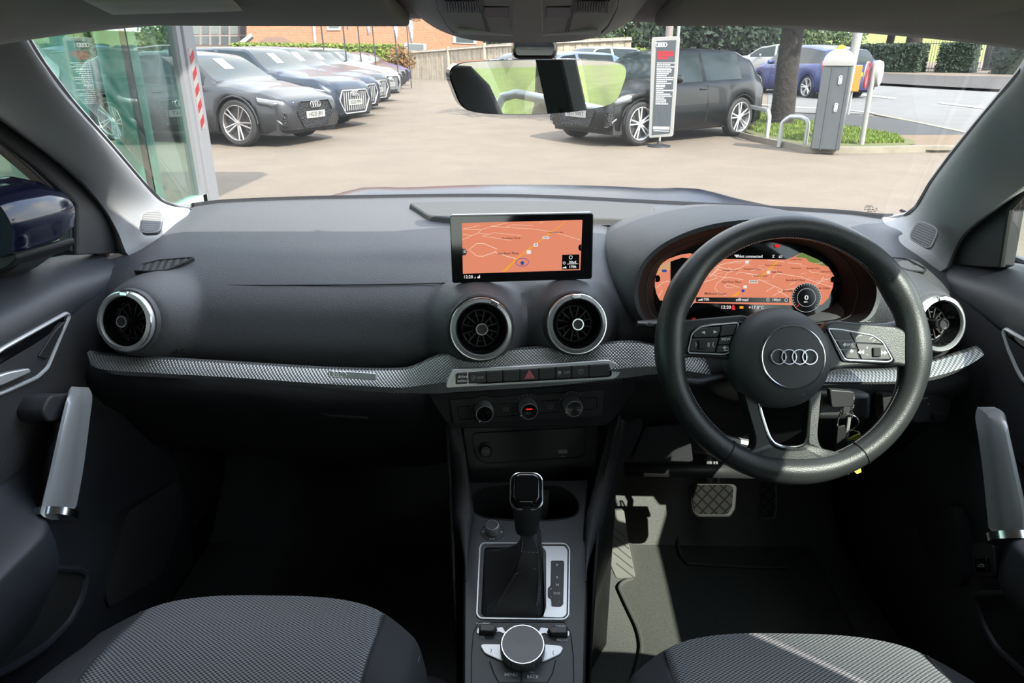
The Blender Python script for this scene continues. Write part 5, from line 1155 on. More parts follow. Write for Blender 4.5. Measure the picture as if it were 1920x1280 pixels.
# left door furniture
M = DF(-1, 60, 660, .70); q = locs(M, [(-30, 672), (0, 652), (118, 587), (124, 592), (108, 628), (82, 690), (62, 708), (0, 735), (-30, 745)])
rel = sub('release_surround', dl); MB().prism(rounded(q, .006), -.004, .004).build('recess', 'gloss_black', rel, M=M)
MB().tube([(a, b, .005) for a, b in rounded(q, .006)], .0030, 8, closed=True).build('chrome_edge', 'satin', rel, M=M)
MB().prism(rounded(locs(M, [(62, 668), (92, 622), (112, 602), (108, 618), (80, 672)]), .003), .002, .008).build('lock_switch', 'button', rel, M=M, bevel=.002)
MB().prism(rounded(locs(M, [(-30, 706), (0, 697), (38, 690), (40, 698), (0, 716), (-30, 728)]), .003), .004, .014).build('release_lever', 'satin', rel, M=M, bevel=.003)
def handle(s, top, bot, parent, w_, dx=.62):
    # silver bar between two pixels, standing off the door
    g = sub('pull_handle', parent); a = [P(x, y, X=s * X_) for x, y, X_ in top]; b = [P(x, y, X=s * X_) for x, y, X_ in bot]
    A_, B_ = crv(a, 6), crv(b, 6); rws = []
    for p, q_ in zip(A_, B_):
        row = []
        for k in range(9):
            u = k / 8; m_ = p.lerp(q_, u); bul = math.sin(u * math.pi) ** .6 * .012; row.append(tuple(m_ + Vector((-s * bul * .6, -bul, 0))))
        row += [tuple(q_ + Vector((s * .0, .022, 0))), tuple(p + Vector((s * .012, .022, 0)))]
        rws.append(row)
    mb = MB(); mb.grid(rws, wrap=True); k = len(rws[0]); mb.f.append(list(range(k))); mb.mi.append(0); mb.sm.append(True); mb.f.append([(len(rws) - 1) * k + i for i in range(k)]); mb.mi.append(0); mb.sm.append(True)
    mb.build('handle_bar', 'satin_paint', g, solid=0)
    # dark groove along the bar
    MB().tube([tuple(p.lerp(q_, .60) + Vector((-s * .005, -.011, 0))) for p, q_ in list(zip(A_, B_))[3:-3]], .0013, 5).build('groove', 'black_plastic', g)
    e0, e1 = A_[-1], B_[-1]; dirn = (A_[-1] - A_[-3]).normalized(); c0, c1 = e0 + dirn * .002, e1 + dirn * .002
    MB().tube([tuple(c0.lerp(c1, .5) + dirn * -.003 + Vector((0, .004, 0))), tuple(c0.lerp(c1, .5) + dirn * .007 + Vector((0, .004, 0)))], (c1 - c0).length * .48, 20).build('handle_collar', 'chrome', g)
    return g
g = handle(-1, [(132, 737, .655), (124, 752, .650), (112, 800, .645), (92, 890, .64), (75, 962, .635)], [(150, 738, .655), (157, 756, .65), (152, 800, .645), (140, 890, .64), (126, 966, .635)], dl, 0)
MB().prism(rounded(locs(DF(-1, 100, 770, .67), [(66, 772), (80, 742), (112, 737), (150, 737), (140, 760), (118, 790), (75, 790)]), .01), -.04, .01).build('handle_mount', 'soft_black', g, M=DF(-1, 100, 770, .67), bevel=.008)
g = handle(1, [(1866, 776, .655), (1886, 790, .65), (1896, 830, .645), (1912, 900, .64), (1935, 1005, .635)], [(1850, 776, .655), (1846, 796, .65), (1851, 830, .645), (1861, 900, .64), (1872, 1008, .635)], dr, 0)
# right door furniture
M = DF(1, 1900, 660, .70); q = locs(M, [(1960, 655), (1915, 630), (1893, 617), (1888, 622), (1898, 655), (1915, 695), (1925, 712), (1960, 740)])
rel = sub('release_surround', dr); MB().prism(rounded(q, .006), -.004, .004).build('recess', 'gloss_black', rel, M=M); MB().tube([(a, b, .005) for a, b in rounded(q, .006)], .0030, 8, closed=True).build('chrome_edge', 'satin', rel, M=M)
M = DF(1, 1850, 1050, .690); g = sub('boot_release', dr, M)
MB().prism(rounded(locs(M, [(1826, 1018), (1858, 1014), (1868, 1026), (1872, 1082), (1838, 1082), (1830, 1070)]), .004), -.006, .004).build('switch_bezel', 'button', g, bevel=.002)
MB().prism(rounded(locs(M, [(1837, 1048), (1860, 1046), (1863, 1072), (1841, 1073)]), .002), .003, .009).build('switch_key', 'gloss_black', g, bevel=.001)
MB().tube([(a, b, .0095) for a, b in locs(M, [(1845, 1062), (1849, 1058), (1856, 1058), (1857, 1062)])], .0006, 4, closed=True).build('switch_symbol', 'white_mark', g)
for s, dd, pts in ((-1, dl, [(-40, 1065), (60, 1063), (150, 1068), (160, 1078), (152, 1120), (130, 1165), (80, 1215), (20, 1252), (-40, 1280)]), (1, dr, [(1960, 1112), (1835, 1115), (1834, 1130), (1845, 1170), (1870, 1215), (1930, 1270), (1960, 1290)])):
    M = DF(s, 60 if s < 0 else 1880, 1150, .672); q = rounded(locs(M, pts), .02); MB().prism(q, -.05, .0).build('door_pocket', 'rubber', dd, M=M)
    MB().tube([(a, b, .001) for a, b in q], .006, 8, closed=True).build('pocket_lip', 'door_top', dd, M=M)
    # speaker panel ahead of the pocket
    M = DF(s, 290 if s < 0 else 1740, 1000, .682); pts2 = [(235, 960), (330, 900), (345, 960), (300, 1080), (200, 1140), (195, 1110)] if s < 0 else [(1730, 960), (1790, 945), (1800, 1000), (1810, 1100), (1760, 1090), (1720, 1000)]
    MB().prism(rounded(locs(M, pts2), .02), -.02, .003).build('speaker_cover', 'door_cloth', dd, M=M)
# lock pin disc on the right sill
M = frame(P(1880, 521, X=.745), (0, -1, 0), (1, 0, 0)); M = frame(P(1880, 521, X=.74), (1, 0, 0), (0, 1, 0)); MB().lathe([(.008, 0), (.008, .003), (.006, .004), (0, .0035)], 20, caps=False).build('lock_pin', 'button', dr, M=M)
# black window frames and mirror sail panels
for s, dd, pts in ((-1, dl, [(-80, 150), (-20, 185), (0, 203), (60, 254), (120, 300), (170, 348), (205, 390), (230, 435), (243, 474), (140, 478), (133, 470), (131, 385), (60, 320), (0, 268), (-80, 196)]),
                   (1, dr, [(1990, 285), (1945, 322), (1919, 343), (1880, 372), (1833, 408), (1803, 436), (1786, 466), (1774, 496), (1868, 502), (1878, 498), (1896, 394), (1925, 362), (1990, 300)])):
    px = 100 if s < 0 else 1850; M = DF(s, px, 380, .735); q = locs(M, pts); MB().prism(q, -.02, .0).build('window_frame', 'black_plastic', dd, M=M, bevel=.002)
    r_ = [(-30, 236), (60, 306), (130, 372), (139, 384), (140, 474)] if s < 0 else [(1960, 320), (1925, 358), (1897, 392), (1880, 500)]
    MB().tube([(a, b, .002) for a, b in locs(M, r_)], .005, 8).build('window_seal', 'rubber', dd, M=M)

# ================================================================ OUTSIDE OF OUR CAR: bonnet, mirror, wipers
bn = thing('bonnet', 'dark blue glossy car bonnet just beyond the windscreen', 'bonnet', at=(0, 0, 0))
rws = []
for j in range(16):
    t = j / 15; row = []
    for i in range(33):
        u = -1 + i / 16; hw = lerp(.74, .66, t); y = lerp(1.66 - .13 * abs(u) ** 2.2, 2.50 - .20 * abs(u) ** 2.5, t)
        z = 1.006 + .040 * sm(0, .35, t) - .16 * t * t - .05 * abs(u) ** 3 - .02 * t + .012 * math.exp(-((abs(u) - .62) / .10) ** 2) - (.02 * sm(.9, 1, abs(u)))
        row.append((u * hw + .01, y, z - .012))
    rws.append(row)
MB().grid(rws).build('bonnet_skin', 'bonnet_blue', bn, solid=.004)
mb = MB(); mb.tube([tuple(p + Vector((0, .04, -.008))) for p in baseC], .010, 8); mb.build('scuttle_panel', 'funnel_black', bn)
wp = thing('wing_mirror', 'dark blue door mirror outside the left window', 'door mirror', at=(-.93, .80, 1.10))
# housing built from the outline seen through the left window
Mo = frame(P(10, 430, X=-.93), (1, -.25, 0), (0, 0, 1)); Mo.translation = P(5, 430, Y=.95)
q = locs(Mo, [(-60, 345), (-20, 347), (5, 356), (30, 370), (48, 392), (60, 420), (58, 455), (52, 470), (0, 482), (-60, 490)]); qq = [(v.x, v.y) for v in crv([Vector((*p, 0)) for p in q], 4, True)]
c_ = (sum(a for a, b in qq) / len(qq), sum(b for a, b in qq) / len(qq)); rws = []
for k, s_ in ((-.10, .35), (-.085, .7), (-.05, .93), (0, 1), (.02, .985), (.028, .95)): rws.append([(c_[0] + (a - c_[0]) * s_, c_[1] + (b - c_[1]) * s_, k) for a, b in qq])
mb = MB(); mb.grid(rws, wrap=True); m = len(qq); mb.f.append([5 * m + i for i in range(m)]); mb.mi.append(0); mb.sm.append(True); o = mb.build('housing', 'body_blue', wp, M=Mo)
q = locs(Mo, [(-60, 489), (0, 480), (50, 468), (54, 480), (40, 494), (0, 510), (-60, 530)]); MB().prism(rounded(q, .01), -.08, .02).build('lower_shell', 'dash_low', wp, M=Mo, bevel=.006)
q = locs(Mo, [(-60, 530), (0, 508), (52, 482), (30, 500), (0, 522), (-60, 545)]); MB().prism(rounded(q, .004), -.06, .0).build('mirror_foot', 'black_plastic', wp, M=Mo, bevel=.004)
# ================================================================ OUTSIDE
def gpoly(mb, pts, dz, m='', step=None):
    w_ = [gnd(x, y, dz) for x, y in pts]; mb.add([tuple(v) for v in w_], [list(range(len(w_)))], m, smooth=False); return mb
def gworld(p, dz=0): return (p[0], p[1], G(p[0], p[1]) + dz)
def patch(pts, dz, n=22):                       # ground patch between two pixel curves (near, far)
    near, far = pts; a = crv([gnd(x, y) for x, y in near], 6); b = crv([gnd(x, y) for x, y in far], 6); rws = []
    k = max(len(a), len(b))
    def res(c, t): t = t * (len(c) - 1); i = min(len(c) - 2, int(t)); return c[i].lerp(c[i + 1], t - i)
    for i in range(k * 2):
        p, q = res(a, i / (k * 2 - 1)), res(b, i / (k * 2 - 1)); rws.append([gworld(p.lerp(q, j / n), dz) for j in range(n + 1)])
    return rws
# one big sheet of asphalt
xs_ = [-120, -80, -50, -30, -20, -14, -10, -7, -5, -3, -1, 0, 1, 2, 3, 4, 5, 6, 7, 8, 10, 12, 15, 20, 26, 34, 50, 80, 120]
ys_ = [-60, -30, -15, -8, -4, 0, 4, 8, 10, 12, 14, 16, 18, 20, 23, 26, 30, 34, 38, 42, 48, 55, 65, 80, 110, 160]
structure(MB().grid([[gworld((x, y)) for x in xs_] for y in ys_]).build('ground', 'asphalt'))
# road, footway, tactile paving, far verge
n_ = [(1440, 205), (1500, 212), (1595, 214), (1640, 216), (1720, 230), (1838, 255), (1990, 290)]; f_ = [(1440, 152), (1500, 150), (1600, 156), (1700, 160), (1790, 166), (1900, 172), (2060, 178)]
structure(MB().grid(patch((n_, f_), .012)).build('trim_8', 'road'))
n_ = [(1520, 262), (1600, 262), (1650, 258), (1760, 258), (1835, 257), (1900, 262)]; f_ = [(1440, 208), (1500, 214), (1600, 216), (1700, 228), (1800, 248), (1845, 256)]
structure(MB().grid(patch((n_, f_), .018)).build('trim_9', 'footway'))
structure(MB().grid(patch(([(1700, 272), (1735, 286), (1800, 288), (1870, 300)], [(1650, 258), (1740, 258), (1825, 258), (1900, 262)]), .04)).build('trim_10', 'tactile'))
structure(MB().grid(patch(([(1380, 168), (1500, 158), (1620, 160), (1760, 168), (1900, 175), (2060, 182)], [(1380, 138), (1500, 140), (1620, 140), (1760, 146), (1900, 148), (2060, 150)]), .10)).build('trim_11', 'verge'))
mb = MB()
for q in ([(1592, 177), (1600, 175), (1682, 183), (1676, 186)], [(1758, 194), (1766, 192), (1872, 204), (1868, 207)], [(1400, 196), (1402, 194), (1595, 206), (1595, 208)], [(1595, 206), (1640, 211), (1640, 213), (1595, 208)]): gpoly(mb, q, .022)
structure(mb.build('trim_12', 'road_paint'))
mb = MB()
for q in ([(1640, 213), (1700, 224), (1760, 236), (1836, 252), (1836, 254), (1760, 238.5), (1700, 226), (1640, 215)],): gpoly(mb, q, .024)
structure(mb.build('trim_13', 'yellow_paint'))
# grass island with its kerb
isl = [(1388, 250), (1402, 256), (1432, 266), (1480, 277), (1520, 284), (1600, 286), (1700, 281), (1715, 276)]
isf = [(1400, 212), (1440, 218), (1480, 226), (1540, 238), (1600, 246), (1650, 258), (1690, 266), (1712, 272)]
structure(MB().grid(patch((isl, isf), .07, 10)).build('trim_14', 'soil'))
kp = [gnd(x, y) for x, y in [(1386, 258), (1402, 262), (1432, 270), (1480, 280), (1520, 287), (1600, 289), (1680, 288), (1735, 286), (1800, 287)]]
mb = MB(); K1 = crv(kp, 5); rws = [[tuple(p + Vector((0, .0, .0))), tuple(p + Vector((0, .02, .09))), tuple(p + Vector((.02, .16, .095))), tuple(p + Vector((.02, .17, .0)))] for p in K1]; mb.grid(rws); structure(mb.build('trim_15', 'kerb'))
gr = random.Random(8)
def grass(name, label, near, far, n, hgt, m, seed):
    rws = patch((near, far), .07, 12); mb = MB(); rr = random.Random(seed)
    vs = []; fs = []
    for k in range(n):
        i = rr.randrange(len(rws) - 1); j = rr.randrange(12); a, b = Vector(rws[i][j]), Vector(rws[i + 1][j + 1]); p = Vector((rr.uniform(a.x, b.x), rr.uniform(a.y, b.y), a.z)); h = hgt * rr.uniform(.5, 1.3); t = rr.uniform(0, 6.28)
        d = Vector((math.cos(t), math.sin(t), 0)) * h * .18; l = Vector((rr.gauss(0, .3), rr.gauss(0, .3), 1)) * h; q = len(vs); vs += [p - d, p + d, p + l]; fs.append((q, q + 1, q + 2))
    mb.add(vs, fs, smooth=False); return tag(mb.build(name, m), label, 'grass', kind='stuff')
grass('grass', 'sunlit green grass on the kerbed island around the barrier post', [(1402, 250), (1450, 264), (1520, 276), (1600, 278), (1690, 276)], [(1402, 214), (1450, 221), (1520, 236), (1600, 247), (1680, 264)], 16000, .055, 'grass_blade', 3)

# ------------------------------------------------------------- cars
def build_car(name, label, pos, heading, L=4.35, W=1.80, H=1.43, wb=2.63, r=.33, paint='car_grey', kind='hatch', grille=True, plate='HG25 JRV', group=None, detail=True, rim='satin', sticker=False, mirror_cap=None, white_plate=True, tilt=0):
    a = math.atan2(heading[1], heading[0]); z0 = pos[2] if len(pos) > 2 else G(pos[0], pos[1])
    t = thing(name, label, 'car', M=Matrix.Translation((pos[0], pos[1], z0)) @ Matrix.Rotation(a, 4, 'Z'), group=group)
    h = L / 2; xf, xr = wb / 2 + .02 * L - .04, -wb / 2 + .02 * L - .04
    k = H / 1.43
    if kind == 'suv': topl = [(-h, .95 * k), (-h + .03, 1.10 * k), (-h + .32, 1.33 * k), (-h + .7, 1.415 * k), (-.2, 1.43 * k), (.25, 1.41 * k), (.98, 1.03 * k), (h - .5, .93 * k), (h - .12, .84 * k), (h, .70 * k)]; belt = [(-h, .93 * k), (-h + .5, .97 * k), (1.0, .93 * k), (h - .4, .87 * k), (h, .68 * k)]
    elif kind == 'mpv': topl = [(-h, .95), (-h + .04, 1.10), (-h + .45, 1.36), (-.6, 1.47), (-.1, 1.49), (.5, 1.40), (1.35, 1.0), (h - .35, .88), (h - .05, .72), (h, .62)]; belt = [(-h, .9), (-h + .5, .95), (1.2, .92), (h - .3, .80), (h, .6)]
    else: topl = [(-h, .90 * k), (-h + .04, 1.02 * k), (-h + .42, 1.30 * k), (-h + .80, 1.405 * k), (-.25, 1.43 * k), (.22, 1.395 * k), (1.12, .965 * k), (h - .50, .87 * k), (h - .15, .76 * k), (h, .66 * k)]; belt = [(-h, .86 * k), (-h + .4, .94 * k), (1.0, .895 * k), (h - .5, .80 * k), (h - .1, .70 * k), (h, .62 * k)]
    hw = [(-h, .80), (-h + .10, .90), (-h + .5, .98), (-h + 1.0, 1.0), (h - 1.1, 1.0), (h - .6, .97), (h - .22, .89), (h - .06, .80), (h, .72)]
    st = sorted(set([-h + L * i / 46 for i in range(47)] + [x + r * 1.15 * math.cos(t_ * math.pi / 8) for x in (xf, xr) for t_ in range(9)]))
    body = []; sill = .20 if kind != 'suv' else .24
    for x in st:
        tp_, bl = sinterp(topl, x), sinterp(belt, x); w2 = sinterp(hw, x) * W / 2; zb = sill + .05 * sm(h - .5, h, abs(x))
        arch = 0
        for xc in (xf, xr):
            dd = r * 1.13
            if abs(x - xc) < dd: zz = r + math.sqrt(max(0, dd * dd - (x - xc) ** 2)); zb = max(zb, zz - .0); arch = 1
        gh = tp_ - bl; green = gh > .10
        zb = min(zb, bl - .12)
        zm = max(.50, zb + .03)
        row = [(w2 * .90, zb), (w2 * .985, zb + .025), (w2 * 1.0, max(zm, zb + .05)), (w2 * .985, lerp(max(zm, zb + .05), bl, .72)), (w2 * .945, bl - .01), (w2 * .915, bl + .012)]
        if green: yy = w2 * .915 - gh * .36; row += [(lerp(w2 * .915, yy, .5), lerp(bl, tp_, .48)), (yy, tp_ - .065), (yy - .05, tp_ - .022), (yy * .5, tp_ + .0)]
        else: row += [(w2 * .86, lerp(bl, tp_, .35)), (w2 * .78, lerp(bl, tp_, .62)), (w2 * .66, lerp(bl, tp_, .85)), (w2 * .36, tp_)]
        row.append((0, tp_ + .004)); body.append((x, row, green, gh, arch))
    parts = {'body': MB(), 'windscreen': MB(), 'rear_window': MB(), 'left_windows': MB(), 'right_windows': MB()}
    for s in (1, -1):
        V = [[(x, s * y, z) for y, z in row] for x, row, *_ in body]
        for i in range(len(V) - 1):
            x0, x1 = body[i][0], body[i + 1][0]; xm = (x0 + x1) / 2; gr_ = body[i][3] > .18 and body[i + 1][3] > .18
            slope = (sinterp(topl, x1) - sinterp(topl, x0)) / max(1e-6, x1 - x0)
            for j in range(10):
                tgt = 'body'
                bp = {'suv': (-.35, -.25), 'mpv': (-.1, .02)}.get(kind, (-.22, -.13) if kind == 'hatch' else (-.5, -.4))
                if gr_ and j in (5, 6) and not (bp[0] < xm < bp[1]) and not slope < -.40 - (j - 5) * 2 and xm > -h + (.78 if kind == 'hatch' else .5): tgt = 'left_windows' if s > 0 else 'right_windows'
                if gr_ and j in (5, 6) and xm > 0 and body[i + 1][3] > .16: tgt = 'left_windows' if s > 0 else 'right_windows'
                if j >= 8 and slope < -.38 and xm > -.1 and body[i][3] > .11 and body[i + 1][3] > .04: tgt = 'windscreen'
                if j >= 8 and slope > .45 and xm < -h + .75 and sinterp(topl, xm) > 1.05 * k: tgt = 'rear_window'
                q = [V[i][j], V[i + 1][j], V[i + 1][j + 1], V[i][j + 1]]
                parts[tgt].add(q, [(0, 1, 2, 3) if s > 0 else (3, 2, 1, 0)])
        # nose and tail caps
        for idx in (0, -1):
            ring_ = V[idx]; c0 = (ring_[0][0], 0, ring_[0][2]); parts['body'].add(ring_ + [c0], [list(range(len(ring_) + 1))])
    for n2, mb in parts.items():
        if mb.f:
            m_ = paint if n2 == 'body' else 'car_glass'; me = mb.build(n2, m_, t, angle=50)
            b2 = bmesh.new(); b2.from_mesh(me.data); bmesh.ops.remove_doubles(b2, verts=b2.verts, dist=.0008); bmesh.ops.recalc_face_normals(b2, faces=b2.faces); b2.to_mesh(me.data); b2.free()
    # dark underbody
    MB().box((-h + .15, -W / 2 + .12, sill - .02), (h - .15, W / 2 - .12, .62 * k)).build('underbody', 'rubber', t)
    for xc in (xf, xr):
        for s in (1, -1):
            y = s * (W / 2 - .125); Mw_ = Matrix.Translation((xc, y, r)) @ Matrix.Rotation(R(-90 * s), 4, 'X'); wl = sub('wheel', t, Mw_)
            MB().lathe([(r * .77, .105), (r * .90, .112), (r * .985, .085), (r, .04), (r, -.06), (r * .9, -.1), (r * .6, -.1)], 36, caps=False).build('tyre', 'rubber', wl)
            if detail:
                mb = MB(); mb.lathe([(r * .78, .10), (r * .75, .108), (r * .72, .095), (r * .72, .0)], 36, caps=False); mb.lathe([(r * .14, .085), (0, .09)], 20, caps=False)
                for q_ in range(10):
                    a1 = R(q_ * 36 + 8); a2 = a1 + R(11 if q_ % 2 else -7)
                    p0, p1 = (r * .10 * math.cos(a1), r * .10 * math.sin(a1), .075), (r * .73 * math.cos(a2), r * .73 * math.sin(a2), .098); mb.tube([p0, p1], [.016, .013], 5, flat=.8)
                mb.build('rim', rim, wl)
            else: mb = MB(); mb.lathe([(r * .78, .10), (r * .6, .09), (0, .08)], 20, caps=False); mb.build('rim', rim, wl)
            MB().lathe([(r * .75, .03), (0, .03)], 20, caps=False).build('brake_disc', 'black_plastic', wl)
            if detail and s: MB().tube([((r * 1.14) * math.cos(q_ * math.pi / 12) + xc, s * (W / 2 * .985), r + r * 1.14 * math.sin(q_ * math.pi / 12)) for q_ in range(0, 13)], .014, 5).build('arch_lip', 'black_plastic' if kind == 'suv' else paint, t)
    # front: grille, plate, lamps
    if grille:
        zc = .53 * k; Mf_ = frame(Vector((h - .01, 0, zc)), (0, 1, 0), (0, 0, 1)); gs = 1.12 if kind == 'suv' else 1
        gp = [(-.40 * gs, .14 * gs), (.40 * gs, .14 * gs), (.50 * gs, -.02), (.34 * gs, -.27), (-.34 * gs, -.27), (-.50 * gs, -.02)]
        gg = sub('grille', t, Mf_); MB().prism(rounded(gp, .03), -.05, .018).build('mesh_panel', 'grille_mesh', gg)
        MB().tube([(a_, b_, .02) for a_, b_ in rounded(gp, .03)], .012, 6, closed=True).build('grille_frame', 'satin' if kind == 'suv' and detail else 'gloss_black', gg)
        if kind == 'suv':
            mb = MB()
            for q_ in range(11): x = -.40 + q_ * .08; mb.box((x - .008, -.22, .018), (x + .008, .13, .03))
            mb.build('grille_bars', 'satin', gg)
        mb = MB(); rings(mb, 0, .085 * gs, .045, .036, .008, pitch=1.4); mb.build('ring_emblem', 'chrome', gg)
        MB().box((-.26, -.125, .022), (.26, -.015, .034)).build('number_plate', 'white_plate', gg); MB().text(plate, .095, 0, -.07, z=.035).build('plate_letters', 'black_plastic', gg)
        for s in (1, -1):
            lm = sub('headlamp', t); mb = MB(); pts = []
            for u in range(7):
                x = h - .04 - .42 * (u / 6) ** 1.1; w2 = sinterp(hw, x) * W / 2; ins = lerp(.20, .0, min(1, u / 2.5))
                y = s * (w2 * .985 - ins + .012); zt_ = lerp(.675, .745, u / 6) * k; zb_ = lerp(.575, .655, u / 6) * k; pts.append([(x + .012, y, zb_), (x + .02, y * 1.005, (zb_ + zt_) / 2), (x, y * .985, zt_)])
            mb.grid(pts, flip=s < 0); mb.build('lens', 'lamp_dark', lm, solid=.01); MB().tube([tuple(Vector(q_[2]) + Vector((.012, s * .006, -.018))) for q_ in pts], .013, 5).build('light_strip', 'lamp_glass', lm)
            mb = MB(); mb.prism([(s * .52, -.04), (s * .74, -.02), (s * .76, -.22), (s * .56, -.26)], -.16, -.03 if abs(s) else 0, M=Mf_); mb.build('side_intake', 'grille_mesh', t)
            MB().tube([tuple(Mf_ @ Vector(v)) for v in [(s * .50, -.27, -.0), (s * .70, -.24, -.06), (s * .80, -.12, -.16)]], .014, 6).build('intake_trim', 'satin_dark', t)
    else:
        for s in (1, -1):
            mb = MB(); x = -h; mb.grid([[(x + .10 + q_ * .08, s * (sinterp(hw, x + .10 + q_ * .08) * W / 2 * .97 + .012), z) for q_ in range(4)] for z in (.72 * k, .86 * k, 1.0 * k)]); mb.build('tail_lamp', 'tail_red', t, solid=.02)
        MB().box((-h - .02, -.26, .62), (-h + .02, .26, .73)).build('number_plate', 'plate_yellow', t)
    for s in (1, -1):
        mb = MB(); mb.lathe([(.0, -.11), (.06, -.09), (.075, 0), (.06, .09), (0, .11)], 14, M=Matrix.Translation((.62 if kind != 'suv' else .68, s * (W / 2 + .06), .97 * k)) @ Matrix.Rotation(R(90), 4, 'X'), sx=.9, sy=.95, caps=False); mb.build('door_mirror', mirror_cap or paint, t)
    if detail:
        for s in (1, -1):
            mb = MB(); mb.tube([(-.22, s * W / 2 * .985, .80 * k), (-.05, s * W / 2 * .99, .805 * k)], .013, 6); mb.build('door_handle', paint, t)
            mb = MB()
            for xx in (.72, -.23): mb.tube([(xx - .0, s * W / 2 * (1.003), .30), (xx - .04, s * W / 2 * 1.003, .60), (xx - .02, s * W / 2 * .975, .86 * k)], .004, 4)
            mb.build('door_gap', 'rubber', t)
    if sticker:
        pz = [(.62, sticker * .18, 1.19), (.62, sticker * .18 + .16, 1.19)]
        x0 = .50; z = sinterp(topl, x0); x1 = .72; z1 = sinterp(topl, x1)
        mb = MB(); y0 = -.12; mb.add([(x0, y0 - .12, z - .03), (x0, y0 + .12, z - .03), (x1, y0 + .12, z1 - .03), (x1, y0 - .12, z1 - .03), (x0, y0 - .12, z + .012), (x0, y0 + .12, z + .012), (x1, y0 + .12, z1 + .012), (x1, y0 - .12, z1 + .012)], [(3, 2, 1, 0), (4, 5, 6, 7), (0, 1, 5, 4), (1, 2, 6, 5), (2, 3, 7, 6), (3, 0, 4, 7)]); mb.build('price_card', 'white_card', t)
    return t
def front_at(px, py, head, W, L, wb, r, corner=None):
    """centre of a car whose near front wheel touches the ground at this pixel"""
    g = gnd(px, py); hd = Vector(head).normalized(); left = Vector((-hd.y, hd.x)); return g, hd, left
# left row: near-side (right-hand) front wheel of the grey car at (458, 274)
hd = Vector((.95, -.31)).normalized(); lf = Vector((-hd.y, hd.x))
g = gnd(458, 275); L = 4.45; wb = 2.63; xf = wb / 2 + .02 * L - .04
c = Vector((g.x, g.y)) - hd * xf + lf * (1.85 / 2 - .12)
build_car('hatchback', 'dark grey hatchback nearest in the left row, with large black grille', (c.x, c.y), hd, L=L, W=1.85, H=1.44, wb=wb, r=.36, paint='car_grey', kind='hatch', plate='HG25 JRV', group='cars for sale in the left row', sticker=1, rim='rim_grey', mirror_cap='gloss_black')
row = [(668, 240, 'suv', 1.52, 'car_blue_grey', 'slate blue large off-roader second in the left row, barred grille', 4.6, 'SG25 PFN'),
       (697, 222, 'suv', 1.55, 'car_navy', 'navy off-roader third in the left row with price card', 4.5, 'EJ24 RWV'),
       (724, 207, 'suv', 1.55, 'car_grey', 'dark off-roader fourth in the left row beside the white one', 4.5, 'HX23 KLP'),
       (752, 192, 'suv', 1.56, 'car_white', 'white off-roader fifth in the left row with silver grille frame', 4.5, 'HF24 NYC'),
       (768, 176, 'hatch', 1.45, 'car_black', 'black hatchback just beyond the white car in left row', 4.3, 'HV22 OTE'),
       (779, 168, 'hatch', 1.45, 'car_grey', 'grey hatchback second from the end of the left row', 4.3, 'HN23 EEK'),
       (788, 161, 'hatch', 1.45, 'car_bright_blue', 'bright blue hatchback at the far end of the left row', 4.3, 'HK21 AAB')]
for px, py, kind, H, pt, lb_, L, pl_ in row:
    g = gnd(px, py); r_ = .36 if kind == 'suv' else .33; xf = 2.7 / 2 + .02 * L - .04
    c = Vector((g.x, g.y)) - hd * (xf + .35 + .036 * g.y)
    build_car('off_roader' if kind == 'suv' else 'hatchback', lb_, (c.x, c.y), hd, L=L, W=1.88, H=H, wb=2.7, r=r_, paint=pt, kind=kind, plate=pl_, group='cars for sale in the left row', sticker=1, detail=py > 200)
# right: black hatchback facing left
hd2 = Vector((-.74, -.67)).normalized(); lf2 = Vector((-hd2.y, hd2.x)); g = gnd(1192, 273); L = 3.97; wb = 2.47; xf = wb / 2 + .02 * L - .04
g2 = gnd(1385, 254); hd2 = Vector((g.x - g2.x, g.y - g2.y)).normalized(); lf2 = Vector((-hd2.y, hd2.x))
c = Vector((g.x, g.y)) - hd2 * xf - lf2 * (1.74 / 2 - .12)
build_car('hatchback', 'black three-door hatchback parked on the right behind the black price sign', (c.x, c.y), hd2, L=L - .08, W=1.74, H=1.49, wb=wb, r=.34, paint='car_black', kind='hatch', plate='HJ17 VWT', rim='satin')
hd3 = hd2
for px, py, d, pt, kd_, lb_, H in ((1010, 215, 19, 'car_silver_blue', 'hatch', 'pale blue car directly behind the black hatchback, right of mirror stem', 1.45), (1085, 170, 25.5, 'car_white', 'suv', 'white off-roader behind the mirror, roof showing above the pale blue car', 1.62), (950, 160, 28, 'car_silver_blue', 'hatch', 'pale silver-blue car left of the mirror stem in front of the fence', 1.45)):
    p = P(px, 110, D=d); build_car('off_roader' if kd_ == 'suv' else 'hatchback', lb_, (p.x + .5, p.y), hd2, L=4.3, W=1.8, H=H, wb=2.6, r=.33, paint=pt, kind=kd_, detail=False, plate='HT22 LMO')
# cars on the road
hdr_ = Vector((-.80, -.6)).normalized()
p = P(1590, 186, D=20.5); z = p.z; hb = Vector((-.80, .60)).normalized()
build_car('hatchback', 'blue hatchback on the road seen from behind, past the barrier post', (p.x - .55, p.y + 1.9, z), (-.24, .97), L=4.36, W=1.82, H=1.48, wb=2.65, r=.32, paint='car_bright_blue', kind='mpv', grille=False, detail=True)
p = P(1455, 147, D=33); build_car('people_carrier', 'silver car waiting on the road beyond the tree trunk', (p.x, p.y + .5, p.z), (-.93, .36), L=4.4, W=1.75, H=1.49, wb=2.7, r=.31, paint='car_silver', kind='mpv', grille=False, detail=False)

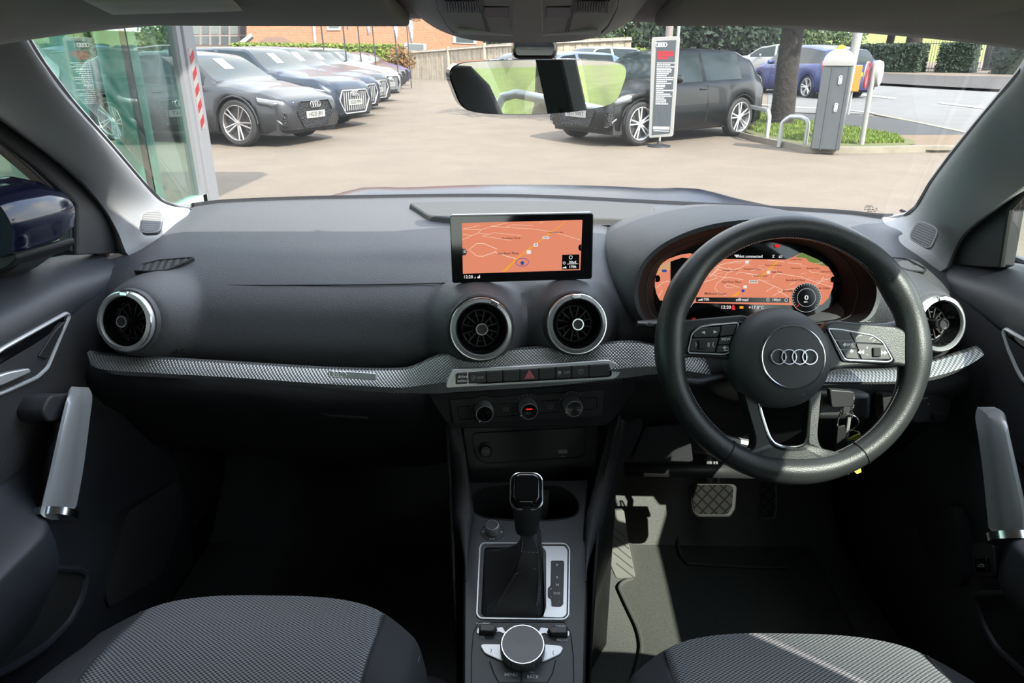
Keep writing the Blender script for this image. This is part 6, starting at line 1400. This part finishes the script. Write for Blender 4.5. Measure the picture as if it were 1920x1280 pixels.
# sign, barrier, posts, rails
Msn = frame(gnd(1238, 262), (1, -.28, 0), (0, 0, 1)); Msn.translation = P(1240, 258, Y=gnd(1238, 275).y) 
sg = thing('price_sign', 'tall white-framed black totem sign with four rings and red heading in front of black car', 'sign', M=Msn)
q = locs(Msn, [(1222, 70), (1275, 68), (1262, 256), (1216, 259)]); MB().prism(rounded(q, .04), -.05, .02).build('frame', 'white_paint', sg, bevel=.01)
q2 = locs(Msn, [(1231, 77), (1268, 75), (1256, 250), (1222, 253)], .02); MB().prism(q2, .018, .024).build('face', 'sign_face', sg)
def sgp(x, y): return loc(Msn, x, y, .024)
a = sgp(1240, 84); mb = MB(); rings(mb, a[0], a[1], .028, .026, .006, pitch=1.35); 
rr = random.Random(2)
for y0, n_l, lw in ((118, 4, 24), (131, 9, 26), (162, 10, 26)):
    for k in range(n_l):
        y = y0 + k * 3.6
        if y > 196: break
        a = sgp(1232 - (y - 118) * .035, y); w_ = rr.uniform(.10, .26); x = a[0]; 
        while x < a[0] + w_: l = rr.uniform(.012, .04); mb.box((x, a[1] - .007, .024), (x + l, a[1] + .007, .026)); x += l + .008
a = sgp(1240, 240); [mb.box((a[0] - .13 + k_ * .024, a[1] - .022, .024), (a[0] - .13 + k_ * .024 + .017, a[1] + .022, .0255)) for k_ in range(11)]; mb.box((a[0] - .12, a[1] - .05, .024), (a[0] + .12, a[1] - .04, .026)); mb.build('sign_text', 'white_mark', sg)
mb = MB()
for k, w_ in enumerate((.25, .26, .17)):
    a = sgp(1232, 98 + k * 5.4); mb.box((a[0], a[1] - .018, .024), (a[0] + w_, a[1] + .018, .026))
mb.build('red_heading', 'sign_red', sg)
gz = gnd(1236, 275); MB().tube([(gz.x, gz.y, gz.z), (gz.x, gz.y, P(1236, 255, Y=gz.y).z)], .018, 8).build('foot_post', 'satin_dark', sg, M=Matrix.Identity(4)); mb = MB(); mb.lathe([(.19, 0), (.18, .02), (.04, .05), (.02, .09)], 24, M=Matrix.Translation(gz)); mb.build('foot_plate', 'dash_low', sg, M=Matrix.Identity(4))
gb = gnd(1547, 279, .08); Mb_ = frame(gb, (1, -.45, 0), (0, 0, 1)); br = thing('barrier_post', 'grey parking barrier cabinet with white domed cap and amber beacon', 'barrier', M=Mb_)
Z = lambda px, py: P(px, py, Y=gb.y).z - gb.z
zt_ = Z(1570, 123); mb = MB(); mb.box((-.20, -.0, -.16), (.20, zt_, .16)); mb.build('cabinet', 'barrier_grey', br, bevel=.015)
mb = MB()
for xx in (-.06, .16): mb.box((xx - .008, .0, .155), (xx + .008, zt_ - .01, .168))
mb.build('cabinet_ridge', 'barrier_grey', br)
zc_ = Z(1570, 92); mb = MB(); rws = []
for k in range(9):
    t_ = k / 8; s_ = math.sqrt(max(0, 1 - (t_ * .96) ** 2.6)); rws.append([(.205 * s_ * a_, zt_ + (zc_ - zt_) * t_, .165 * s_ * b_) for a_, b_ in [(-1, -1), (-.5, -1.05), (0, -1.06), (.5, -1.05), (1, -1), (1.02, 0), (1, 1), (.5, 1.05), (0, 1.06), (-.5, 1.05), (-1, 1), (-1.02, 0)]])
mb.grid(rws, wrap=True); mb.f.append([8 * 12 + i for i in range(12)]); mb.mi.append(0); mb.sm.append(True); mb.build('cap', 'white_paint', br)
MB().lathe([(.06, 0), (.055, .05), (.0, .07)], 16, M=Matrix.Translation((0, zc_ - .01, 0)) @ Matrix.Rotation(R(-90), 4, 'X'), caps=False).build('beacon', 'amber', br)
for zz in (.62, .30): mb = MB(); rings(mb, 0, 0, .018, .0, .006, M=Matrix.Translation((.06, zt_ * zz + .25, .17)) @ Matrix.Rotation(R(90), 4, 'Z'), pitch=1.35); mb.build('ring_emblem', 'white_mark', br)
# white tall pole, with the orange cabinet behind
gp_ = gnd(1600, 262, .05); pl = thing('tall_post', 'tall white post rising behind the barrier cabinet', 'post', at=gp_); zz = Vector(P(1612, 20, Y=gp_.y)) - gp_
MB().tube([(-.03, .6, 0), (.10, .6, 3.2)], .075, 14).build('shaft', 'white_paint', pl)
gp_ = gnd(1598, 215, .05); tk = thing('ticket_box', 'small orange box standing behind the barrier cabinet', 'box', at=gp_); mb = MB(); q0, q1 = P(1597, 172, Y=gp_.y) - gp_, P(1608, 122, Y=gp_.y) - gp_; mb.box((q0.x - .10, -.1, q0.z), (q1.x + .08, .1, q1.z)); mb.build('box', 'amber_box', tk, bevel=.02); MB().tube([(q0.x, .0, 0), (q0.x, 0, q0.z)], .03, 8).build('leg', 'satin_dark', tk)
# no-turn sign on a white post
gs_ = gnd(1615, 271, .07); rs = thing('road_sign', 'round red-rimmed no-turn sign on a leaning white post beside barrier', 'road sign', at=gs_)
tp_p = P(1640, 118, Y=gs_.y) - gs_; MB().tube([(0, 0, 0), tuple(tp_p)], .038, 12).build('post', 'white_paint', rs)
cs = P(1624, 141, Y=gs_.y - .12); Ms_ = frame(cs, (.62, -.78, 0), (0.0, 0, 1)); Ms_ = frame(cs, (.52, .85, 0), (0, 0, 1))
rad_ = 24 * (gs_.y) / FP * .93
MB().lathe([(rad_, -.01), (rad_, .01), (0, .01)], 32, M=Ms_, caps=True).build('disc', 'white_paint', rs, M=Matrix.Identity(4))
MB().tube([(rad_ * .88 * math.cos(t_ * math.pi / 16), rad_ * .88 * math.sin(t_ * math.pi / 16), .014) for t_ in range(32)], .028, 6, closed=True, flat=.4).build('red_rim', 'sign_red', rs, M=Ms_)
MB().tube([(-rad_ * .6, -rad_ * .6, .016), (rad_ * .6, rad_ * .6, .016)], .02, 6, flat=.4).build('red_bar', 'sign_red', rs, M=Ms_); MB().tube([(-.03, -rad_ * .5, .014), (-.03, .05, .014), (.07, .12, .014)], .018, 5, flat=.4).build('arrow', 'black_plastic', rs, M=Ms_)
cb = P(1645, 138, Y=gs_.y + .12); MB().lathe([(rad_ * .95, -.06), (rad_, 0), (rad_ * .9, .05), (0, .06)], 28, M=frame(cb, (.60, .80, 0), (0, 0, 1)), caps=True).build('second_disc', 'white_paint', rs, M=Matrix.Identity(4))
# tube rails
def hoop(a, b, top_, label, bent=.12, r_=.035):
    A_, B_ = gnd(*a, .06), gnd(*b, .06); hz = P(*top_, Y=(A_.y + B_.y) / 2).z - A_.z; t = thing('hoop_rail', label, 'rail', at=A_, group='galvanised hoops')
    d = (B_ - A_); d.z = 0; pts = [Vector((0, 0, -.05)), Vector((0, 0, hz - bent))] + [Vector((0, 0, hz - bent)) .lerp(Vector((0, 0, hz)), s_) + d.normalized() * bent * (1 - math.cos(s_ * 1.57)) for s_ in (.3, .6, .85, 1)] + [d * .5 + Vector((0, 0, hz))] + [d + Vector((0, 0, hz)) - d.normalized() * bent * (1 - math.sin(s_ * 1.57)) + Vector((0, 0, -bent * (1 - math.cos(s_ * 1.57)))) for s_ in (0, .5, .8, 1)] + [d + Vector((0, 0, -.05))]
    MB().tube(pts, r_, 10).build('bent_tube', 'galvanised', t); return t
hoop((1461, 270), (1509, 273), (1485, 219), 'galvanised hoop rail on the grass left of barrier post')
hoop((1437, 262), (1395, 245), (1420, 203), 'galvanised hoop rail touching the tail of the black hatchback')

# ------------------------------------------------------------- plants
def tree(name, label, base, h, rt, crown, m, seed, n=5000, group=None, lean=0, leaf=.10):
    t = thing(name, label, 'tree', at=base, group=group); rr = random.Random(seed)
    pts = [Vector((lean * h * s_, 0, h * s_ )) + Vector((rr.gauss(0, .03), rr.gauss(0, .03), 0)) * (s_ > 0) for s_ in (0, .05, .2, .4, .6, .8, 1)]
    MB().tube(pts, [rt * 1.35, rt * 1.1, rt, rt * .95, rt * .8, rt * .6, rt * .35], 12).build('trunk', 'bark_brown' if name == 'verge_tree' else 'bark', t)
    if crown:
        mb = MB()
        for c_, rad_ in crown:
            mb.leaves(c_, rad_, int(n * rad_[0] * rad_[2] / sum(q_[1][0] * q_[1][2] for q_ in crown)), leaf, seed=seed + int(c_[0] * 10), shell=.45)
        mb.build('foliage', m, t)
    return t
g = gnd(1460, 234, .05); tree('street_tree', 'tall dark-trunked tree on the island, nearest to the barrier post', g, 5.5, .21, [((0, 0, 3.9), (2.8, 2.6, 1.5)), ((-2.6, 1.5, 3.4), (2.4, 2, 1.2)), ((-1.0, 3, 3.1), (2.2, 2, 1.0))], 'leaf_dark', 5, 9000, leaf=.12)
bt = [(1655, 150, 42, .22, 'slim tree behind the road sign on the grass bank'), (1700, 148, 38, .40, 'thick grey trunk standing in the roadside hedge'), (1845, 152, 38, .26, 'tree at far right between the two clipped hedges'), (1762, 90, 60, .2, 'distant thin tree high on the bank')]
for i, (px, py, d, r_, lb_) in enumerate(bt[:3]):
    p = P(px, py, D=d); tree('bank_tree', lb_, p, 7, r_, [((0, 0, 6.5), (3.6, 3, 1.7))], 'leaf_mid', 20 + i, 2500, leaf=.16, group='trees along the grass bank')
# grass bank rising to the right
mb = MB(); rws = []
for j in range(12):
    v_ = j / 11; rws.append([tuple(P(lerp(1500, 2150, i / 20), lerp(150, lerp(66, 34, i / 20), v_), D=lerp(40, 75, v_))) for i in range(21)])
mb.grid(rws); structure(mb.build('trim_16', 'bank_grass'))
# clipped hedges along the road
def hedge(name, label, px0, px1, pt, pb, d0, d1, m, seed, n, dep=1.2, leaf=.09, group=None, cat='hedge'):
    a, b = P(px0, pb, D=d0), P(px1, pb, D=d1); h = P(px0, pt, D=d0).z - a.z; c = (a + b) / 2; l = (b - a).length; ang = math.atan2(b.y - a.y, b.x - a.x)
    M = Matrix.Translation((c.x, c.y, min(a.z, b.z))) @ Matrix.Rotation(ang, 4, 'Z'); t = thing(name, label, cat, M=M, group=group)
    mb = MB(); mb.box((-l / 2 * .97, .1, -.4), (l / 2 * .97, dep - .1, h * .93)); mb.build('inner_growth', m, t)
    mb = MB(); mb.leaves((0, dep / 2, h / 2), (l / 2, dep / 2, h / 2), n, leaf, seed=seed, box=True); mb.build('foliage', m, t); return t
hedge('clipped_hedge', 'long dark clipped hedge behind the road sign', 1605, 1718, 84, 137, 38, 36, 'leaf_dark', 31, 3500, group='clipped roadside hedges')
hedge('clipped_hedge', 'short dark clipped hedge block in the gap of the bank', 1752, 1818, 82, 140, 36, 35, 'leaf_dark', 32, 2600, group='clipped roadside hedges')
hedge('clipped_hedge', 'dark clipped hedge at the far right edge of the view', 1850, 2060, 80, 150, 34, 30, 'leaf_dark', 33, 4500, group='clipped roadside hedges')
# railing behind the hedge gap
fc = thing('park_railing', 'thin dark railing along the grass bank between the hedges', 'railing', at=(0, 0, 0)); mb = MB()
for k in range(40): p = P(1715 + k * 5, 134, D=37); mb.tube([p, p + Vector((0, 0, 1.5))], .012, 4)
for zz in (.15, 1.35): mb.tube([P(1715, 134, D=37) + Vector((0, 0, zz)), P(1912, 134, D=37) + Vector((0, 0, zz))], .015, 4)
mb.build('bars', 'black_plastic', fc)
# woodland at the back right and centre
wd = random.Random(12)
for i, (px, top_, d, w_, m_, lb_) in enumerate([(1195, 40, 60, 4.5, 'leaf_mid', 'olive tree behind the top of the black sign'), (1345, 30, 42, 4.0, 'leaf_dark', 'dark leafy tree overhanging the black hatchback'), (1420, 20, 55, 5.5, 'leaf_mid', 'broad green tree left of the island trunk'), (1505, 28, 58, 4.5, 'leaf_mid', 'green tree between island trunk and white post'), (1260, 20, 70, 4.5, 'leaf_dark', 'far dark tree just right of the black sign'), (1120, 30, 75, 6, 'leaf_dark', 'far dark tree above the mirror, behind the fence'), (1385, 10, 78, 6, 'leaf_mid', 'tall far tree above the tail of the black hatchback'), (940, 52, 62, 6, 'leaf_dark', 'dark tree behind the fence left of mirror stem')]):
    b = P(px, 108, D=d); b.z = G(b.x, b.y) * .6
    tree('woodland_tree', lb_, b, 8.5, .28, [((0, 0, 8.0), (w_ * 1.1, w_ * .7, 3.6)), ((0, 0, 3.2), (w_, w_ * .7, 2.8)), ((w_ * .5, 1, 2.0), (w_ * .7, w_ * .5, 1.8)), ((-w_ * .5, 1, 2.2), (w_ * .7, w_ * .5, 1.8))], m_, 40 + i, 6500, leaf=.20, group='trees beyond the road')
# low wall of shade shrubs under them
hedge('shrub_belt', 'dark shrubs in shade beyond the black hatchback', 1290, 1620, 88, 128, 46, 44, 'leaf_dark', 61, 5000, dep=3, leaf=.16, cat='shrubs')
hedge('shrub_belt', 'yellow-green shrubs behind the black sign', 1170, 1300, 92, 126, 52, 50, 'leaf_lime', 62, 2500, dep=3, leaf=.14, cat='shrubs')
# hedges and shrubs at the left
hedge('garden_hedge', 'bright lime hedge along the back of the left car row', 452, 756, 80, 128, 40, 44, 'leaf_lime', 71, 9000, dep=1.6, leaf=.12)
hedge('garden_hedge', 'tall green hedge seen through the showroom glass', -60, 345, 35, 160, 30, 34, 'leaf_mid', 72, 9000, dep=2, leaf=.15)
p = P(752, 122, D=37); t = thing('red_shrub', 'orange-red leaved shrub where the hedge meets the fence', 'shrub', at=(p.x, p.y, p.z - .3)); MB().leaves((0, 0, .55), (.75, .6, .75), 900, .09, seed=9, shell=.3).build('foliage', 'leaf_red', t); MB().tube([(0, 0, -.2), (0, 0, .6)], .04, 6).build('stem', 'bark', t)

# ------------------------------------------------------------- brick building, window block, fence
def wallq(name, q, d, m, parent, off=0, thick=.3):
    pts = [P(x, y, D=dd) for (x, y), dd in zip(q, d)]; n_ = (pts[1] - pts[0]).cross(pts[2] - pts[0]).normalized(); n_ = n_ if n_.dot(CAM - pts[0]) > 0 else -n_
    mb = MB(); A_ = [tuple(p + n_ * off) for p in pts]; B_ = [tuple(p + n_ * (off - thick)) for p in pts]; k = len(A_)
    mb.add(A_ + B_, [list(range(k)), list(range(2 * k - 1, k - 1, -1))] + [(i, (i + 1) % k, k + (i + 1) % k, k + i) for i in range(k)], smooth=False); return mb.build(name, m, parent)
bk = thing('brick_house', 'orange brick building behind the lime hedge with white window frames', 'building', at=(0, 0, 0))
f0, f1 = P(463, 118, D=48), P(930, 118, D=56)
Mbk = frame(f0, f1 - f0, (0, 0, 1)); q = lambda pts, h=0: locs(Mbk, pts, h)
MB().prism(q([(463, 135), (463, -190), (470, -230), (905, -190), (905, 135)]), -.4, 0).build('brick_wall', 'brick', bk, M=Mbk)
for pts in ([(612, 25), (638, 25), (638, 57), (612, 57)], [(757, 80), (799, 82), (799, 97), (757, 95)], [(848, 66), (893, 68), (893, 83), (848, 81)]):
    wn = sub('window', bk, Mbk); mb = MB(); mb.prism(q(pts), -.02, .08); mb.build('window_frame', 'white_paint', wn)
    cx_, cy_ = sum(p[0] for p in pts) / 4, sum(p[1] for p in pts) / 4; mb = MB(); mb.prism(q([(cx_ + (x - cx_) * .72, cy_ + (y - cy_) * .72) for x, y in pts]), .06, .10); mb.build('pane', 'pane', wn)
MB().prism(q([(583, 25), (589, 25), (593, 82), (588, 82)]), 0, .12).build('downpipe', 'white_paint', bk, M=Mbk)
# brown gable roof and ramp in front of it
wallq('porch_roof', [(470, 86), (500, 70), (528, 68), (560, 86)], [45, 45, 45, 45], 'roof_tile', bk)
wallq('bargeboard', [(430, 92), (470, 62), (473, 68), (442, 94)], [44, 44, 44, 44], 'white_paint', bk)
ob = thing('office_block', 'long office block with rows of framed windows at far left of brick building', 'building', at=(0, 0, 0))
f0, f1 = P(330, 95, D=50), P(470, 92, D=52); Mo_ = frame(f0, f1 - f0, (0, 0, 1)); q = lambda pts, h=0: locs(Mo_, pts, h)
MB().prism(q([(250, 110), (250, -160), (466, -160), (466, 110)]), -.4, 0).build('wall', 'stone_wall', ob, M=Mo_)
MB().prism(q([(250, 36), (466, 36), (466, 85), (250, 85)]), 0, .05).build('window_band', 'white_brownish', ob, M=Mo_)
for k in range(12):
    for j in range(2):
        x0 = 252 + k * 18.0; w_ = sub('window', ob, Mo_); MB().prism(q([(x0, 47 + j * 23 - 2), (x0 + 14, 47 + j * 23 - 2), (x0 + 14, 64 + j * 19), (x0, 64 + j * 19)]), .04, .09).build('pane', 'pane' if (k + j) % 2 or j else 'pane_light', w_)
# close-boarded fence
ft = thing('board_fence', 'weathered close-boarded timber fence between the shrub and mirror', 'fence', at=(0, 0, 0))
fp = [(770, 158, 96, 42), (843, 156, 90, 40), (910, 154, 84, 38), (1000, 150, 78, 36), (1180, 150, 70, 35)]
for k in range(len(fp) - 1):
    (x0, b0, t0, d0), (x1, b1, t1, d1) = fp[k], fp[k + 1]; A_, B_ = P(x0, b0, D=d0), P(x1, b1, D=d1); A_.z = G(A_.x, A_.y); B_.z = G(B_.x, B_.y); h0, h1 = P(x0, t0, D=d0).z - A_.z, P(x1, t1, D=d1).z - B_.z
    mb = MB(); n_ = 16
    for i in range(n_):
        p, r_ = A_.lerp(B_, i / n_), A_.lerp(B_, (i + .96) / n_); hh = lerp(h0, h1, i / n_); e = Vector((0, -.03 if i % 2 else 0, 0)); mb.add([tuple(p + e), tuple(r_ + e), tuple(r_ + e + Vector((0, 0, hh))), tuple(p + e + Vector((0, 0, hh)))] + [tuple(v + e + Vector((0, .03, 0))) for v in (p, r_, r_ + Vector((0, 0, hh)), p + Vector((0, 0, hh)))], [(0, 1, 2, 3), (7, 6, 5, 4), (0, 4, 5, 1), (1, 5, 6, 2), (2, 6, 7, 3), (3, 7, 4, 0)], smooth=False)
    mb.build('fence_panel', 'timber', ft)
    mb = MB(); mb.box((A_.x - .07, A_.y - .12, A_.z), (A_.x + .07, A_.y + .02, A_.z + h0 + .08)); mb.build('post', 'timber', ft)
    mb = MB(); mb.tube([A_ + Vector((0, -.08, h0 * .93)), B_ + Vector((0, -.08, h1 * .93))], .05, 4); mb.build('rail', 'timber', ft)
# banners on thin poles
bl = [(608, 138, 22, 0, 0), (645, 150, 24, 658, 57), (676, 118, 26, 0, 0), (703, 125, 28, 696, 66), (735, 100, 30, 742, 62), (757, 100, 32, 775, 80)]
for i, (x, yb, d, bx, by) in enumerate([(612, 158, 20, 0, 0), (650, 140, 22, 664, 57), (676, 128, 24, 0, 0), (702, 118, 26, 698, 67), (742, 112, 28, 748, 80), (765, 112, 30, 776, 82)]):
    b = P(x + 4, yb, D=d); b.z = G(b.x, b.y); t = thing('flag_pole', ['bare thin dark pole, leftmost of the poles over the car row', 'thin pole with pink and white flag, second pole from the left', 'bare thin pole, third from the left of the poles', 'thin pole with white flag, fourth from the left', 'thin pole with white and pink flag, second from the right of the poles', 'rightmost of the thin flag poles, beside the red shrub'][i], 'flag pole', at=b, group='flag poles')
    MB().tube([(0, 0, 0), (-.12, 0, 4.2)], .022, 6).build('pole', 'black_plastic', t)
    if bx:
        bot = P(bx, by, D=d) - b; w_ = .20; rws = []
        for j in range(9):
            v_ = j / 8; zz = lerp(bot.z, 3.6, v_); ww = lerp(.05, .42, v_ ** .7); rws.append([(lerp(bot.x - .1, bot.x - .35, v_) + ww * u_ / 6, .05 * math.sin(u_ + j), zz) for u_ in range(7)])
        MB().grid(rws).build('flag', 'flag_white', t, solid=.004); mb = MB(); mb.grid([[(a_ + .02, b_ - .012, c_) for a_, b_, c_ in r_[2:5]] for r_ in rws[4:]]); mb.build('flag_stripe', 'flag_pink', t, solid=.004)

# ------------------------------------------------------------- glazed showroom at the left
sh = thing('showroom', 'mint glass showroom front with pale frame beside our car on the left', 'building', at=(0, 0, 0))
GX = -2.45
fy0, fy1 = P(382, 300, X=GX).y, P(330, 60, X=GX).y
cy = P(390, 378, X=GX).y
MB().add([(GX, -6, 0.36), (GX, cy - .05, 0.36), (GX, cy - .05, 3.4), (GX, -6, 3.4), (GX - .02, -6, .36), (GX - .02, cy - .05, .36), (GX - .02, cy - .05, 3.4), (GX - .02, -6, 3.4)], [(0, 1, 2, 3), (7, 6, 5, 4), (0, 4, 5, 1), (1, 5, 6, 2), (2, 6, 7, 3), (3, 7, 4, 0)], smooth=False).build('glazing', 'showroom_glass', sh)
MB().box((GX - .07, cy - .06, -.0), (GX + .05, cy + .10, 3.4)).build('end_post', 'frame_grey', sh, bevel=.006)
mb = MB(); mb.box((GX - .05, cy - .13, .0), (GX + .03, cy - .065, 3.4)); mb.build('glazing_bead', 'frame_grey', sh)
MB().box((GX - .05, -6, .32), (GX + .03, cy - .06, .38)).build('bottom_rail', 'mint_rail', sh); MB().box((GX - .04, -6, 0), (GX + .02, cy - .06, .32)).build('plinth', 'slate_panel', sh)
for yy in (cy - .75, cy - 2.4): MB().box((GX - .04, yy - .008, .37), (GX - .0, yy + .008, 3.4)).build('mullion', 'black_plastic', sh)
MB().lathe([(.26, 0), (.26, 3.4)], 32, M=Matrix.Translation((GX - .75, cy - .55, 0))).build('inner_column', 'mint_column', sh)
MB().lathe([(.13, 0), (.13, 3.4)], 24, M=Matrix.Translation((GX - .45, cy - .05, 0))).build('inner_column', 'mint_column', sh)
# unseen canopy added to throw the wedge of shade on the ground
tip = gnd(503, 328); Hc = 3.4; Lh = Hc / math.tan(SUN_EL); cx_, cyy = tip.x + SUN_H.x * Lh / SUN_H.length, tip.y + SUN_H.y * Lh / SUN_H.length
MB().box((-9, -8, Hc), (cx_, cyy, Hc + .25)).build('shade_canopy', 'frame_grey', sh)
# hazard tape on the end post
tpx = [(334, 90), (347, 90), (370, 243), (360, 243)]
ta = thing('hazard_tape', 'strip of red and white hazard tape on the pale door post', 'tape', at=(0, 0, 0))
zt0, zt1 = P(340, 90, X=GX + .05).z, P(366, 243, X=GX + .05).z; yc = cy + .02
z_a, z_b = P(341, 90, Y=cy - .06).z, P(365, 243, Y=cy - .06).z
mb = MB(); mb.box((GX + .050, cy - .035, z_b), (GX + .053, cy + .035, z_a)); mb.build('tape_base', 'white_paint', ta)
mb = MB(); n_ = 5; st_ = (z_a - z_b) / n_
for k in range(n_):
    z_ = z_b + k * st_; mb.add([(GX + .053, cy - .035, z_), (GX + .053, cy + .035, z_ + st_ * .45), (GX + .053, cy + .035, z_ + st_ * .95), (GX + .053, cy - .035, z_ + st_ * .5), (GX + .0545, cy - .035, z_), (GX + .0545, cy + .035, z_ + st_ * .45), (GX + .0545, cy + .035, z_ + st_ * .95), (GX + .0545, cy - .035, z_ + st_ * .5)], [(3, 2, 1, 0), (4, 5, 6, 7), (0, 1, 5, 4), (1, 2, 6, 5), (2, 3, 7, 6), (3, 0, 4, 7)], smooth=False)
mb.build('red_stripes', 'sign_red', ta)

# ------------------------------------------------------------- behind us on the right (seen in the mirror)
rws = [[(x, y, .04) for x in (1.6, 4, 7, 11, 16)] for y in (-1.0, -3, -6, -10, -13)]; structure(MB().grid(rws).build('trim_17', 'lawn'))
tree('verge_tree', 'thick brown tree trunk on the grass behind our car, seen in mirror', Vector((4.08, -5.2, .04)), 6, .17, [((4, .4, 6.5), (2.0, 2.0, 1.2))], 'leaf_mid', 77, 1500)
t = thing('hoop_rail', 'large galvanised rail on the grass behind our car, seen in mirror', 'rail', at=(2.6, -2.2, 0), group=None); MB().tube([(-1.18, .58, 0), (-1.18, .58, .88), (-1.16, .60, .935), (-1.10, .64, .955), (-.3, 1.45, .80), (-.26, 1.49, .74), (-.26, 1.49, 0)], .025, 12).build('bent_tube', 'galvanised', t)
# street-lamp style grey pillar by the sign
p = P(1255, 60, D=30); t = thing('lamp_post', 'pale pinkish post rising just behind the black sign', 'post', at=(p.x, p.y, G(p.x, p.y))); MB().tube([(0, 0, 0), (0, 0, 6)], .16, 12).build('shaft', 'white_brownish', t)
p = P(1272, 60, D=27); t = thing('lamp_post', 'slim white post just right of the pinkish one behind the sign', 'post', at=(p.x, p.y, G(p.x, p.y))); MB().tube([(0, 0, 0), (0, 0, 6)], .06, 12).build('shaft', 'white_paint', t)
